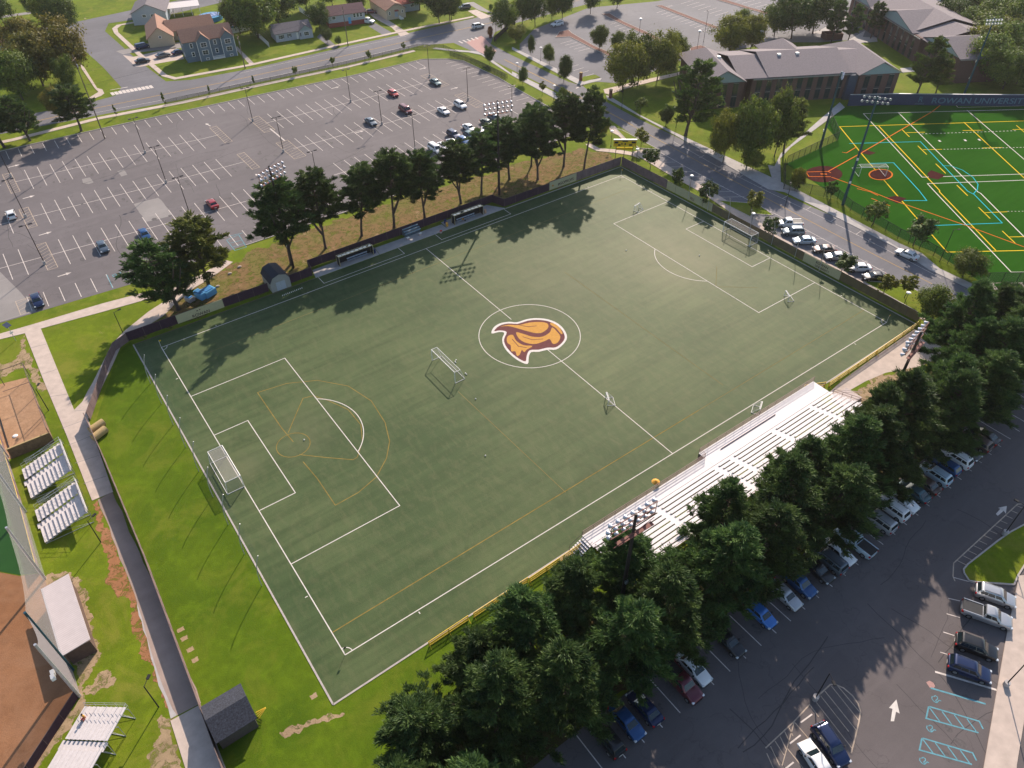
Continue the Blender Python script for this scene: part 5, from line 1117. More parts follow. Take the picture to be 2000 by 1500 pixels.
wood_pole((205, 271), 21.5, 'very tall wooden pole at the car park edge beside three pines'); wood_pole((479, 134), 10.4, 'wooden pole in front of the blue house'); wood_pole((680, 90), 12.4, 'wooden pole in front of the brick fronted house'); wood_pole((879, 45), 11, 'wooden pole on the shaded lawn verge')
# solar sign
c = G(31, 665); so_ = empty('solar_sign', (c[0], c[1], 0), R(30), 'small solar panel on a grey post beside the left walkway', 'solar panel'); MB().tube((0, 0, 0), (0, 0, 3.4), .05, .05, 6).build('pole', M_GALV, so_)
MB().add([(-.5, -.4, 3.2), (.5, -.4, 3.2), (.5, .5, 3.7), (-.5, .5, 3.7), (-.5, -.4, 3.24), (.5, -.4, 3.24), (.5, .5, 3.74), (-.5, .5, 3.74)], [(3, 2, 1, 0), (4, 5, 6, 7), (0, 1, 5, 4), (1, 2, 6, 5), (2, 3, 7, 6), (3, 0, 4, 7)]).build('panel', M_NAVY, so_)
MB().box(-.3, .3, -.06, .0, 1.6, 2.0).build('plate', M_LAMPW, so_)
# power lines between the wooden poles
def wire(p0, h0, p1, h1, label):
    a, b = G(*p0), G(*p1); mb = MB(); pts = []
    for i in range(13): t = i / 12; pts.append((a[0] + (b[0] - a[0]) * t, a[1] + (b[1] - a[1]) * t, h0 + (h1 - h0) * t - 4 * 1.3 * t * (1 - t)))
    tag(mb.path(pts, .022, 4).build('power_line', M_BLK), label, 'wire')
wire((205, 271), 14, (479, 134), 9.6, 'thin cable from the tall wooden pole to the pole at the blue house'); wire((479, 134), 9.4, (680, 90), 11.4, 'thin cable between the poles of the blue and the brick fronted house'); wire((680, 90), 11.2, (879, 45), 10.2, 'thin cable between the pole of the brick fronted house and the shaded lawn')

# ================================================================ FENCES
def fence(pts, h, mat, label, post=2.4, pr=.035, name='fence', group=None, rail=True, pm=None, solid=.02, gap=.0, cat='fence', ph=None, railmat=None, wide_posts=False):
    root = empty(name, (pts[0][0], pts[0][1], 0), 0, label, cat, group); ox, oy = pts[0]
    sc = MB(); rl = MB(); pm = pm or M_STEEL; n = 0
    for a, b in zip(pts, pts[1:]):
        ax, ay, bx, by = a[0] - ox, a[1] - oy, b[0] - ox, b[1] - oy; L = math.dist(a, b); nx, ny = -(by - ay) / L * solid, (bx - ax) / L * solid
        if mat: sc.prism([(ax - nx, ay - ny), (bx - nx, by - ny), (bx + nx, by + ny), (ax + nx, ay + ny)], .04 + gap, h)
        if rail: rl.tube((ax, ay, h + .02), (bx, by, h + .02), pr, pr, 6)
        k = max(1, round(L / post))
        for i in range(k + (1 if b == pts[-1] else 0)):
            t = i / k; MB().tube((ax + (bx - ax) * t, ay + (by - ay) * t, 0), (ax + (bx - ax) * t, ay + (by - ay) * t, (ph or h) + .05), pr * 1.3, pr * 1.3, 6).build('post', pm, root); n += 1
    if mat: sc.build('screen', mat, root)
    if rail: rl.build('top_rail', railmat or pm, root)
    return root
fence([(-59.0, 41.3), (-32.6, 41.0)], 1.9, M_SCREEN, 'dark maroon screen fence beyond the turf, left of the small shed', 3, name='screen_fence')
fence([(-28.3, 41.0), (-23.4, 41.0), (-23.0, 43.8), (22.4, 43.9), (23.4, 40.6), (36.2, 40.5)], 1.9, M_SCREEN, 'dark maroon screen fence running behind the team shelters', 3, name='screen_fence')
fence([(36.3, 40.5), (58.4, 40.2)], 2.2, M_SCREENM, 'mauve brown screen fence at the far right corner by the last pine', 2.6, name='screen_fence')
fence([(58.6, 40.1), (58.9, 24.9)], 2.2, M_SCREENM, 'mauve brown screen fence below the scoreboard', 2.4, name='screen_fence')
fence([(58.9, 24.8), (59.3, 11.0)], 2.0, M_BANNER, 'olive cream screened fence stretch beside the thin young tree', 2.6, name='screen_fence', solid=.022)
MATS['x'] = None
fence([(59.3, 10.9), (59.4, -39.3)], 1.9, M_SCREENB, 'long tan brown screen fence along the right end of the turf', 2.6, name='screen_fence')
fence([(-59.1, 41.2), (-61.6, 39.9), (-63.7, 36.2), (-69.6, 24.2)], 1.8, M_SCREENM, 'mauve screen fence curving along the left walkway', 2.2, name='screen_fence')
fence([(-70.0, 24.0), (-69.9, 14.0), (-70.1, -8.8), (-70.9, -32.8), (-71.4, -46)], 2.0, M_SCREENM, 'long low brown screen fence beside the asphalt path', 3, name='screen_fence')
fence([(-90, -30), (-81.8, -22.5)], 1.5, M_SCREEN, 'dark padded fence along the clay infield at the bottom left', 2.5, name='padded_fence')
fence([(-82.0, -2.0), (-81.7, 13.8), (-81.8, 29.8)], 1.4, M_SCREENM, 'low outfield fence with an orange yellow cap', 3.2, .04, name='capped_fence', railmat=M_YRAIL)
f_ = fence([(-20, 146.8), (36, 144.0), (62, 144.2), (68.8, 138.5), (69.6, 120), (70.0, 104)], 1.3, M_CHAIN, 'thin dark chain fence between main road verge and roadside strip', 3.2, .025, name='chain_fence', pm=M_BLK)
fence([(66.5, 131), (69.3, 118), (69.2, 104)], 1.5, M_CHAIN, 'black picket fence at the upper right corner of the big car park', 2.0, .03, name='chain_fence', pm=M_BLK)
fence(Q((965, 82), (1004, 45), (1006, 48)), 1.6, M_BLK, 'dark solid railing beside the campus walk at the junction', 2, name='railing')
# second turf enclosure
fence(T(3, (470, 925), (545, 1095), (140, 1290)), 2.4, M_CHAIN, 'black chain fence round the home plate corner of the second turf', 2.6, .04, name='chain_fence', pm=M_BLK)
fence(T(3, (120, 1310), (40 + 80, 1480)) + T(7, (540, 60), (640, 150), (1010, 365), (1180, 445), (1400, 560), (1690, 715)), 2.4, M_CHAIN, 'green black chain fence along the road side of the second turf', 3.0, .045, name='chain_fence', pm=M_BLK)
fence(T(7, (1700, 712), (3000, 690)), 2.4, M_CHAIN, 'chain fence along the bottom edge of the second turf', 3.0, .045, name='chain_fence', pm=M_BLK)
# navy wall with lettering
wa, wb = (133.0, 30.4), (200.0, -20.0)
c0 = G(1655, 207); c1 = G(1745, 205); c2 = G(1880, 206.5); c3 = G(2150, 208)
nw = empty('padded_wall', (c0[0], c0[1], 0), 0, 'long navy padded wall with pale university lettering behind the second turf', 'wall')
mbw = MB(); mbt = MB()
seg = [c0, c1, c2, c3]
for a, b in zip(seg, seg[1:]):
    L = math.dist(a, b); nx, ny = -(b[1] - a[1]) / L, (b[0] - a[0]) / L; A = (a[0] - c0[0], a[1] - c0[1]); B = (b[0] - c0[0], b[1] - c0[1])
    mbw.prism([A, B, (B[0] + nx * .2, B[1] + ny * .2), (A[0] + nx * .2, A[1] + ny * .2)], 0, 3.1); mbt.prism([(A[0] - nx * .05, A[1] - ny * .05), (B[0] - nx * .05, B[1] - ny * .05), (B[0] + nx * .3, B[1] + ny * .3), (A[0] + nx * .3, A[1] + ny * .3)], 3.1, 3.2)
mbw.build('wall', M_NAVY, nw); mbt.build('cap', M_GALV, nw)
def wall_text(txt, size, a, b, frac, z, mat=M_NAVYT, sx=1.0):
    ax = math.atan2(b[1] - a[1], b[0] - a[0]); p = (a[0] + (b[0] - a[0]) * frac, a[1] + (b[1] - a[1]) * frac); nx, ny = math.sin(ax), -math.cos(ax)
    o = lettering(txt, size, mat, nw, (p[0] - c0[0] + nx * .05, p[1] - c0[1] + ny * .05, z), (R(90), 0, ax), ext=.02); o.scale = (sx, 1, 1); return o
ta = G(1826, 206); tb_ = G(1995, 207); wall_text('ROWAN UNIVERSITY', 2.2, ta, tb_, .5, .65, sx=1.28)
te = G(1794, 206); e = wall_text('R', 2.2, te, ta, 0, 1.0); wall_text('ATHLETICS', .5, te, ta, 0, .35)
# banners on the fences
def banner(p0, p1, z0, z1, label, lines, mat=M_BANNER, side=-1, ph=0):
    L = math.dist(p0, p1); ax = math.atan2(p1[1] - p0[1], p1[0] - p0[0]); root = empty('banner', (p0[0], p0[1], 0), ax, label, 'banner')
    MB().box(0, L, -.05, .0, z0, z1).build('cloth', mat, root)
    for txt, sz, x, z, m in lines: lettering(txt, sz, m, root, (x, -.06, z), (R(90), 0, 0), ext=.006)
    return root
b0, b1 = G(371, 631), G(447, 602)
bn = banner((-50.2, 40.95), (-41.5, 40.93), .15, 2.0, 'cream banner with a dark club name left of the small shed', [('ROWAN', .85, 4.35, .30, M_BANTXT)])
MB().ball((3.85, -.07, 1.45), .16, 8, 4, .5).ball((4.35, -.07, 1.55), .14, 8, 4, .5).build('emblem', M_BANTXT, bn)
bx = Q((1072, 372), (1122, 352)); bn = banner((bx[0][0], 40.40), (bx[1][0], 40.36), .15, 2.1, 'cream banner with a hashtag slogan near the last far pines', [('#GOPROFS', .95, (bx[1][0] - bx[0][0]) * .60, .62, M_BANTXT)])
MB().ball((.9, -.07, 1.1), .28, 8, 4, .8).build('emblem', M_EMB_G, bn)
bn = banner((59.22, -13.8), (59.2, -22.5), .1, 1.95, 'olive cream banner with two lines of dark lettering on the right fence', [('ROWAN', .75, 4.4, 1.05, M_BANTXT), ('UNIVERSITY', .62, 4.6, .35, M_BANTXT)])
bn = banner((59.0, 19.6), (59.12, 14.0), .2, 1.8, 'faded cream banner stretch with a dark mark beside the thin tree', [('RU', .9, 2.8, .5, M_EMB_B)])
# yellow rails on the near touchline
def yrail(x0, x1, y0, y1, label, h=1.05):
    root = empty('guard_rail', (x0, y0, 0), math.atan2(y1 - y0, x1 - x0), label, 'rail', 'yellow rails on the near touchline'); L = math.dist((x0, y0), (x1, y1)); m = MB()
    for z in (h, h * .55, .12): m.tube((0, 0, z), (L, 0, z), .065, .065, 6)
    m.build('rail', M_YRAIL, root); k = max(1, round(L / 2.6)); mm = None
    for i in range(k + 1): MB().tube((L * i / k, 0, 0), (L * i / k, 0, h + .03), .07, .07, 6).tube((L * i / k, 0, h * .5), (L * i / k, -.6, .02), .035, .035, 5).build('post', M_YRAIL, root)
    for z in (0,): MB().box(0, L, -.008, .008, .14, h - .05).build('mesh_panel', MATS.get('ychain') or mat_net('ychain', (.40, .26, .04), .30), root)
yrail(-46.1, -40.4, -41.0, -40.9, 'first yellow rail section from the near left corner'); yrail(-39.6, -31.2, -41.0, -40.9, 'second yellow rail section from the near left corner'); yrail(-31.0, -22.4, -41.1, -40.9, 'yellow rail ending at the grandstand stairs')
yrail(31.5, 45.0, -40.6, -40.3, 'long yellow rail right of the grandstand beside the sandy ground'); yrail(45.2, 58.9, -40.3, -39.9, 'yellow rail running into the near right corner')
yrail(24.5, 28.2, -38.9, -39.6, 'yellow gate rail by the right half of the grandstand'); yrail(27.6, 31.0, -38.6, -40.2, 'small yellow gate leaf swung open near the grandstand end')
flat('sandy_ground', Q((1618, 768), (1644, 744), (1700, 703), (1786, 643), (1812, 650), (1850, 690), (1800, 715), (1730, 728), (1690, 745), (1655, 765), (1640, 785)), .012, M_CONC)
soft('sandy_ground', Q((1630, 790), (1700, 740), (1800, 700), (1770, 780), (1690, 810)), .0085, M_DIRT, 1.2, 32)
slab('paving', Q((1092, 1090), (1112, 1075), (1120, 1083), (1098, 1102)), 0, .05, M_CONC)
# ================================================================ GOALS, SHELTERS, BENCHES
def goal(x, y, rz, w, h, d, label, r=.06, name='goal', group=None, net=True, top=.9, mat=None, netmat=None, fr=None):
    mat = mat or M_LAMPW; root = empty(name, (x, y, .022), rz, label, 'goal', group)
    m = MB(); m.tube((0, -w / 2, h), (0, w / 2, h), r, r, 8); m.build('crossbar', mat, root)
    for s in (-1, 1): MB().tube((0, s * w / 2, 0), (0, s * w / 2, h + r * .6), r, r, 8).build('post', mat, root)
    fm = MB(); fr = fr or r * .7
    for s in (-1, 1): fm.tube((0, s * w / 2, .04), (-d, s * w / 2, .04), fr, fr, 6); fm.tube((0, s * w / 2, h), (-top, s * w / 2, h), fr, fr, 6); fm.tube((-top, s * w / 2, h), (-d, s * w / 2, .04), fr * .8, fr * .8, 6)
    fm.tube((-d, -w / 2, .04), (-d, w / 2, .04), fr, fr, 6)
    if top > .05: fm.tube((-top, -w / 2, h), (-top, w / 2, h), fr, fr, 6)
    fm.build('frame', mat, root)
    if net:
        n = MB(); a, b = w / 2 - .02, .03
        n.quad((0, -a, h - b), (0, a, h - b), (-top, a, h - b), (-top, -a, h - b)); n.quad((-top, -a, h - b), (-top, a, h - b), (-d + .05, a, b), (-d + .05, -a, b))
        for s in (-1, 1): n.poly([(0, s * a, b), (0, s * a, h - b), (-top, s * a, h - b), (-d + .05, s * a, b)])
        n.build('net', netmat or M_NET, root)
    return root
goal(-54.85, 0, 0, 7.32, 2.44, 2.5, 'full size white goal with pale net at the left end of the turf', .065, top=2.2)
goal(54.8, 0, math.pi, 7.32, 2.44, 2.6, 'full size white goal with dark net at the right end of the turf', .065, top=2.2, netmat=mat_net('dark_net', (.26, .23, .21), .30))
goal(-17.9, .6, math.pi, 7.32, 2.44, 1.9, 'large portable goal standing alone left of the centre circle', .06, top=1.1, netmat=mat_net('light_net', (.5, .48, .44), .10))
gl = 'small training goals'
for (bx, by, rz, lb) in ((*G(1243, 409), R(100), 'small goal lying near the upper edge of the far penalty box'), (*G(1535, 584), R(150), 'small goal on the lower line of the far penalty box'), (*G(1185, 785), R(150), 'small goal standing on the halfway line'), (*G(1484, 803), R(-60), 'small goal beside the grandstand')):
    goal(bx, by, rz, 1.9, 1.25, 1.2, lb, .055, 'training_goal', gl, net=True, top=.15, netmat=mat_net('thin_net%d' % int(bx), (.5, .5, .45), .10))
goal(*G(1703, 345), R(-125), 6.4, 2.4, 4.6, 'large hexagonal framed cage goal on the second turf', .06, 'cage_goal', top=1.6, netmat=MATS.get('thin_net18') or mat_net('cage_net', (.5, .5, .45), .15))
# corner flags
for x, y, lb in ((-L2, W2, 'left far'), (L2, W2, 'right far'), (L2, -W2, 'right near'), (-L2, -W2, 'left near')):
    r = empty('corner_flag', (x, y, .02), 0, 'corner flag post in the %s corner of the turf' % lb, 'flag post', 'corner flags'); MB().tube((0, 0, 0), (0, 0, 1.6), .025, .02, 6).build('pole', M_LAMPW, r); MB().box(0, .35, -.006, .006, 1.3, 1.6).build('flag', M_BLK if y < 0 and x < 0 else M_YBRIGHT, r)
# curved net poles behind both ends
def netpoles(x, ys, s, label, h=5.9):
    root = empty('ball_net', (x, ys[0], 0), 0, label, 'net')
    for y in ys:
        m = MB(); pts = [(s * (.0 + .9 * (i / 8) ** 3), y - ys[0], h * i / 8) for i in range(9)]; m.path(pts, .055, 6); m.build('post', M_GALV, root)
    m = MB()
    for i in range(8):
        a, b = s * .9 * (i / 8) ** 3, s * .9 * ((i + 1) / 8) ** 3; m.quad((a, 0, h * i / 8), (a, ys[-1] - ys[0], h * i / 8), (b, ys[-1] - ys[0], h * (i + 1) / 8), (b, 0, h * (i + 1) / 8))
    m.build('netting', MATS.get('hazenet') or mat_net('hazenet', (.35, .36, .34), .05), root)
netpoles(-59.2, [27.4 - i * 6.05 for i in range(9)], 1, 'row of tall thin curved posts with ball netting along the left end'); netpoles(59.0, [18 - i * 6.0 for i in range(7)], -1, 'row of tall thin curved posts with ball netting along the right end')
def shelter(x0, x1, label):
    root = empty('team_shelter', (x0, 40.3, .05), 0, label, 'team shelter', 'team shelters'); L = x1 - x0; D = 1.35; h = 2.3; f = MB()
    for x in (0, L): f.tube((x, 0, 0), (x, 0, h), .05, .05, 6); f.tube((x, D, 0), (x, D, h - .25), .05, .05, 6); f.tube((x, 0, h), (x, D, h - .25), .05, .05, 6)
    f.tube((0, 0, h), (L, 0, h), .055, .055, 6); f.tube((0, D, h - .25), (L, D, h - .25), .05, .05, 6)
    for i in range(1, 8): f.tube((L * i / 8, 0, h), (L * i / 8, D, h - .25), .04, .04, 5)
    f.build('frame', plain('shelter_cream', (.55, .45, .26), .6), root)
    MB().quad((.03, .03, h - .05), (L - .03, .03, h - .05), (L - .03, D - .03, h - .30), (.03, D - .03, h - .30)).build('roof_panel', glass('shelter_glass', (.03, .045, .055)), root)
    MB().box(.02, L - .02, D - .02, D + .02, .03, h - .3).build('back_panel', M_BLK, root)
    for i in (0, 1): MB().box(-.01 if i == 0 else L - .01, .01 if i == 0 else L + .01, .05, D - .05, .03, h - .35).build('side_panel', M_BLK, root)
def bench(x0, x1, y, label, rz=0):
    root = empty('team_bench', (x0, y, .05), rz, label, 'bench', 'aluminium team benches'); L = x1 - x0; al = plain('bench_blue_grey', (.45, .50, .58), .4, .3)
    MB().box(0, L, -.15, .15, .42, .46).build('seat', al, root); MB().box(0, L, .28, .33, .62, .88).build('backrest', al, root)
    for i in range(4): x = .2 + (L - .4) * i / 3; MB().tube((x, -.1, 0), (x, -.1, .42), .03, .03, 5).tube((x, .3, 0), (x, .32, .85), .03, .03, 5).build('leg', M_GALV, root)
shelter(-17.6, -10.0, 'left team shelter with cream frame and dark glass roof'); shelter(10.0, 17.5, 'right team shelter with cream frame and dark glass roof')
bench(-15.6, -11.0, 40.95, 'pale bench under the left team shelter'); bench(10.9, 15.6, 40.75, 'pale bench under the right team shelter')
def barrel(xy, col, label, r=.3, h=.85, z=.05): o = empty('barrel', (xy[0], xy[1], z), 0, label, 'bin'); MB().tube((0, 0, 0), (0, 0, h * .5), r * .85, r, 12).tube((0, 0, h * .5), (0, 0, h), r, r * .85, 12).build('drum', col, o, True); MB().tube((0, 0, h), (0, 0, h + .06), r * .95, r * .9, 12).build('lid', col, o)
M_BLUED = plain('blue_plastic', (.01, .03, .12), .5); M_BLUEL = plain('light_blue_plastic', (.10, .36, .62), .6, var=.06); M_AMBER = plain('amber_plastic', (.70, .33, .04), .5)
c5 = lambda X, Y: G(580 + X / 4.762, 360 + Y / 4.762)
barrel(c5(722, 640), M_BLUED, 'dark blue bin right of the left team shelter'); barrel(c5(1380, 362), M_BLUED, 'dark blue bin left of the right team shelter'); barrel(c5(1397, 392), M_AMBER, 'amber barrel beside the blue bin at the right shelter'); barrel(c5(1752, 268), plain('peach_plastic', (.62, .36, .22), .6), 'peach coloured barrel right of the right team shelter')
r = empty('equipment_bag', (*c5(1545, 345), .05), 0, 'black and amber bag on the right team bench', 'bag'); MB().ball((0, 0, .55), .28, 8, 5, .6).build('bag_body', M_AMBER, r, True); MB().ball((.35, -.3, .22), .2, 8, 5, .8).build('pouch', M_BLK, r, True)
# small blue grey seating stand behind the patio
st = empty('seating_stand', (-1.2, 42.4, .045), R(2), 'small blue grey stepped stand between the two shelters', 'stand')
MB().box(0, 3.7, 0, 1.6, 0, 1.0).build('base', plain('slate_panel', (.09, .12, .14), .7), st)
for i in range(3): MB().box(-.1, 3.8, -.25 + i * .5, .1 + i * .5, .75 + i * .32, .82 + i * .32).build('seat_row', plain('pale_blue_board', (.26, .36, .42), .6), st)
for i, (X, Y) in enumerate(((1035, 515), (1150, 475), (1340, 452))): cc = c5(X, Y); r = empty('cool_box', (*cc, .05), .3 * i, ('pale box before the left leg of the small stand', 'pale box before the right leg of the small stand', 'small pinkish cooler at the turf edge by the right bench area')[i], 'box'); MB().box(-.3, .3, -.22, .22, 0, .45).build('tub', plain('pale_pink_box', (.50, .38, .34), .7), r, bevel=.04); MB().box(-.32, .32, -.24, .24, .45, .52).build('lid', M_LAMPW if i < 2 else M_TAILL, r)
# white flagged cone line near the shed
for i in range(12):
    p = G(552 + i * 3.45, 578 - i * 1.35); o = MB().tube((0, 0, 0), (0, 0, .26), .085, .02, 8).build('marker_cone', M_LAMPW); o.location = (p[0], p[1], .022); tag(o, ORD[i] + ' small white marker cone from the left in the line before the shed', 'cone', 'line of white marker cones')
for i, (u, v) in enumerate(((891, 703), (889, 706), (909, 729), (911, 731), (594, 859), (929, 779), (948, 890), (1223, 489), (1366, 499), (890, 708))):
    p = G(u, v, .11); o = MB().ball((0, 0, .11), .115 if i not in (0,) else .12, 10, 6).build('football', M_LAMPW, None, True); o.location = (p[0], p[1], .022)
    tag(o, ('white ball touching the cluster beside the portable goal', 'white ball in the cluster beside the portable goal', 'white ball behind the near post of the portable goal', 'second ball behind the near post of the portable goal', 'white ball inside the gold circle of the left penalty area', 'lone white ball below the portable goal', 'lone white ball left of centre in the near half', 'lone white ball left of the far penalty box', 'white ball on the pale spot inside the far penalty box', 'lowest white ball in the cluster beside the portable goal')[i], 'ball', 'white balls on the turf')
# ================================================================ SHEDS
def gambrel_shed():
    root = empty('storage_shed', (-30.3, 40.0, 0), 0, 'small cream shed with dark blue barn roof at the turf edge', 'shed'); w_, D, e, kx, kz, ap = 1.95, 4.7, 2.1, 1.35, 3.1, 3.55
    wm = plain('shed_cream', (.34, .32, .28), .8, var=.05); m = MB(); pr = [(-w_, 0), (w_, 0), (w_, e), (kx, kz - .06), (0, ap - .06), (-kx, kz - .06), (-w_, e)]
    m.add([(x, 0, z) for x, z in pr] + [(x, D, z) for x, z in pr], [tuple(range(7)), tuple(range(13, 6, -1))] + [(i, i + 7, (i + 1) % 7 + 7, (i + 1) % 7) for i in range(7)]); m.build('wall', wm, root)
    rm = plain('shed_roof_blue', (.012, .018, .035), .75); q = [(-w_ - .12, e - .12), (-kx - .03, kz), (0, ap), (kx + .03, kz), (w_ + .12, e - .12)]; m = MB()
    for a, b in zip(q, q[1:]): m.add([(a[0], -.12, a[1]), (b[0], -.12, b[1]), (b[0], D + .1, b[1]), (a[0], D + .1, a[1]), (a[0], -.12, a[1] + .07), (b[0], -.12, b[1] + .07), (b[0], D + .1, b[1] + .07), (a[0], D + .1, a[1] + .07)], [(3, 2, 1, 0), (4, 5, 6, 7), (0, 1, 5, 4), (1, 2, 6, 5), (2, 3, 7, 6), (3, 0, 4, 7)])
    m.build('roof', rm, root)
    for s in (-1, 1): MB().box(s * .47 - .45, s * .47 + .45, -.05, .0, .05, 1.95).build('door', plain('shed_door', (.42, .44, .46), .7, var=.04), root)
    MB().box(-1.02, 1.02, -.06, -.055, 1.95, 2.05).build('lintel', wm, root)
gambrel_shed()
def slate_shed():
    root = empty('storage_shed', (-70.55, -38.0, 0), 0, 'dark shingled gable shed beside the path at the bottom', 'shed'); W_, D, e, ap = 4.1, 4.4, 2.3, 3.3
    m = MB(); pr = [(0, 0), (D, 0), (D, e), (D / 2, ap - .05), (0, e)]; m.add([(0, y, z) for y, z in pr] + [(W_, y, z) for y, z in pr], [tuple(range(4, -1, -1)), tuple(range(5, 10))] + [(i, (i + 1) % 5, (i + 1) % 5 + 5, i + 5) for i in range(5)]); m.build('wall', plain('shed_dark', (.10, .085, .08), .8), root)
    m = MB(); sm = plain('shingle_slate', (.038, .040, .052), .9, var=.55, scale=6)
    for s in (-1, 1):
        y0, y1 = (-.25 if s < 0 else D + .25), D / 2; z0, z1 = e - .12, ap
        m.add([(-.25, y0, z0), (W_ + .25, y0, z0), (W_ + .25, y1, z1), (-.25, y1, z1), (-.25, y0, z0 + .08), (W_ + .25, y0, z0 + .08), (W_ + .25, y1, z1 + .08), (-.25, y1, z1 + .08)], [(3, 2, 1, 0), (4, 5, 6, 7), (0, 1, 5, 4), (1, 2, 6, 5), (2, 3, 7, 6), (3, 0, 4, 7)])
    m.build('roof', sm, root); MB().box(W_ - .01, W_ + .05, 1.2, 2.9, .1, 2.1).build('door', M_CONC2, root)
    for i in range(4): o = MB().tube((0, 0, 0), (1.1, .25 * i - .4, .55), .05, .05, 5).build('hurdle', M_YRAIL); o.location = (-66.1, -36.4 - i * .35, .2 + .12 * i); tag(o, 'yellow bar leaning at the shingled shed, ' + ORD[i] + ' from the top', 'bar', 'yellow bars beside the shingled shed')
slate_shed()
def dugout_block():
    root = empty('dugout', (-81.8, -18.0, 0), 0, 'long low dugout with a pale pink ribbed metal roof', 'dugout'); MB().box(.3, 3.1, .1, 10.6, 0, 2.45).build('wall', plain('dugout_brown', (.115, .07, .055), .85), root)
    rm = mat_bands('pink_ribbed_roof', (.52, .44, .42), (.60, .52, .50), 1.1, 'Y', .6, .25); m = MB(); m.add([(-.1, -.2, 2.55), (3.3, -.2, 2.95), (3.3, 10.9, 2.95), (-.1, 10.9, 2.55), (-.1, -.2, 2.68), (3.3, -.2, 3.08), (3.3, 10.9, 3.08), (-.1, 10.9, 2.68)], [(3, 2, 1, 0), (4, 5, 6, 7), (0, 1, 5, 4), (1, 2, 6, 5), (2, 3, 7, 6), (3, 0, 4, 7)]); m.build('roof', rm, root)
    MB().box(-.16, .02, -.2, 10.9, 2.45, 2.62).build('gutter', M_REDST, root)
dugout_block()
# backstop netting with its leaning steel posts
bs_ = empty('backstop_net', (-81.7, 10.3, 0), 0, 'tall grey backstop netting hung on steel posts round the clay infield', 'net'); bp = [(0, 24), (0, 12), (.1, 0), (0, -13.5), (0, -29.0), (-.1, -32.8)]; hs = [11, 11.5, 12, 11.5, 12.8, 11.8]
bp = [(0, 13, 11.5), (.1, 0, 12), (0, -13.5, 11.0), (0, -29.0, 12.8), (-.1, -32.8, 11.8)]
for i, (x, y, h) in enumerate(bp): MB().tube((x, y, 0), (x, y, h), .20, .15, 10).build('post', M_POLEB if i == 3 else M_GALV, bs_)
for i, ((x0, y0, h0), (x1, y1, h1)) in enumerate(zip(bp, bp[1:])):
    m = MB(); n = 8
    for k in range(n):
        a, b = k / n, (k + 1) / n; s0, s1 = 1.2 * 4 * a * (1 - a), 1.2 * 4 * b * (1 - b); ya, yb = y0 + (y1 - y0) * a, y0 + (y1 - y0) * b
        m.quad((x0, ya, 0.02), (x0, yb, .02), (x0, yb, h0 + (h1 - h0) * b - s1 - .3), (x0, ya, h0 + (h1 - h0) * a - s0 - .3))
    m.build('netting', M_NETS if i == 3 else M_NETG, bs_)
for i, dz in enumerate((5.3, 4.9)): MB().box(-.9 - .1, -.5 - .1, -33.0 + i * .9 - .2, -32.6 + i * .9, dz, dz + .5).build('speaker', M_LAMPW, bs_)
# sand pit frame and batting cage
sp = empty('batting_cage', (-81.2, 22.6, 0), 0, 'open timber and net cage round the sandy pit at the left edge', 'cage')
MB().box(0, 5.9, -.08, .0, 0, 2.0).build('end_board', plain('timber_dark', (.16, .10, .055), .9, var=.3), sp); MB().box(-.05, 5.95, -.14, .06, 2.0, 2.08).build('board_cap', M_TAN, sp)
m = MB()
for y in (0, 6.5, 13, 19): m.tube((5.9, y, 0), (5.9, y, 3.0), .06, .06, 6); m.tube((2, y, 3.0), (5.9, y, 3.0), .04, .04, 5) if y > 12 else None
m.tube((5.9, 0, 3.0), (5.9, 19, 3.0), .05, .05, 6); m.tube((2, 19, 3.0), (5.9, 19, 3.0), .05, .05, 6); m.tube((2, 19, 0), (2, 19, 3), .06, .06, 6); m.build('frame', M_STEEL, sp)
MB().quad((5.9, 0, 0), (5.9, 19, 0), (5.9, 19, 3), (5.9, 0, 3)).build('netting', mat_net('cage_dark', (.10, .09, .09), .14), sp); MB().box(-.1, .05, 0, 19, 0, .14).build('edging', M_BLK, sp)
p = G(30, 852); o = MB().ball((0, 0, .05), .42, 10, 5, .35).build('sandbag', M_LAMPW); o.location = (p[0], p[1], .0); tag(o, 'white bag lying in the sandy pit', 'bag')
# rolled turf leaning on the fence
for i, (u, v, lb) in enumerate(((192, 838, 'upper'), (197, 852, 'lower'))):
    p = G(u, v); r = empty('turf_roll', (p[0], p[1], 0), R(20 + 5 * i), lb + ' of the two tan rolls of matting beside the walkway fence', 'roll', 'tan rolls of matting'); MB().tube((-1.2, 0, .62), (1.2, 0, .62), .62, .62, 18).build('roll', M_TAN, r, False); MB().tube((1.19, 0, .62), (1.22, 0, .62), .34, .34, 14).build('core', M_BLK, r)
# blue containers under the left pine
for i, (u, v, w_, d_, h_, mt, lb) in enumerate(((372, 588, 1.3, 1.6, 1.0, M_GALV, 'small grey cart with a light blue bin beside the containers'), (393, 582, 1.3, 2.4, 1.5, M_BLUEL, 'upright light blue container beneath the left pine'), (409, 576, 2.4, 2.0, 1.4, M_BLUEL, 'wider blue container with an open tray beneath the left pine'))):
    p = G(u, v); r = empty('container', (p[0], p[1], 0), R(20), lb, 'container'); MB().box(-w_ / 2, w_ / 2, -d_ / 2, d_ / 2, .12, h_).build('tub', mt, r, bevel=.06); MB().box(-w_ * .36, w_ * .36, -d_ * .36, d_ * .36, h_, h_ + .12).build('lid', plain('mid_blue_plastic', (.03, .18, .42), .5), r, bevel=.03)
    for s in (-1, 1): MB().tube((s * w_ * .4, -d_ * .4, .12), (s * w_ * .4 + .05, -d_ * .4, .12), .12, .12, 8).build('wheel', M_TYRE, r)
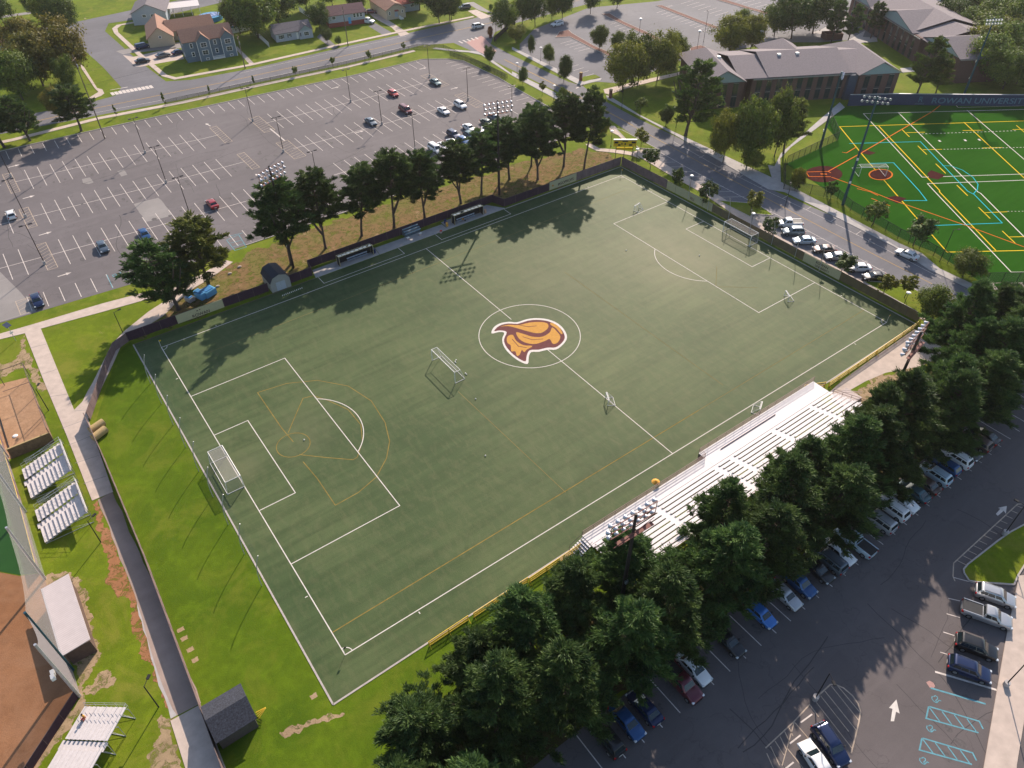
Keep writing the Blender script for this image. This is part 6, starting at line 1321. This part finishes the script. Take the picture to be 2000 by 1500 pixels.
for i, (u, v) in enumerate(((468, 522), (449, 535), (425, 560))): p = G(u, v); o = MB().ball((0, 0, .12), .45, 9, 5, .5).build('rock', M_CONC); o.location = (p[0], p[1], 0); o.scale = (1, .6, 1); tag(o, 'pale flat stone on the bare bank, ' + ('nearest the car park', 'middle one', 'nearest the walkway')[i], 'stone')
# scoreboard
sb = empty('scoreboard', (60.0, 43.2, 0), math.atan2(41.4 - 43.2, 62.4 - 60.0) , 'yellow scoreboard on posts behind the far corner of the turf', 'scoreboard')
MB().box(-1.2, 4.4, -.15, .15, 3.4, 5.0).build('panel', M_YBRIGHT, sb); MB().box(-1.3, 4.5, -.18, .18, 5.0, 5.22).build('cap', M_LAMPW, sb); MB().box(-.4, 3.6, -.12, .12, 2.5, 3.1).build('lower_panel', M_YBRIGHT, sb)
for x in (-.5, 1.6, 3.7): MB().box(x - .07, x + .07, -.05, .09, 0, 3.4).build('post', M_POLE, sb)
for x0, x1, z0, z1 in ((-1.0, -.1, 4.2, 4.7), (-.1, .5, 3.6, 4.0), (3.2, 4.2, 4.2, 4.7), (2.6, 3.4, 3.6, 4.0), (.9, 2.3, 4.62, 4.9), (.7, .95, 3.9, 4.3), (1.5, 1.8, 3.8, 4.3)): MB().box(x0, x1, -.17, -.14, z0, z1).build('display', M_BLK, sb)
# red columns
for i, (u, v) in enumerate(((1134, 158), (1192, 192), (958, 74))): p = G(u, v); r = empty('marker_column', (p[0], p[1], 0), R(20), ('red brown gateway column at the car park entrance island', 'red brown column at the lawn corner opposite the entrance', 'orange brown column at the red crossing')[i], 'column'); MB().box(-.35, .35, -.35, .35, 0, 2.4).build('shaft', M_REDST, r); MB().box(-.42, .42, -.42, .42, 2.4, 2.55).build('cap', M_TAN, r)
be = empty('bin_enclosure', (*G(1628, 78), 0), R(-28), 'dark brick bin enclosure on the lawn behind the dormitory', 'enclosure'); mb = MB()
for b_ in ((-3, 3, -.15, .15), (-3, -2.7, .15, 3.2), (2.7, 3, .15, 3.2), (-3, 3, 3.2, 3.5)): mb.box(*b_, 0, 1.9)
mb.build('wall', plain('brick_dark', (.12, .055, .045), .9, var=.25, scale=6), be)
# ================================================================ GRANDSTAND
def grandstand():
    root = empty('grandstand', (0, 0, 0), 0, 'long white aluminium grandstand between the turf and the pine belt', 'grandstand'); xa, xb, xm = -21.4, 29.3, 2.3
    MB().box(xa, xm, -41.95, -40.1, 1.12, 1.2).build('walkway', M_ALU, root); MB().box(xm, xb, -41.95, -38.9, 1.13, 1.21).build('walkway', M_ALU, root)
    fas = MB(); fas.box(xa, xm, -40.14, -40.09, .1, 1.1); fas.box(xm, xb, -38.94, -38.89, .1, 1.1); fas.box(xm - .03, xm + .02, -40.08, -38.95, .1, 1.1); fas.box(xm + 3.2, 18, -40.35, -40.28, 1.22, 1.36); fas.build('fascia', M_STEEL, root)
    aisles = [(-10.8, -9.7), (1.6, 2.7), (4.9, 6.0), (14.3, 15.5), (23.4, 24.4)]
    for i in range(10):
        y = -42.1 - i * .80; z = 1.22 + i * .23; fl = MB().box(xa, xb, y - .34, y + .08, z - .05, z); fl.build('foot_board', M_ALU, root); cur = xa
        sm = MB()
        for a, b in aisles + [(xb, xb)]:
            if b > a: sm.box(a + .04, b - .04, y - .74, y - .32, z + .06, z + .10)
            if a > cur: sm.box(cur, a, y - .56, y - .24, z + .22, z + .27)
            cur = b
        sm.build('seat_row', M_ALU, root)
    fr = MB()
    for k in range(18):
        x = xa + .1 + (xb - xa - .2) * k / 17; fr.tube((x, -50.1, 0), (x, -50.1, 3.4), .06, .06, 5); fr.tube((x, -46.4, 0), (x, -46.4, 2.1), .05, .05, 5); fr.tube((x, -42.7, .1), (x, -50.1, 3.3), .05, .05, 5); fr.tube((x, -50.1, .2), (x, -46.4, 2), .04, .04, 5)
    fr.build('frame', M_STEEL, root)
    rl = MB()
    for x0, x1, y in ((xa, xm, -40.12), (xm, xb, -38.92)):
        for z in (1.45, 1.8, 2.2): rl.tube((x0, y, z), (x1, y, z), .05, .05, 5)
        k = int((x1 - x0) / 1.9)
        for i in range(k + 1): x = x0 + (x1 - x0) * i / k; rl.tube((x, y, 1.1), (x, y, 2.2), .03, .03, 5)
    for z in (1.55, 1.9, 2.2): rl.tube((xm, -40.12, z), (xm, -38.92, z), .03, .03, 5)
    for x in (xa, xb):
        for z in (.6, 1.05): rl.tube((x, -42.7, 1.2 + z), (x, -50.1, 3.5 + z), .03, .03, 5)
        for i in range(6): y = -42.7 - i * 1.48; rl.tube((x, y, 1.2 + i * .46), (x, y, 2.3 + i * .46), .03, .03, 5)
    for z in (.6, 1.05): rl.tube((xa, -50.1, 3.5 + z), (xb, -50.1, 3.5 + z), .03, .03, 5)
    for i in range(26): x = xa + (xb - xa) * i / 25; rl.tube((x, -50.1, 3.3), (x, -50.1, 4.6), .025, .025, 5)
    rl.build('railing', plain('rail_brown', (.17, .10, .09), .6, .1), root)
    for i in range(6): MB().box(xa - 2.2 + i * .36, xa - 1.9 + i * .36, -42.1, -40.3, .14 + i * .19, .19 + i * .19).build('stair_tread', M_ALU, root)
    sr = MB()
    for y in (-42.15, -40.25): sr.tube((xa - 2.3, y, .95), (xa, y, 2.1), .03, .03, 5); sr.tube((xa - 2.3, y, 0), (xa - 2.3, y, .95), .03, .03, 5); sr.box(xa - 2.3, xa, y - .02, y + .02, .0, .1)
    sr.build('stair_rail', M_STEEL, root)
    m = MB()
    for z in (.7, 1.1): m.tube((xb + .05, -42.6, z + 1), (xb + 4.4, -45.2, z), .035, .035, 5)
    m.box(xb + .1, xb + 4.2, -45.6, -42.6, .2, .28); m.build('ramp', plain('ramp_grey', (.45, .36, .33), .7), root)
grandstand()
p = G(1278, 956); r = empty('umbrella', (p[0], p[1], 0), 0, 'small bright orange shade umbrella at the grandstand rail', 'umbrella'); MB().tube((0, 0, 1.7), (0, 0, 2.05), .62, .05, 10).build('canopy', M_AMBER, r); MB().tube((0, 0, 0), (0, 0, 1.8), .025, .025, 5).build('pole', M_GALV, r)
def bleacher(x, y, rz, L, rows, label, aisle=None, rail=True, side=1, back=True):
    """local x = rise direction, y = along the rows"""
    root = empty('bleacher', (x, y, 0), rz, label, 'bleacher', 'small aluminium bleachers'); fl = MB()
    cuts = [(0, L)] if aisle is None else [(0, aisle), (aisle + 1.15, L)]
    for i in range(rows):
        m = MB(); z = .45 + i * .21; xx = i * .62
        for a, b in cuts: m.box(xx, xx + .30, a, b, z, z + .05)
        m.build('seat_row', M_ALU2, root)
        fb = MB()
        if i:
            for a, b in cuts: fb.box(xx - .31, xx - .03, a, b, z - .20, z - .16)
        if aisle is not None: fb.box(xx - .3, xx + .3, aisle + .08, aisle + 1.07, z - .30, z - .25)
        if fb.v: fb.build('foot_board', M_ALU2, root)
    D = rows * .62; H_ = .45 + rows * .21; fr = MB()
    for k in range(5): yy = .15 + (L - .3) * k / 4; fr.tube((D, yy, 0), (D, yy, H_), .035, .035, 5); fr.tube((0, yy, .05), (D, yy, H_ - .2), .035, .035, 5); fr.tube((0, yy, .05), (D, yy, .05), .035, .035, 5); fr.tube((D, yy, .05), (D * .4, yy, H_ * .4), .025, .025, 5)
    fr.build('frame', M_GALV, root); rl = MB()
    for z in (.5, 1.0): rl.tube((D + .05, 0, H_ + z), (D + .05, L, H_ + z), .025, .025, 5)
    for yy in (0, L):
        for z in (.55, 1.0): rl.tube((.2, yy, .45 + z), (D, yy, H_ + z), .022, .022, 5)
        for k in range(5): xx = .2 + (D - .2) * k / 4; rl.tube((xx, yy, .4 + (H_ - .4) * k / 4), (xx, yy, 1.45 + (H_ - .45) * k / 4), .022, .022, 5)
    rl.build('railing', M_GALV, root)
    if back: MB().box(D - .32, D - .02, 0, L, H_ - .32, H_ - .27).box(D + .06, D + .09, 0, L, H_ - .05, H_ + .5).build('back_board', M_ALU2, root)
    return root
bleacher(-80.4, 12.0, 0, 6.8, 10, 'upper of the two white bleachers beside the left walkway', 3.2); bleacher(-80.4, 2.5, 0, 6.8, 10, 'lower of the two white bleachers beside the left walkway', 3.2)
bl3 = bleacher(-87.4, -30.1, R(-46), 8.2, 10, 'pale bleacher with a seated person at the bottom left corner', 3.4, back=False)
for (x, y, lb) in ((-79.6, 19.6, 'upper'), (-79.6, 10.0, 'lower')):
    r = empty('ramp_rail', (x, y, 0), R(14), 'thin galvanised ramp railing lying above the %s walkway bleacher' % lb, 'railing', 'ramp railings'); m = MB()
    for z in (.9, .5): m.tube((0, 0, z), (5.6, 0, z), .022, .022, 5); m.tube((0, .55, z), (5.6, .55, z), .022, .022, 5)
    for k in range(5): m.tube((1.4 * k, 0, 0), (1.4 * k, 0, .9), .022, .022, 5); m.tube((1.4 * k, .55, 0), (1.4 * k, .55, .9), .022, .022, 5); m.tube((1.4 * k, 0, .1), (1.4 * k, .55, .1), .022, .022, 5)
    m.build('rails', M_GALV, r)
# seated person on the bottom bleacher
def person():
    sx, sy = G(165, 1401, .85); root = empty('person', (sx, sy, .42), R(215), 'person in yellow top and red shorts sitting on the bottom left bleacher', 'person')
    vs = [(0, 0, .45), (0, 0, .62), (.02, 0, .82), (.03, 0, .98), (.04, 0, 1.06), (0, .10, .43), (.40, .14, .45), (.42, .14, .06), (.54, .14, .02), (0, -.10, .43), (.42, -.12, .46), (.46, -.12, .06), (.58, -.12, .02), (.02, .19, .94), (.10, .26, .68), (.32, .16, .60), (.02, -.19, .94), (.12, -.25, .70), (.34, -.12, .62)]
    es = [(0, 1), (1, 2), (2, 3), (3, 4), (0, 5), (5, 6), (6, 7), (7, 8), (0, 9), (9, 10), (10, 11), (11, 12), (3, 13), (13, 14), (14, 15), (3, 16), (16, 17), (17, 18)]
    rr = [.14, .13, .15, .09, .055, .10, .075, .05, .045, .10, .075, .05, .045, .06, .045, .035, .06, .045, .035]
    me = bpy.data.meshes.new('body'); me.from_pydata(vs, es, []); o = bpy.data.objects.new('body', me); COL.objects.link(o); o.modifiers.new('s', 'SKIN'); sv = me.skin_vertices[0].data
    for i, q in enumerate(rr): sv[i].radius = (q, q)
    sv[0].use_root = True; o.modifiers.new('u', 'SUBSURF').levels = 1
    dg = bpy.context.evaluated_depsgraph_get(); m2 = bpy.data.meshes.new_from_object(o.evaluated_get(dg)); bpy.data.objects.remove(o)
    sk = plain('skin', (.45, .26, .17), .6); m2.materials.clear(); m2.materials.append(M_AMBER); m2.materials.append(sk); m2.materials.append(plain('red_cloth', (.50, .06, .05), .8))
    for p in m2.polygons:
        c = p.center; p.material_index = 0 if (c.z > .56 and abs(c.y) < .24 and c.x < .2) else (2 if c.x < .36 and c.z > .3 and c.z < .6 else 1); p.use_smooth = True
    b = bpy.data.objects.new('body', m2); COL.objects.link(b); b.parent = root
    MB().ball((.06, 0, 1.18), .105, 12, 8, 1.2).ball((.165, 0, 1.17), .018, 6, 4).ball((.055, .105, 1.17), .022, 6, 4).ball((.055, -.105, 1.17), .022, 6, 4).build('head', sk, root, True)
    MB().ball((.035, 0, 1.215), .115, 12, 8, 1.05).build('hair', plain('hair', (.05, .03, .02), .8), root, True)
person()
# ================================================================ DORMITORIES
M_BRICK = plain('brick_wall', (.135, .072, .060), .9, var=.18, scale=5); M_SHING = plain('shingle_brown', (.20, .165, .170), .9, var=.14, scale=2.5); M_PANEL = plain('gable_panel', (.30, .36, .36), .8, var=.05); M_GUT = plain('eave_trim', (.30, .27, .24), .7); M_WINGL = glass('window_glass', (.012, .03, .034)); M_RECESS = plain('recess_dark', (.035, .04, .045), .8)
def prism_roof(mb, s0, s1, t0, t1, ze, zr, axis, th=.18, hip0=0, hip1=0, ov=.6):
    """gable roof over a local rectangle; ridge along axis; hips pull the ridge ends in"""
    f = (lambda a, b, z: (a, b, z)) if axis == 's' else (lambda a, b, z: (b, a, z))
    a0, a1, b0, b1 = (s0, s1, t0, t1) if axis == 's' else (t0, t1, s0, s1); bm_ = (b0 + b1) / 2; sl = (zr - ze) / ((b1 - b0) / 2); b0 -= ov; b1 += ov; ze2 = ze - sl * ov
    V = [f(a0, b0, ze2), f(a1, b0, ze2), f(a1, b1, ze2), f(a0, b1, ze2), f(a0 + hip0, bm_, zr), f(a1 - hip1, bm_, zr)]; W2_ = [(x, y, z + th) for x, y, z in V]
    fs = [(0, 1, 5, 4), (2, 3, 4, 5)] + ([(3, 0, 4)] if hip0 else []) + ([(1, 2, 5)] if hip1 else []); mb.add(V, [q[::-1] for q in fs]); mb.add(W2_, fs)
    n = 6; vv = V + W2_; ed = [(0, 1)] + ([(1, 2)] if hip1 else [(1, 5), (5, 2)]) + [(2, 3)] + ([(3, 0)] if hip0 else [(3, 4), (4, 0)])
    mb.add(vv, [(a, b, b + n, a + n) for a, b in ed])
def gable_fill(mb, a, b0, b1, ze, zr, axis, th=.25):
    f = (lambda a, b, z: (a, b, z)) if axis == 's' else (lambda a, b, z: (b, a, z)); m = (b0 + b1) / 2
    V = [f(a, b0, ze), f(a, b1, ze), f(a, m, zr - .1), f(a + th, b0, ze), f(a + th, b1, ze), f(a + th, m, zr - .1)]; mb.add(V, [(0, 1, 2), (5, 4, 3), (0, 3, 4, 1), (1, 4, 5, 2), (2, 5, 3, 0)])
def strips(root, s0, s1, n, t, h, normal, w_=1.55, face='t'):
    """recessed two storey window bays"""
    for i in range(n):
        c = s0 + (s1 - s0) * (i + .5) / n
        g = (lambda a, b, z0, z1: MB().box(a, b, t - .03, t + .02, z0, z1)) if face == 't' else (lambda a, b, z0, z1: MB().box(t - .03, t + .02, a, b, z0, z1))
        g(c - w_ / 2, c + w_ / 2, .1, h - .1).build('window_bay', M_RECESS, root)
        for z0, z1 in ((.5, 3.0), (3.7, 6.7)):
            for s in (-1, 1):
                a, b = sorted((c + s * .05, c + s * (w_ / 2 - .08))); gg = (MB().box(a, b, t - .06, t - .035, z0, z1) if face == 't' else MB().box(t - .06, t - .035, a, b, z0, z1)); gg.build('window', M_WINGL, root)
            (MB().box(c - w_ / 2, c + w_ / 2, t - .075, t - .03, z1 + .02, z1 + .14) if face == 't' else MB().box(t - .075, t - .03, c - w_ / 2, c + w_ / 2, z1 + .02, z1 + .14)).build('transom', M_GUT, root)
def vent(root, s, t, z): MB().box(s - .45, s + .45, t - .45, t + .45, z - .6, z + .45).build('roof_vent', M_LAMPW, root); 
D1 = empty('dormitory', (100, 50, 0), R(-28.5), 'long two storey brick dormitory with pale triangular gables facing the second turf', 'building')
MB().box(13.0, 43.2, 3.9, 25.2, 0, 7.1).build('wall', M_BRICK, D1)
MB().box(-.8, 9.8, 1.9, 25.2, 0, 7.12).build('wall', M_BRICK, D1); MB().box(9.82, 12.98, 6.5, 25, 0, 7.0).build('wall', M_BRICK, D1); MB().box(43.6, 55.2, 1.9, 25.2, 0, 7.14).build('wall', M_BRICK, D1)
mb = MB(); prism_roof(mb, 9, 17.4, 3.9, 25.2, 7.2, 9.7, 's', ov=.5); mb.build('roof', M_SHING, D1); mb = MB(); prism_roof(mb, 17.2, 41.6, 3.9, 25.4, 7.35, 10.4, 's', ov=.6); mb.build('roof', M_SHING, D1); mb = MB(); prism_roof(mb, 41.4, 48, 3.9, 25.2, 7.2, 9.7, 's', ov=.5); mb.build('roof', M_SHING, D1)
for s0, s1 in ((-1.3, 10.0), (43.3, 55.6)):
    mb = MB(); prism_roof(mb, s0, s1, 1.4, 26.5, 7.2, 10.3, 't', hip1=6, ov=.4); mb.build('roof', M_SHING, D1); mb = MB(); gable_fill(mb, 1.7, s0, s1, 7.15, 10.2, 't'); mb.build('gable', M_PANEL, D1)
    strips(D1, s0 + .8, s1 - .8, 3, 1.9, 7.1, 0)
mb = MB(); prism_roof(mb, 24, 35, 15, 30, 7.3, 10.3, 't', hip1=5, ov=.5); mb.build('roof', M_SHING, D1)
strips(D1, 13.6, 40.6, 9, 3.9, 7.1, 0); MB().box(13.0, 43.2, 3.15, 3.35, 6.75, 7.05).build('gutter', M_GUT, D1)
MB().box(40.9, 43.5, 2.6, 3.88, 0, 6.9).build('entrance_bay', plain('slate_blue_panel', (.05, .07, .11), .6), D1)
for s, t, z in ((23.4, 12.6, 9.9), (28.9, 12.8, 9.9), (6.2, 14, 9.6)): vent(D1, s, t, z)
D2 = empty('dormitory', (100, 50, 0), R(-28.5), 'second brick dormitory stepping away at the top right with several gables', 'building')
MB().box(76.6, 102, 28.2, 74, 0, 7.1).build('wall', M_BRICK, D2); MB().box(78.3, 93.0, 9.6, 28.1, 0, 7.1).build('wall', M_BRICK, D2)
mb = MB(); prism_roof(mb, 76.6, 102, 33.6, 74, 7.3, 10.6, 't', ov=.7); mb.build('roof', M_SHING, D2); mb = MB(); prism_roof(mb, 77.4, 101, 24, 33.8, 6.9, 9.9, 't', ov=.5); mb.build('roof', M_SHING, D2)
mb = MB(); prism_roof(mb, 77.6, 94.0, 9.6, 28.6, 7.2, 10.2, 's', ov=.6); mb.build('roof', M_SHING, D2); mb = MB(); gable_fill(mb, 77.9, 9.9, 28.4, 7.15, 10.1, 's'); mb.build('gable', M_PANEL, D2); mb = MB(); gable_fill(mb, 93.1, 9.9, 28.4, 7.15, 10.1, 's'); mb.build('gable', M_PANEL, D2)
mb = MB(); prism_roof(mb, 75.9, 90, 32.6, 56.5, 7.25, 10.5, 's', ov=.2); mb.build('roof', M_SHING, D2); mb = MB(); gable_fill(mb, 76.1, 32.6, 56.5, 7.2, 10.4, 's'); mb.build('gable', M_PANEL, D2)
mb = MB(); prism_roof(mb, 75.9, 90, 60, 76, 7.25, 10.5, 's', ov=.2); mb.build('roof', M_SHING, D2); mb = MB(); gable_fill(mb, 76.1, 60, 76, 7.2, 10.4, 's'); mb.build('gable', M_PANEL, D2)
strips(D2, 30, 73, 13, 76.6, 7.1, 0, 1.2, 's'); strips(D2, 12, 26, 4, 78.3, 7.1, 0, 1.1, 's'); vent(D2, 88, 17.5, 9.9)
mb = MB(); mb.box(76.0, 76.2, 28, 74, 6.8, 7.05); mb.box(78, 93.4, 8.95, 9.1, 6.75, 7.0); mb.build('gutter', M_GUT, D2)
sb2 = empty('flat_building', (*G(1845, 28), 0), R(-28.5), 'small brown building with a bright white flat roof behind the second dormitory', 'building'); MB().box(-5, 4, -2, 6, 0, 5).build('wall', plain('tan_wall', (.22, .18, .15), .9), sb2); MB().box(-5.2, 4.2, -2.2, 6.2, 5, 5.35).build('roof', M_ALU, sb2)
for i in range(3): MB().box(-5.04, -5.0, -.6 + i * 2, .4 + i * 2, 2.6, 3.8).build('window', M_WINGL, sb2)
# ================================================================ HOUSES
def window(root, x, z, w_=.9, h=1.3, y=0, mat=None, n=1):
    fr = MB().box(x - w_ / 2 - .12, x + w_ / 2 + .12, y - .05, y, z - h / 2 - .12, z + h / 2 + .12).build('window', M_LAMPW, root)
    for i in range(n): a = x - w_ / 2 + w_ * i / n + .03; MB().box(a, a + w_ / n - .06, y - .075, y - .052, z - h / 2, z - .03).build('pane', M_WINGL, fr); MB().box(a, a + w_ / n - .06, y - .075, y - .052, z + .03, z + h / 2).build('pane', M_WINGL, fr)
bh = empty('house', (-3.8, 176.7, 0), R(-7.5), 'tall blue grey two storey house with brown roof and two front gables', 'house'); M_BLUEW = mat_bands('blue_siding', (.115, .16, .20), (.15, .20, .245), 2.6, 'Z', .7, .3); M_ROOFB = plain('shingle_tan_brown', (.30, .16, .11), .9, var=.14, scale=2.5)
MB().box(0, 15.5, 0, 7.5, 0, 6.3).build('wall', M_BLUEW, bh); MB().box(4.0, 7.9, -1.0, 0, 0, 6.31).build('wall', M_BLUEW, bh); MB().box(11.5, 15.55, -1.0, 0, 0, 6.31).build('wall', M_BLUEW, bh)
mb = MB(); prism_roof(mb, -.4, 15.9, 0, 7.5, 6.3, 8.9, 's', ov=.4); mb.build('roof', M_ROOFB, bh)
for a, b in ((4.0, 7.9), (11.5, 15.55)):
    mb = MB(); prism_roof(mb, a, b, -1.4, 3.6, 6.3, 8.2, 't', ov=.35, th=.12); mb.build('roof', M_ROOFB, bh); mb = MB(); gable_fill(mb, -1.0, a, b, 6.28, 8.1, 't', .2); mb.build('gable', M_BLUEW, bh)
    for z in (4.9, 2.6): window(bh, (a + b) / 2, z, 1.7, 1.2, -1.0, n=2)
    window(bh, (a + b) / 2 + .2, .6, .8, .5, -1.0)
    for x in (a, b): MB().box(x - .08, x + .08, -1.06, -.98, 0, 6.3).build('corner_trim', M_LAMPW, bh)
for x in (2.3, 9.7):
    for z in (4.9, 2.3): window(bh, x, z, .75, 1.2, 0)
for z in (1.2, 4.6): MB().box(-.06, .0, 2.5, 3.6, z, z + 1.2).build('window', M_LAMPW, bh)
MB().box(7.9, 11.5, -1.5, 0, .2, .35).build('porch', M_LAMPW, bh); mb = MB(); mb.box(7.9, 11.5, -1.5, -1.44, 1.1, 1.2)
for i in range(13): mb.box(7.95 + i * .29, 8.05 + i * .29, -1.5, -1.44, .35, 1.1)
mb.build('porch_rail', M_LAMPW, bh); MB().box(-.12, 16, -.1, 0, 6.16, 6.3).build('gutter', M_LAMPW, bh)
def house(name, xy, rz, L, D, e, r, wall, roof, label, wins=(), axis='s', extra=None, base=None):
    root = empty('house', (xy[0], xy[1], 0), R(rz), label, 'house'); MB().box(0, L, 0, D, 0, e).build('wall', wall, root); mb = MB(); prism_roof(mb, -.4 if axis == 's' else 0, L + .4 if axis == 's' else L, 0 if axis == 's' else -.4, D if axis == 's' else D + .4, e, r, axis, ov=.4); mb.build('roof', roof, root)
    mb = MB()
    if axis == 's': gable_fill(mb, 0, 0, D, e - .02, r, 's', .2); gable_fill(mb, L - .2, 0, D, e - .02, r, 's', .2)
    else: gable_fill(mb, 0, 0, L, e - .02, r, 't', .2); gable_fill(mb, D - .2, 0, L, e - .02, r, 't', .2)
    mb.build('gable', wall, root)
    if base: MB().box(-.04, L + .04, -.04, 0, 0, base[0]).build('brick_base', base[1], root)
    for q in wins: window(root, *q)
    return root
M_WSID = plain('white_siding', (.44, .44, .47), .8, var=.04); M_CREAM = plain('cream_siding', (.52, .42, .30), .8, var=.05); M_ROOFG = plain('shingle_grey', (.15, .13, .14), .9, var=.15, scale=2.5); M_ROOFM = plain('shingle_maroon', (.19, .10, .095), .9, var=.15, scale=2.5); M_PALEB = plain('pale_blue_siding', (.38, .42, .47), .8, var=.04); M_BRKR = plain('brick_red', (.30, .07, .05), .9)
h3 = house('h', (26.9, 178.1), -8, 12.4, 7.6, 2.7, 4.6, M_WSID, M_ROOFG, 'single storey white cottage with grey roof and dark shutters', ((1.9, 1.5, 1.0, 1.1), (4.6, 1.8, .6, .7), (9.0, 1.6, .5, 1.1), (10.3, 1.6, 1.6, 1.1, -.9, None, 3)))
MB().box(7.9, 12.5, -.85, 0, 0, 2.7).build('wall', M_WSID, h3); mb = MB(); prism_roof(mb, 7.9, 12.5, -1.2, 3.8, 2.7, 4.4, 't', ov=.4, th=.12); mb.build('roof', M_ROOFG, h3); mb = MB(); gable_fill(mb, -.85, 7.9, 12.5, 2.68, 4.3, 't', .2); mb.build('gable', M_PANEL, h3)
for x in (1.2, 2.6, 4.1, 5.1, 8.3): MB().box(x - .15, x + .15, -.06 if x < 8 else -.92, -.001 if x < 8 else -.86, 1.0, 2.1).build('shutter', M_BLK, h3)
MB().box(7.0, 7.7, -.06, 0, .1, 2.1).build('door', M_LAMPW, h3)
h4 = house('h', (48.0, 181.2), -12, 13.2, 7.5, 4.0, 6.0, M_WSID, M_ROOFM, 'white house with maroon roof on a red brick ground floor', ((2.0, 3.1, 1.2, .8), (9.4, 3.1, .8, 1.1), (10.6, 3.1, .8, 1.1), (11.8, 3.1, .8, 1.1)), base=(1.5, M_BRKR)); MB().box(7.0, 8.0, -.06, 0, .6, 2.7).build('door', M_BLUEL, h4)
MB().box(-.02, .0, -.03, 7.5, 0, 1.5).build('brick_base', M_BRKR, h4)
h5 = house('h', (68.6, 176.6), -6, 7.4, 16, 3.4, 5.2, M_CREAM, M_ROOFB, 'cream house with tan gable and white front steps', ((1.2, 2.2, .6, .9), (6.2, 2.3, .5, .8)), axis='t'); MB().box(3.2, 4.3, -.06, 0, .7, 2.6).build('door', M_PALEB, h5)
for i in range(4): MB().box(4.6 + i * .3, 5.0 + i * .3, -1.6, 0, 0, .95 - i * .2).build('step', M_LAMPW, h5)
MB().add([(2.9, -.9, 2.75), (4.6, -.9, 2.75), (4.4, 0, 3.1), (3.1, 0, 3.1)], [(0, 1, 2, 3)]).build('awning', M_BRKR, h5)
house('h', (76.8, 181.5), -6, 8.0, 9, 2.9, 4.6, M_PALEB, M_BRKR, 'pale house wing with a worn red roof right of the cream house', ((5.0, 1.9, 1.4, .7),))
house('h', (-9.4, 198.5), -14, 8.0, 16, 2.9, 6.0, M_CREAM, M_ROOFB, 'beige gabled house behind the blue house', ((4.0, 3.0, .7, .6),), axis='t')
house('h', (-1.5, 201.5), -8, 15, 8.5, 3.0, 5.4, M_CREAM, M_ROOFB, 'long brown roofed wing joining the beige house behind the blue one', ())
house('h', (-6.8, 226.5), -22, 11.5, 15, 3.9, 6.6, M_PALEB, M_ROOFG, 'pale blue house with grey roof and two high windows near the top street', ((4.2, 2.9, 1.2, .7), (7.0, 2.9, 1.2, .7)), axis='t')
house('h', (-55, 222), -22, 12, 15, 3.5, 6.5, M_WSID, M_ROOFB, 'white walled house with brown roof at the left edge', ())
house('h', (-68, 262), -10, 14, 10, 3.2, 5.6, M_BRKR, M_ROOFB, 'red house roof glimpsed at the top left corner', ())
cp = empty('carport', (*G(322, 36), 0), R(-14), 'open carport with a white metal roof behind the pale blue house', 'carport'); MB().box(0, 13, 0, 8, 2.9, 3.02).build('roof', M_ALU2, cp)
for x in (.3, 3.5, 6.6, 9.8, 12.7):
    for y in (.2, 7.8): MB().box(x - .09, x + .09, y - .09, y + .09, 0, 2.9).build('post', M_LAMPW, cp)
po = empty('pool', (*G(413, 38), 0), 0, 'blue walled above ground pool tent with pale panels behind the houses', 'pool'); MB().tube((0, 0, 0), (0, 0, 1.5), 4.0, 4.0, 24).build('pool_wall', plain('pool_blue', (.03, .22, .42), .6), po)
for i in range(5): MB().box(-3.4 + i * 1.4, -2.3 + i * 1.4, -2.2, 2.4, 1.5, 1.62).build('cover_panel', plain('pool_cover', (.20, .27, .45), .6), po)
tp = empty('trampoline', (*G(458, 52), 0), 0, 'round purple trampoline with a blue skirt behind the white fence', 'trampoline'); MB().tube((0, 0, .0), (0, 0, .9), 2.6, 2.6, 20).build('skirt', plain('pool_blue', (.03, .22, .42), .6), tp); MB().tube((0, 0, .9), (0, 0, .95), 2.7, 2.7, 20).build('mat', plain('plum_mat', (.12, .08, .12), .8), tp)
house('h', (30.5, 218), -20, 6, 5, 2.3, 3.4, M_BRKR, M_ROOFG, 'small dark red garden shed behind the blue pool', ())
MB_ = [fence(Q((452, 66), (490, 58)), 1.7, M_LAMPW, 'white board fence joining the blue house garden', 2.4, name='board_fence', pm=M_LAMPW), fence(Q((494, 62), (526, 92)), 1.6, M_LAMPW, 'white board fence sloping down to the cottage lawn', 2.4, name='board_fence', pm=M_LAMPW), fence(Q((585, 22), (606, 36)), 1.7, M_LAMPW, 'white fence between cottage garden and the dense tree', 2.4, name='board_fence', pm=M_LAMPW), fence(Q((684, 2), (716, 28)), 1.8, M_LAMPW, 'white fence beside the brick fronted house', 2.4, name='board_fence', pm=M_LAMPW)]
# ================================================================ AIR
hz = MB().box(-420, 700, -320, 620, -1.0, 90).build('haze', None); hz['kind'] = 'stuff'
hm, ht, hb = _new('haze_air'); ht.nodes.remove(hb); pv = N(ht, 'ShaderNodeVolumePrincipled'); pv.inputs['Density'].default_value = .00008; pv.inputs['Color'].default_value = (.93, .90, .88, 1); pv.inputs['Anisotropy'].default_value = .45
ht.links.new(pv.outputs[0], ht.nodes['Material Output'].inputs['Volume']); hz.data.materials.append(hm)
S.cycles.volume_bounces = 0; S.cycles.volume_step_rate = 20; S.cycles.volume_max_steps = 8
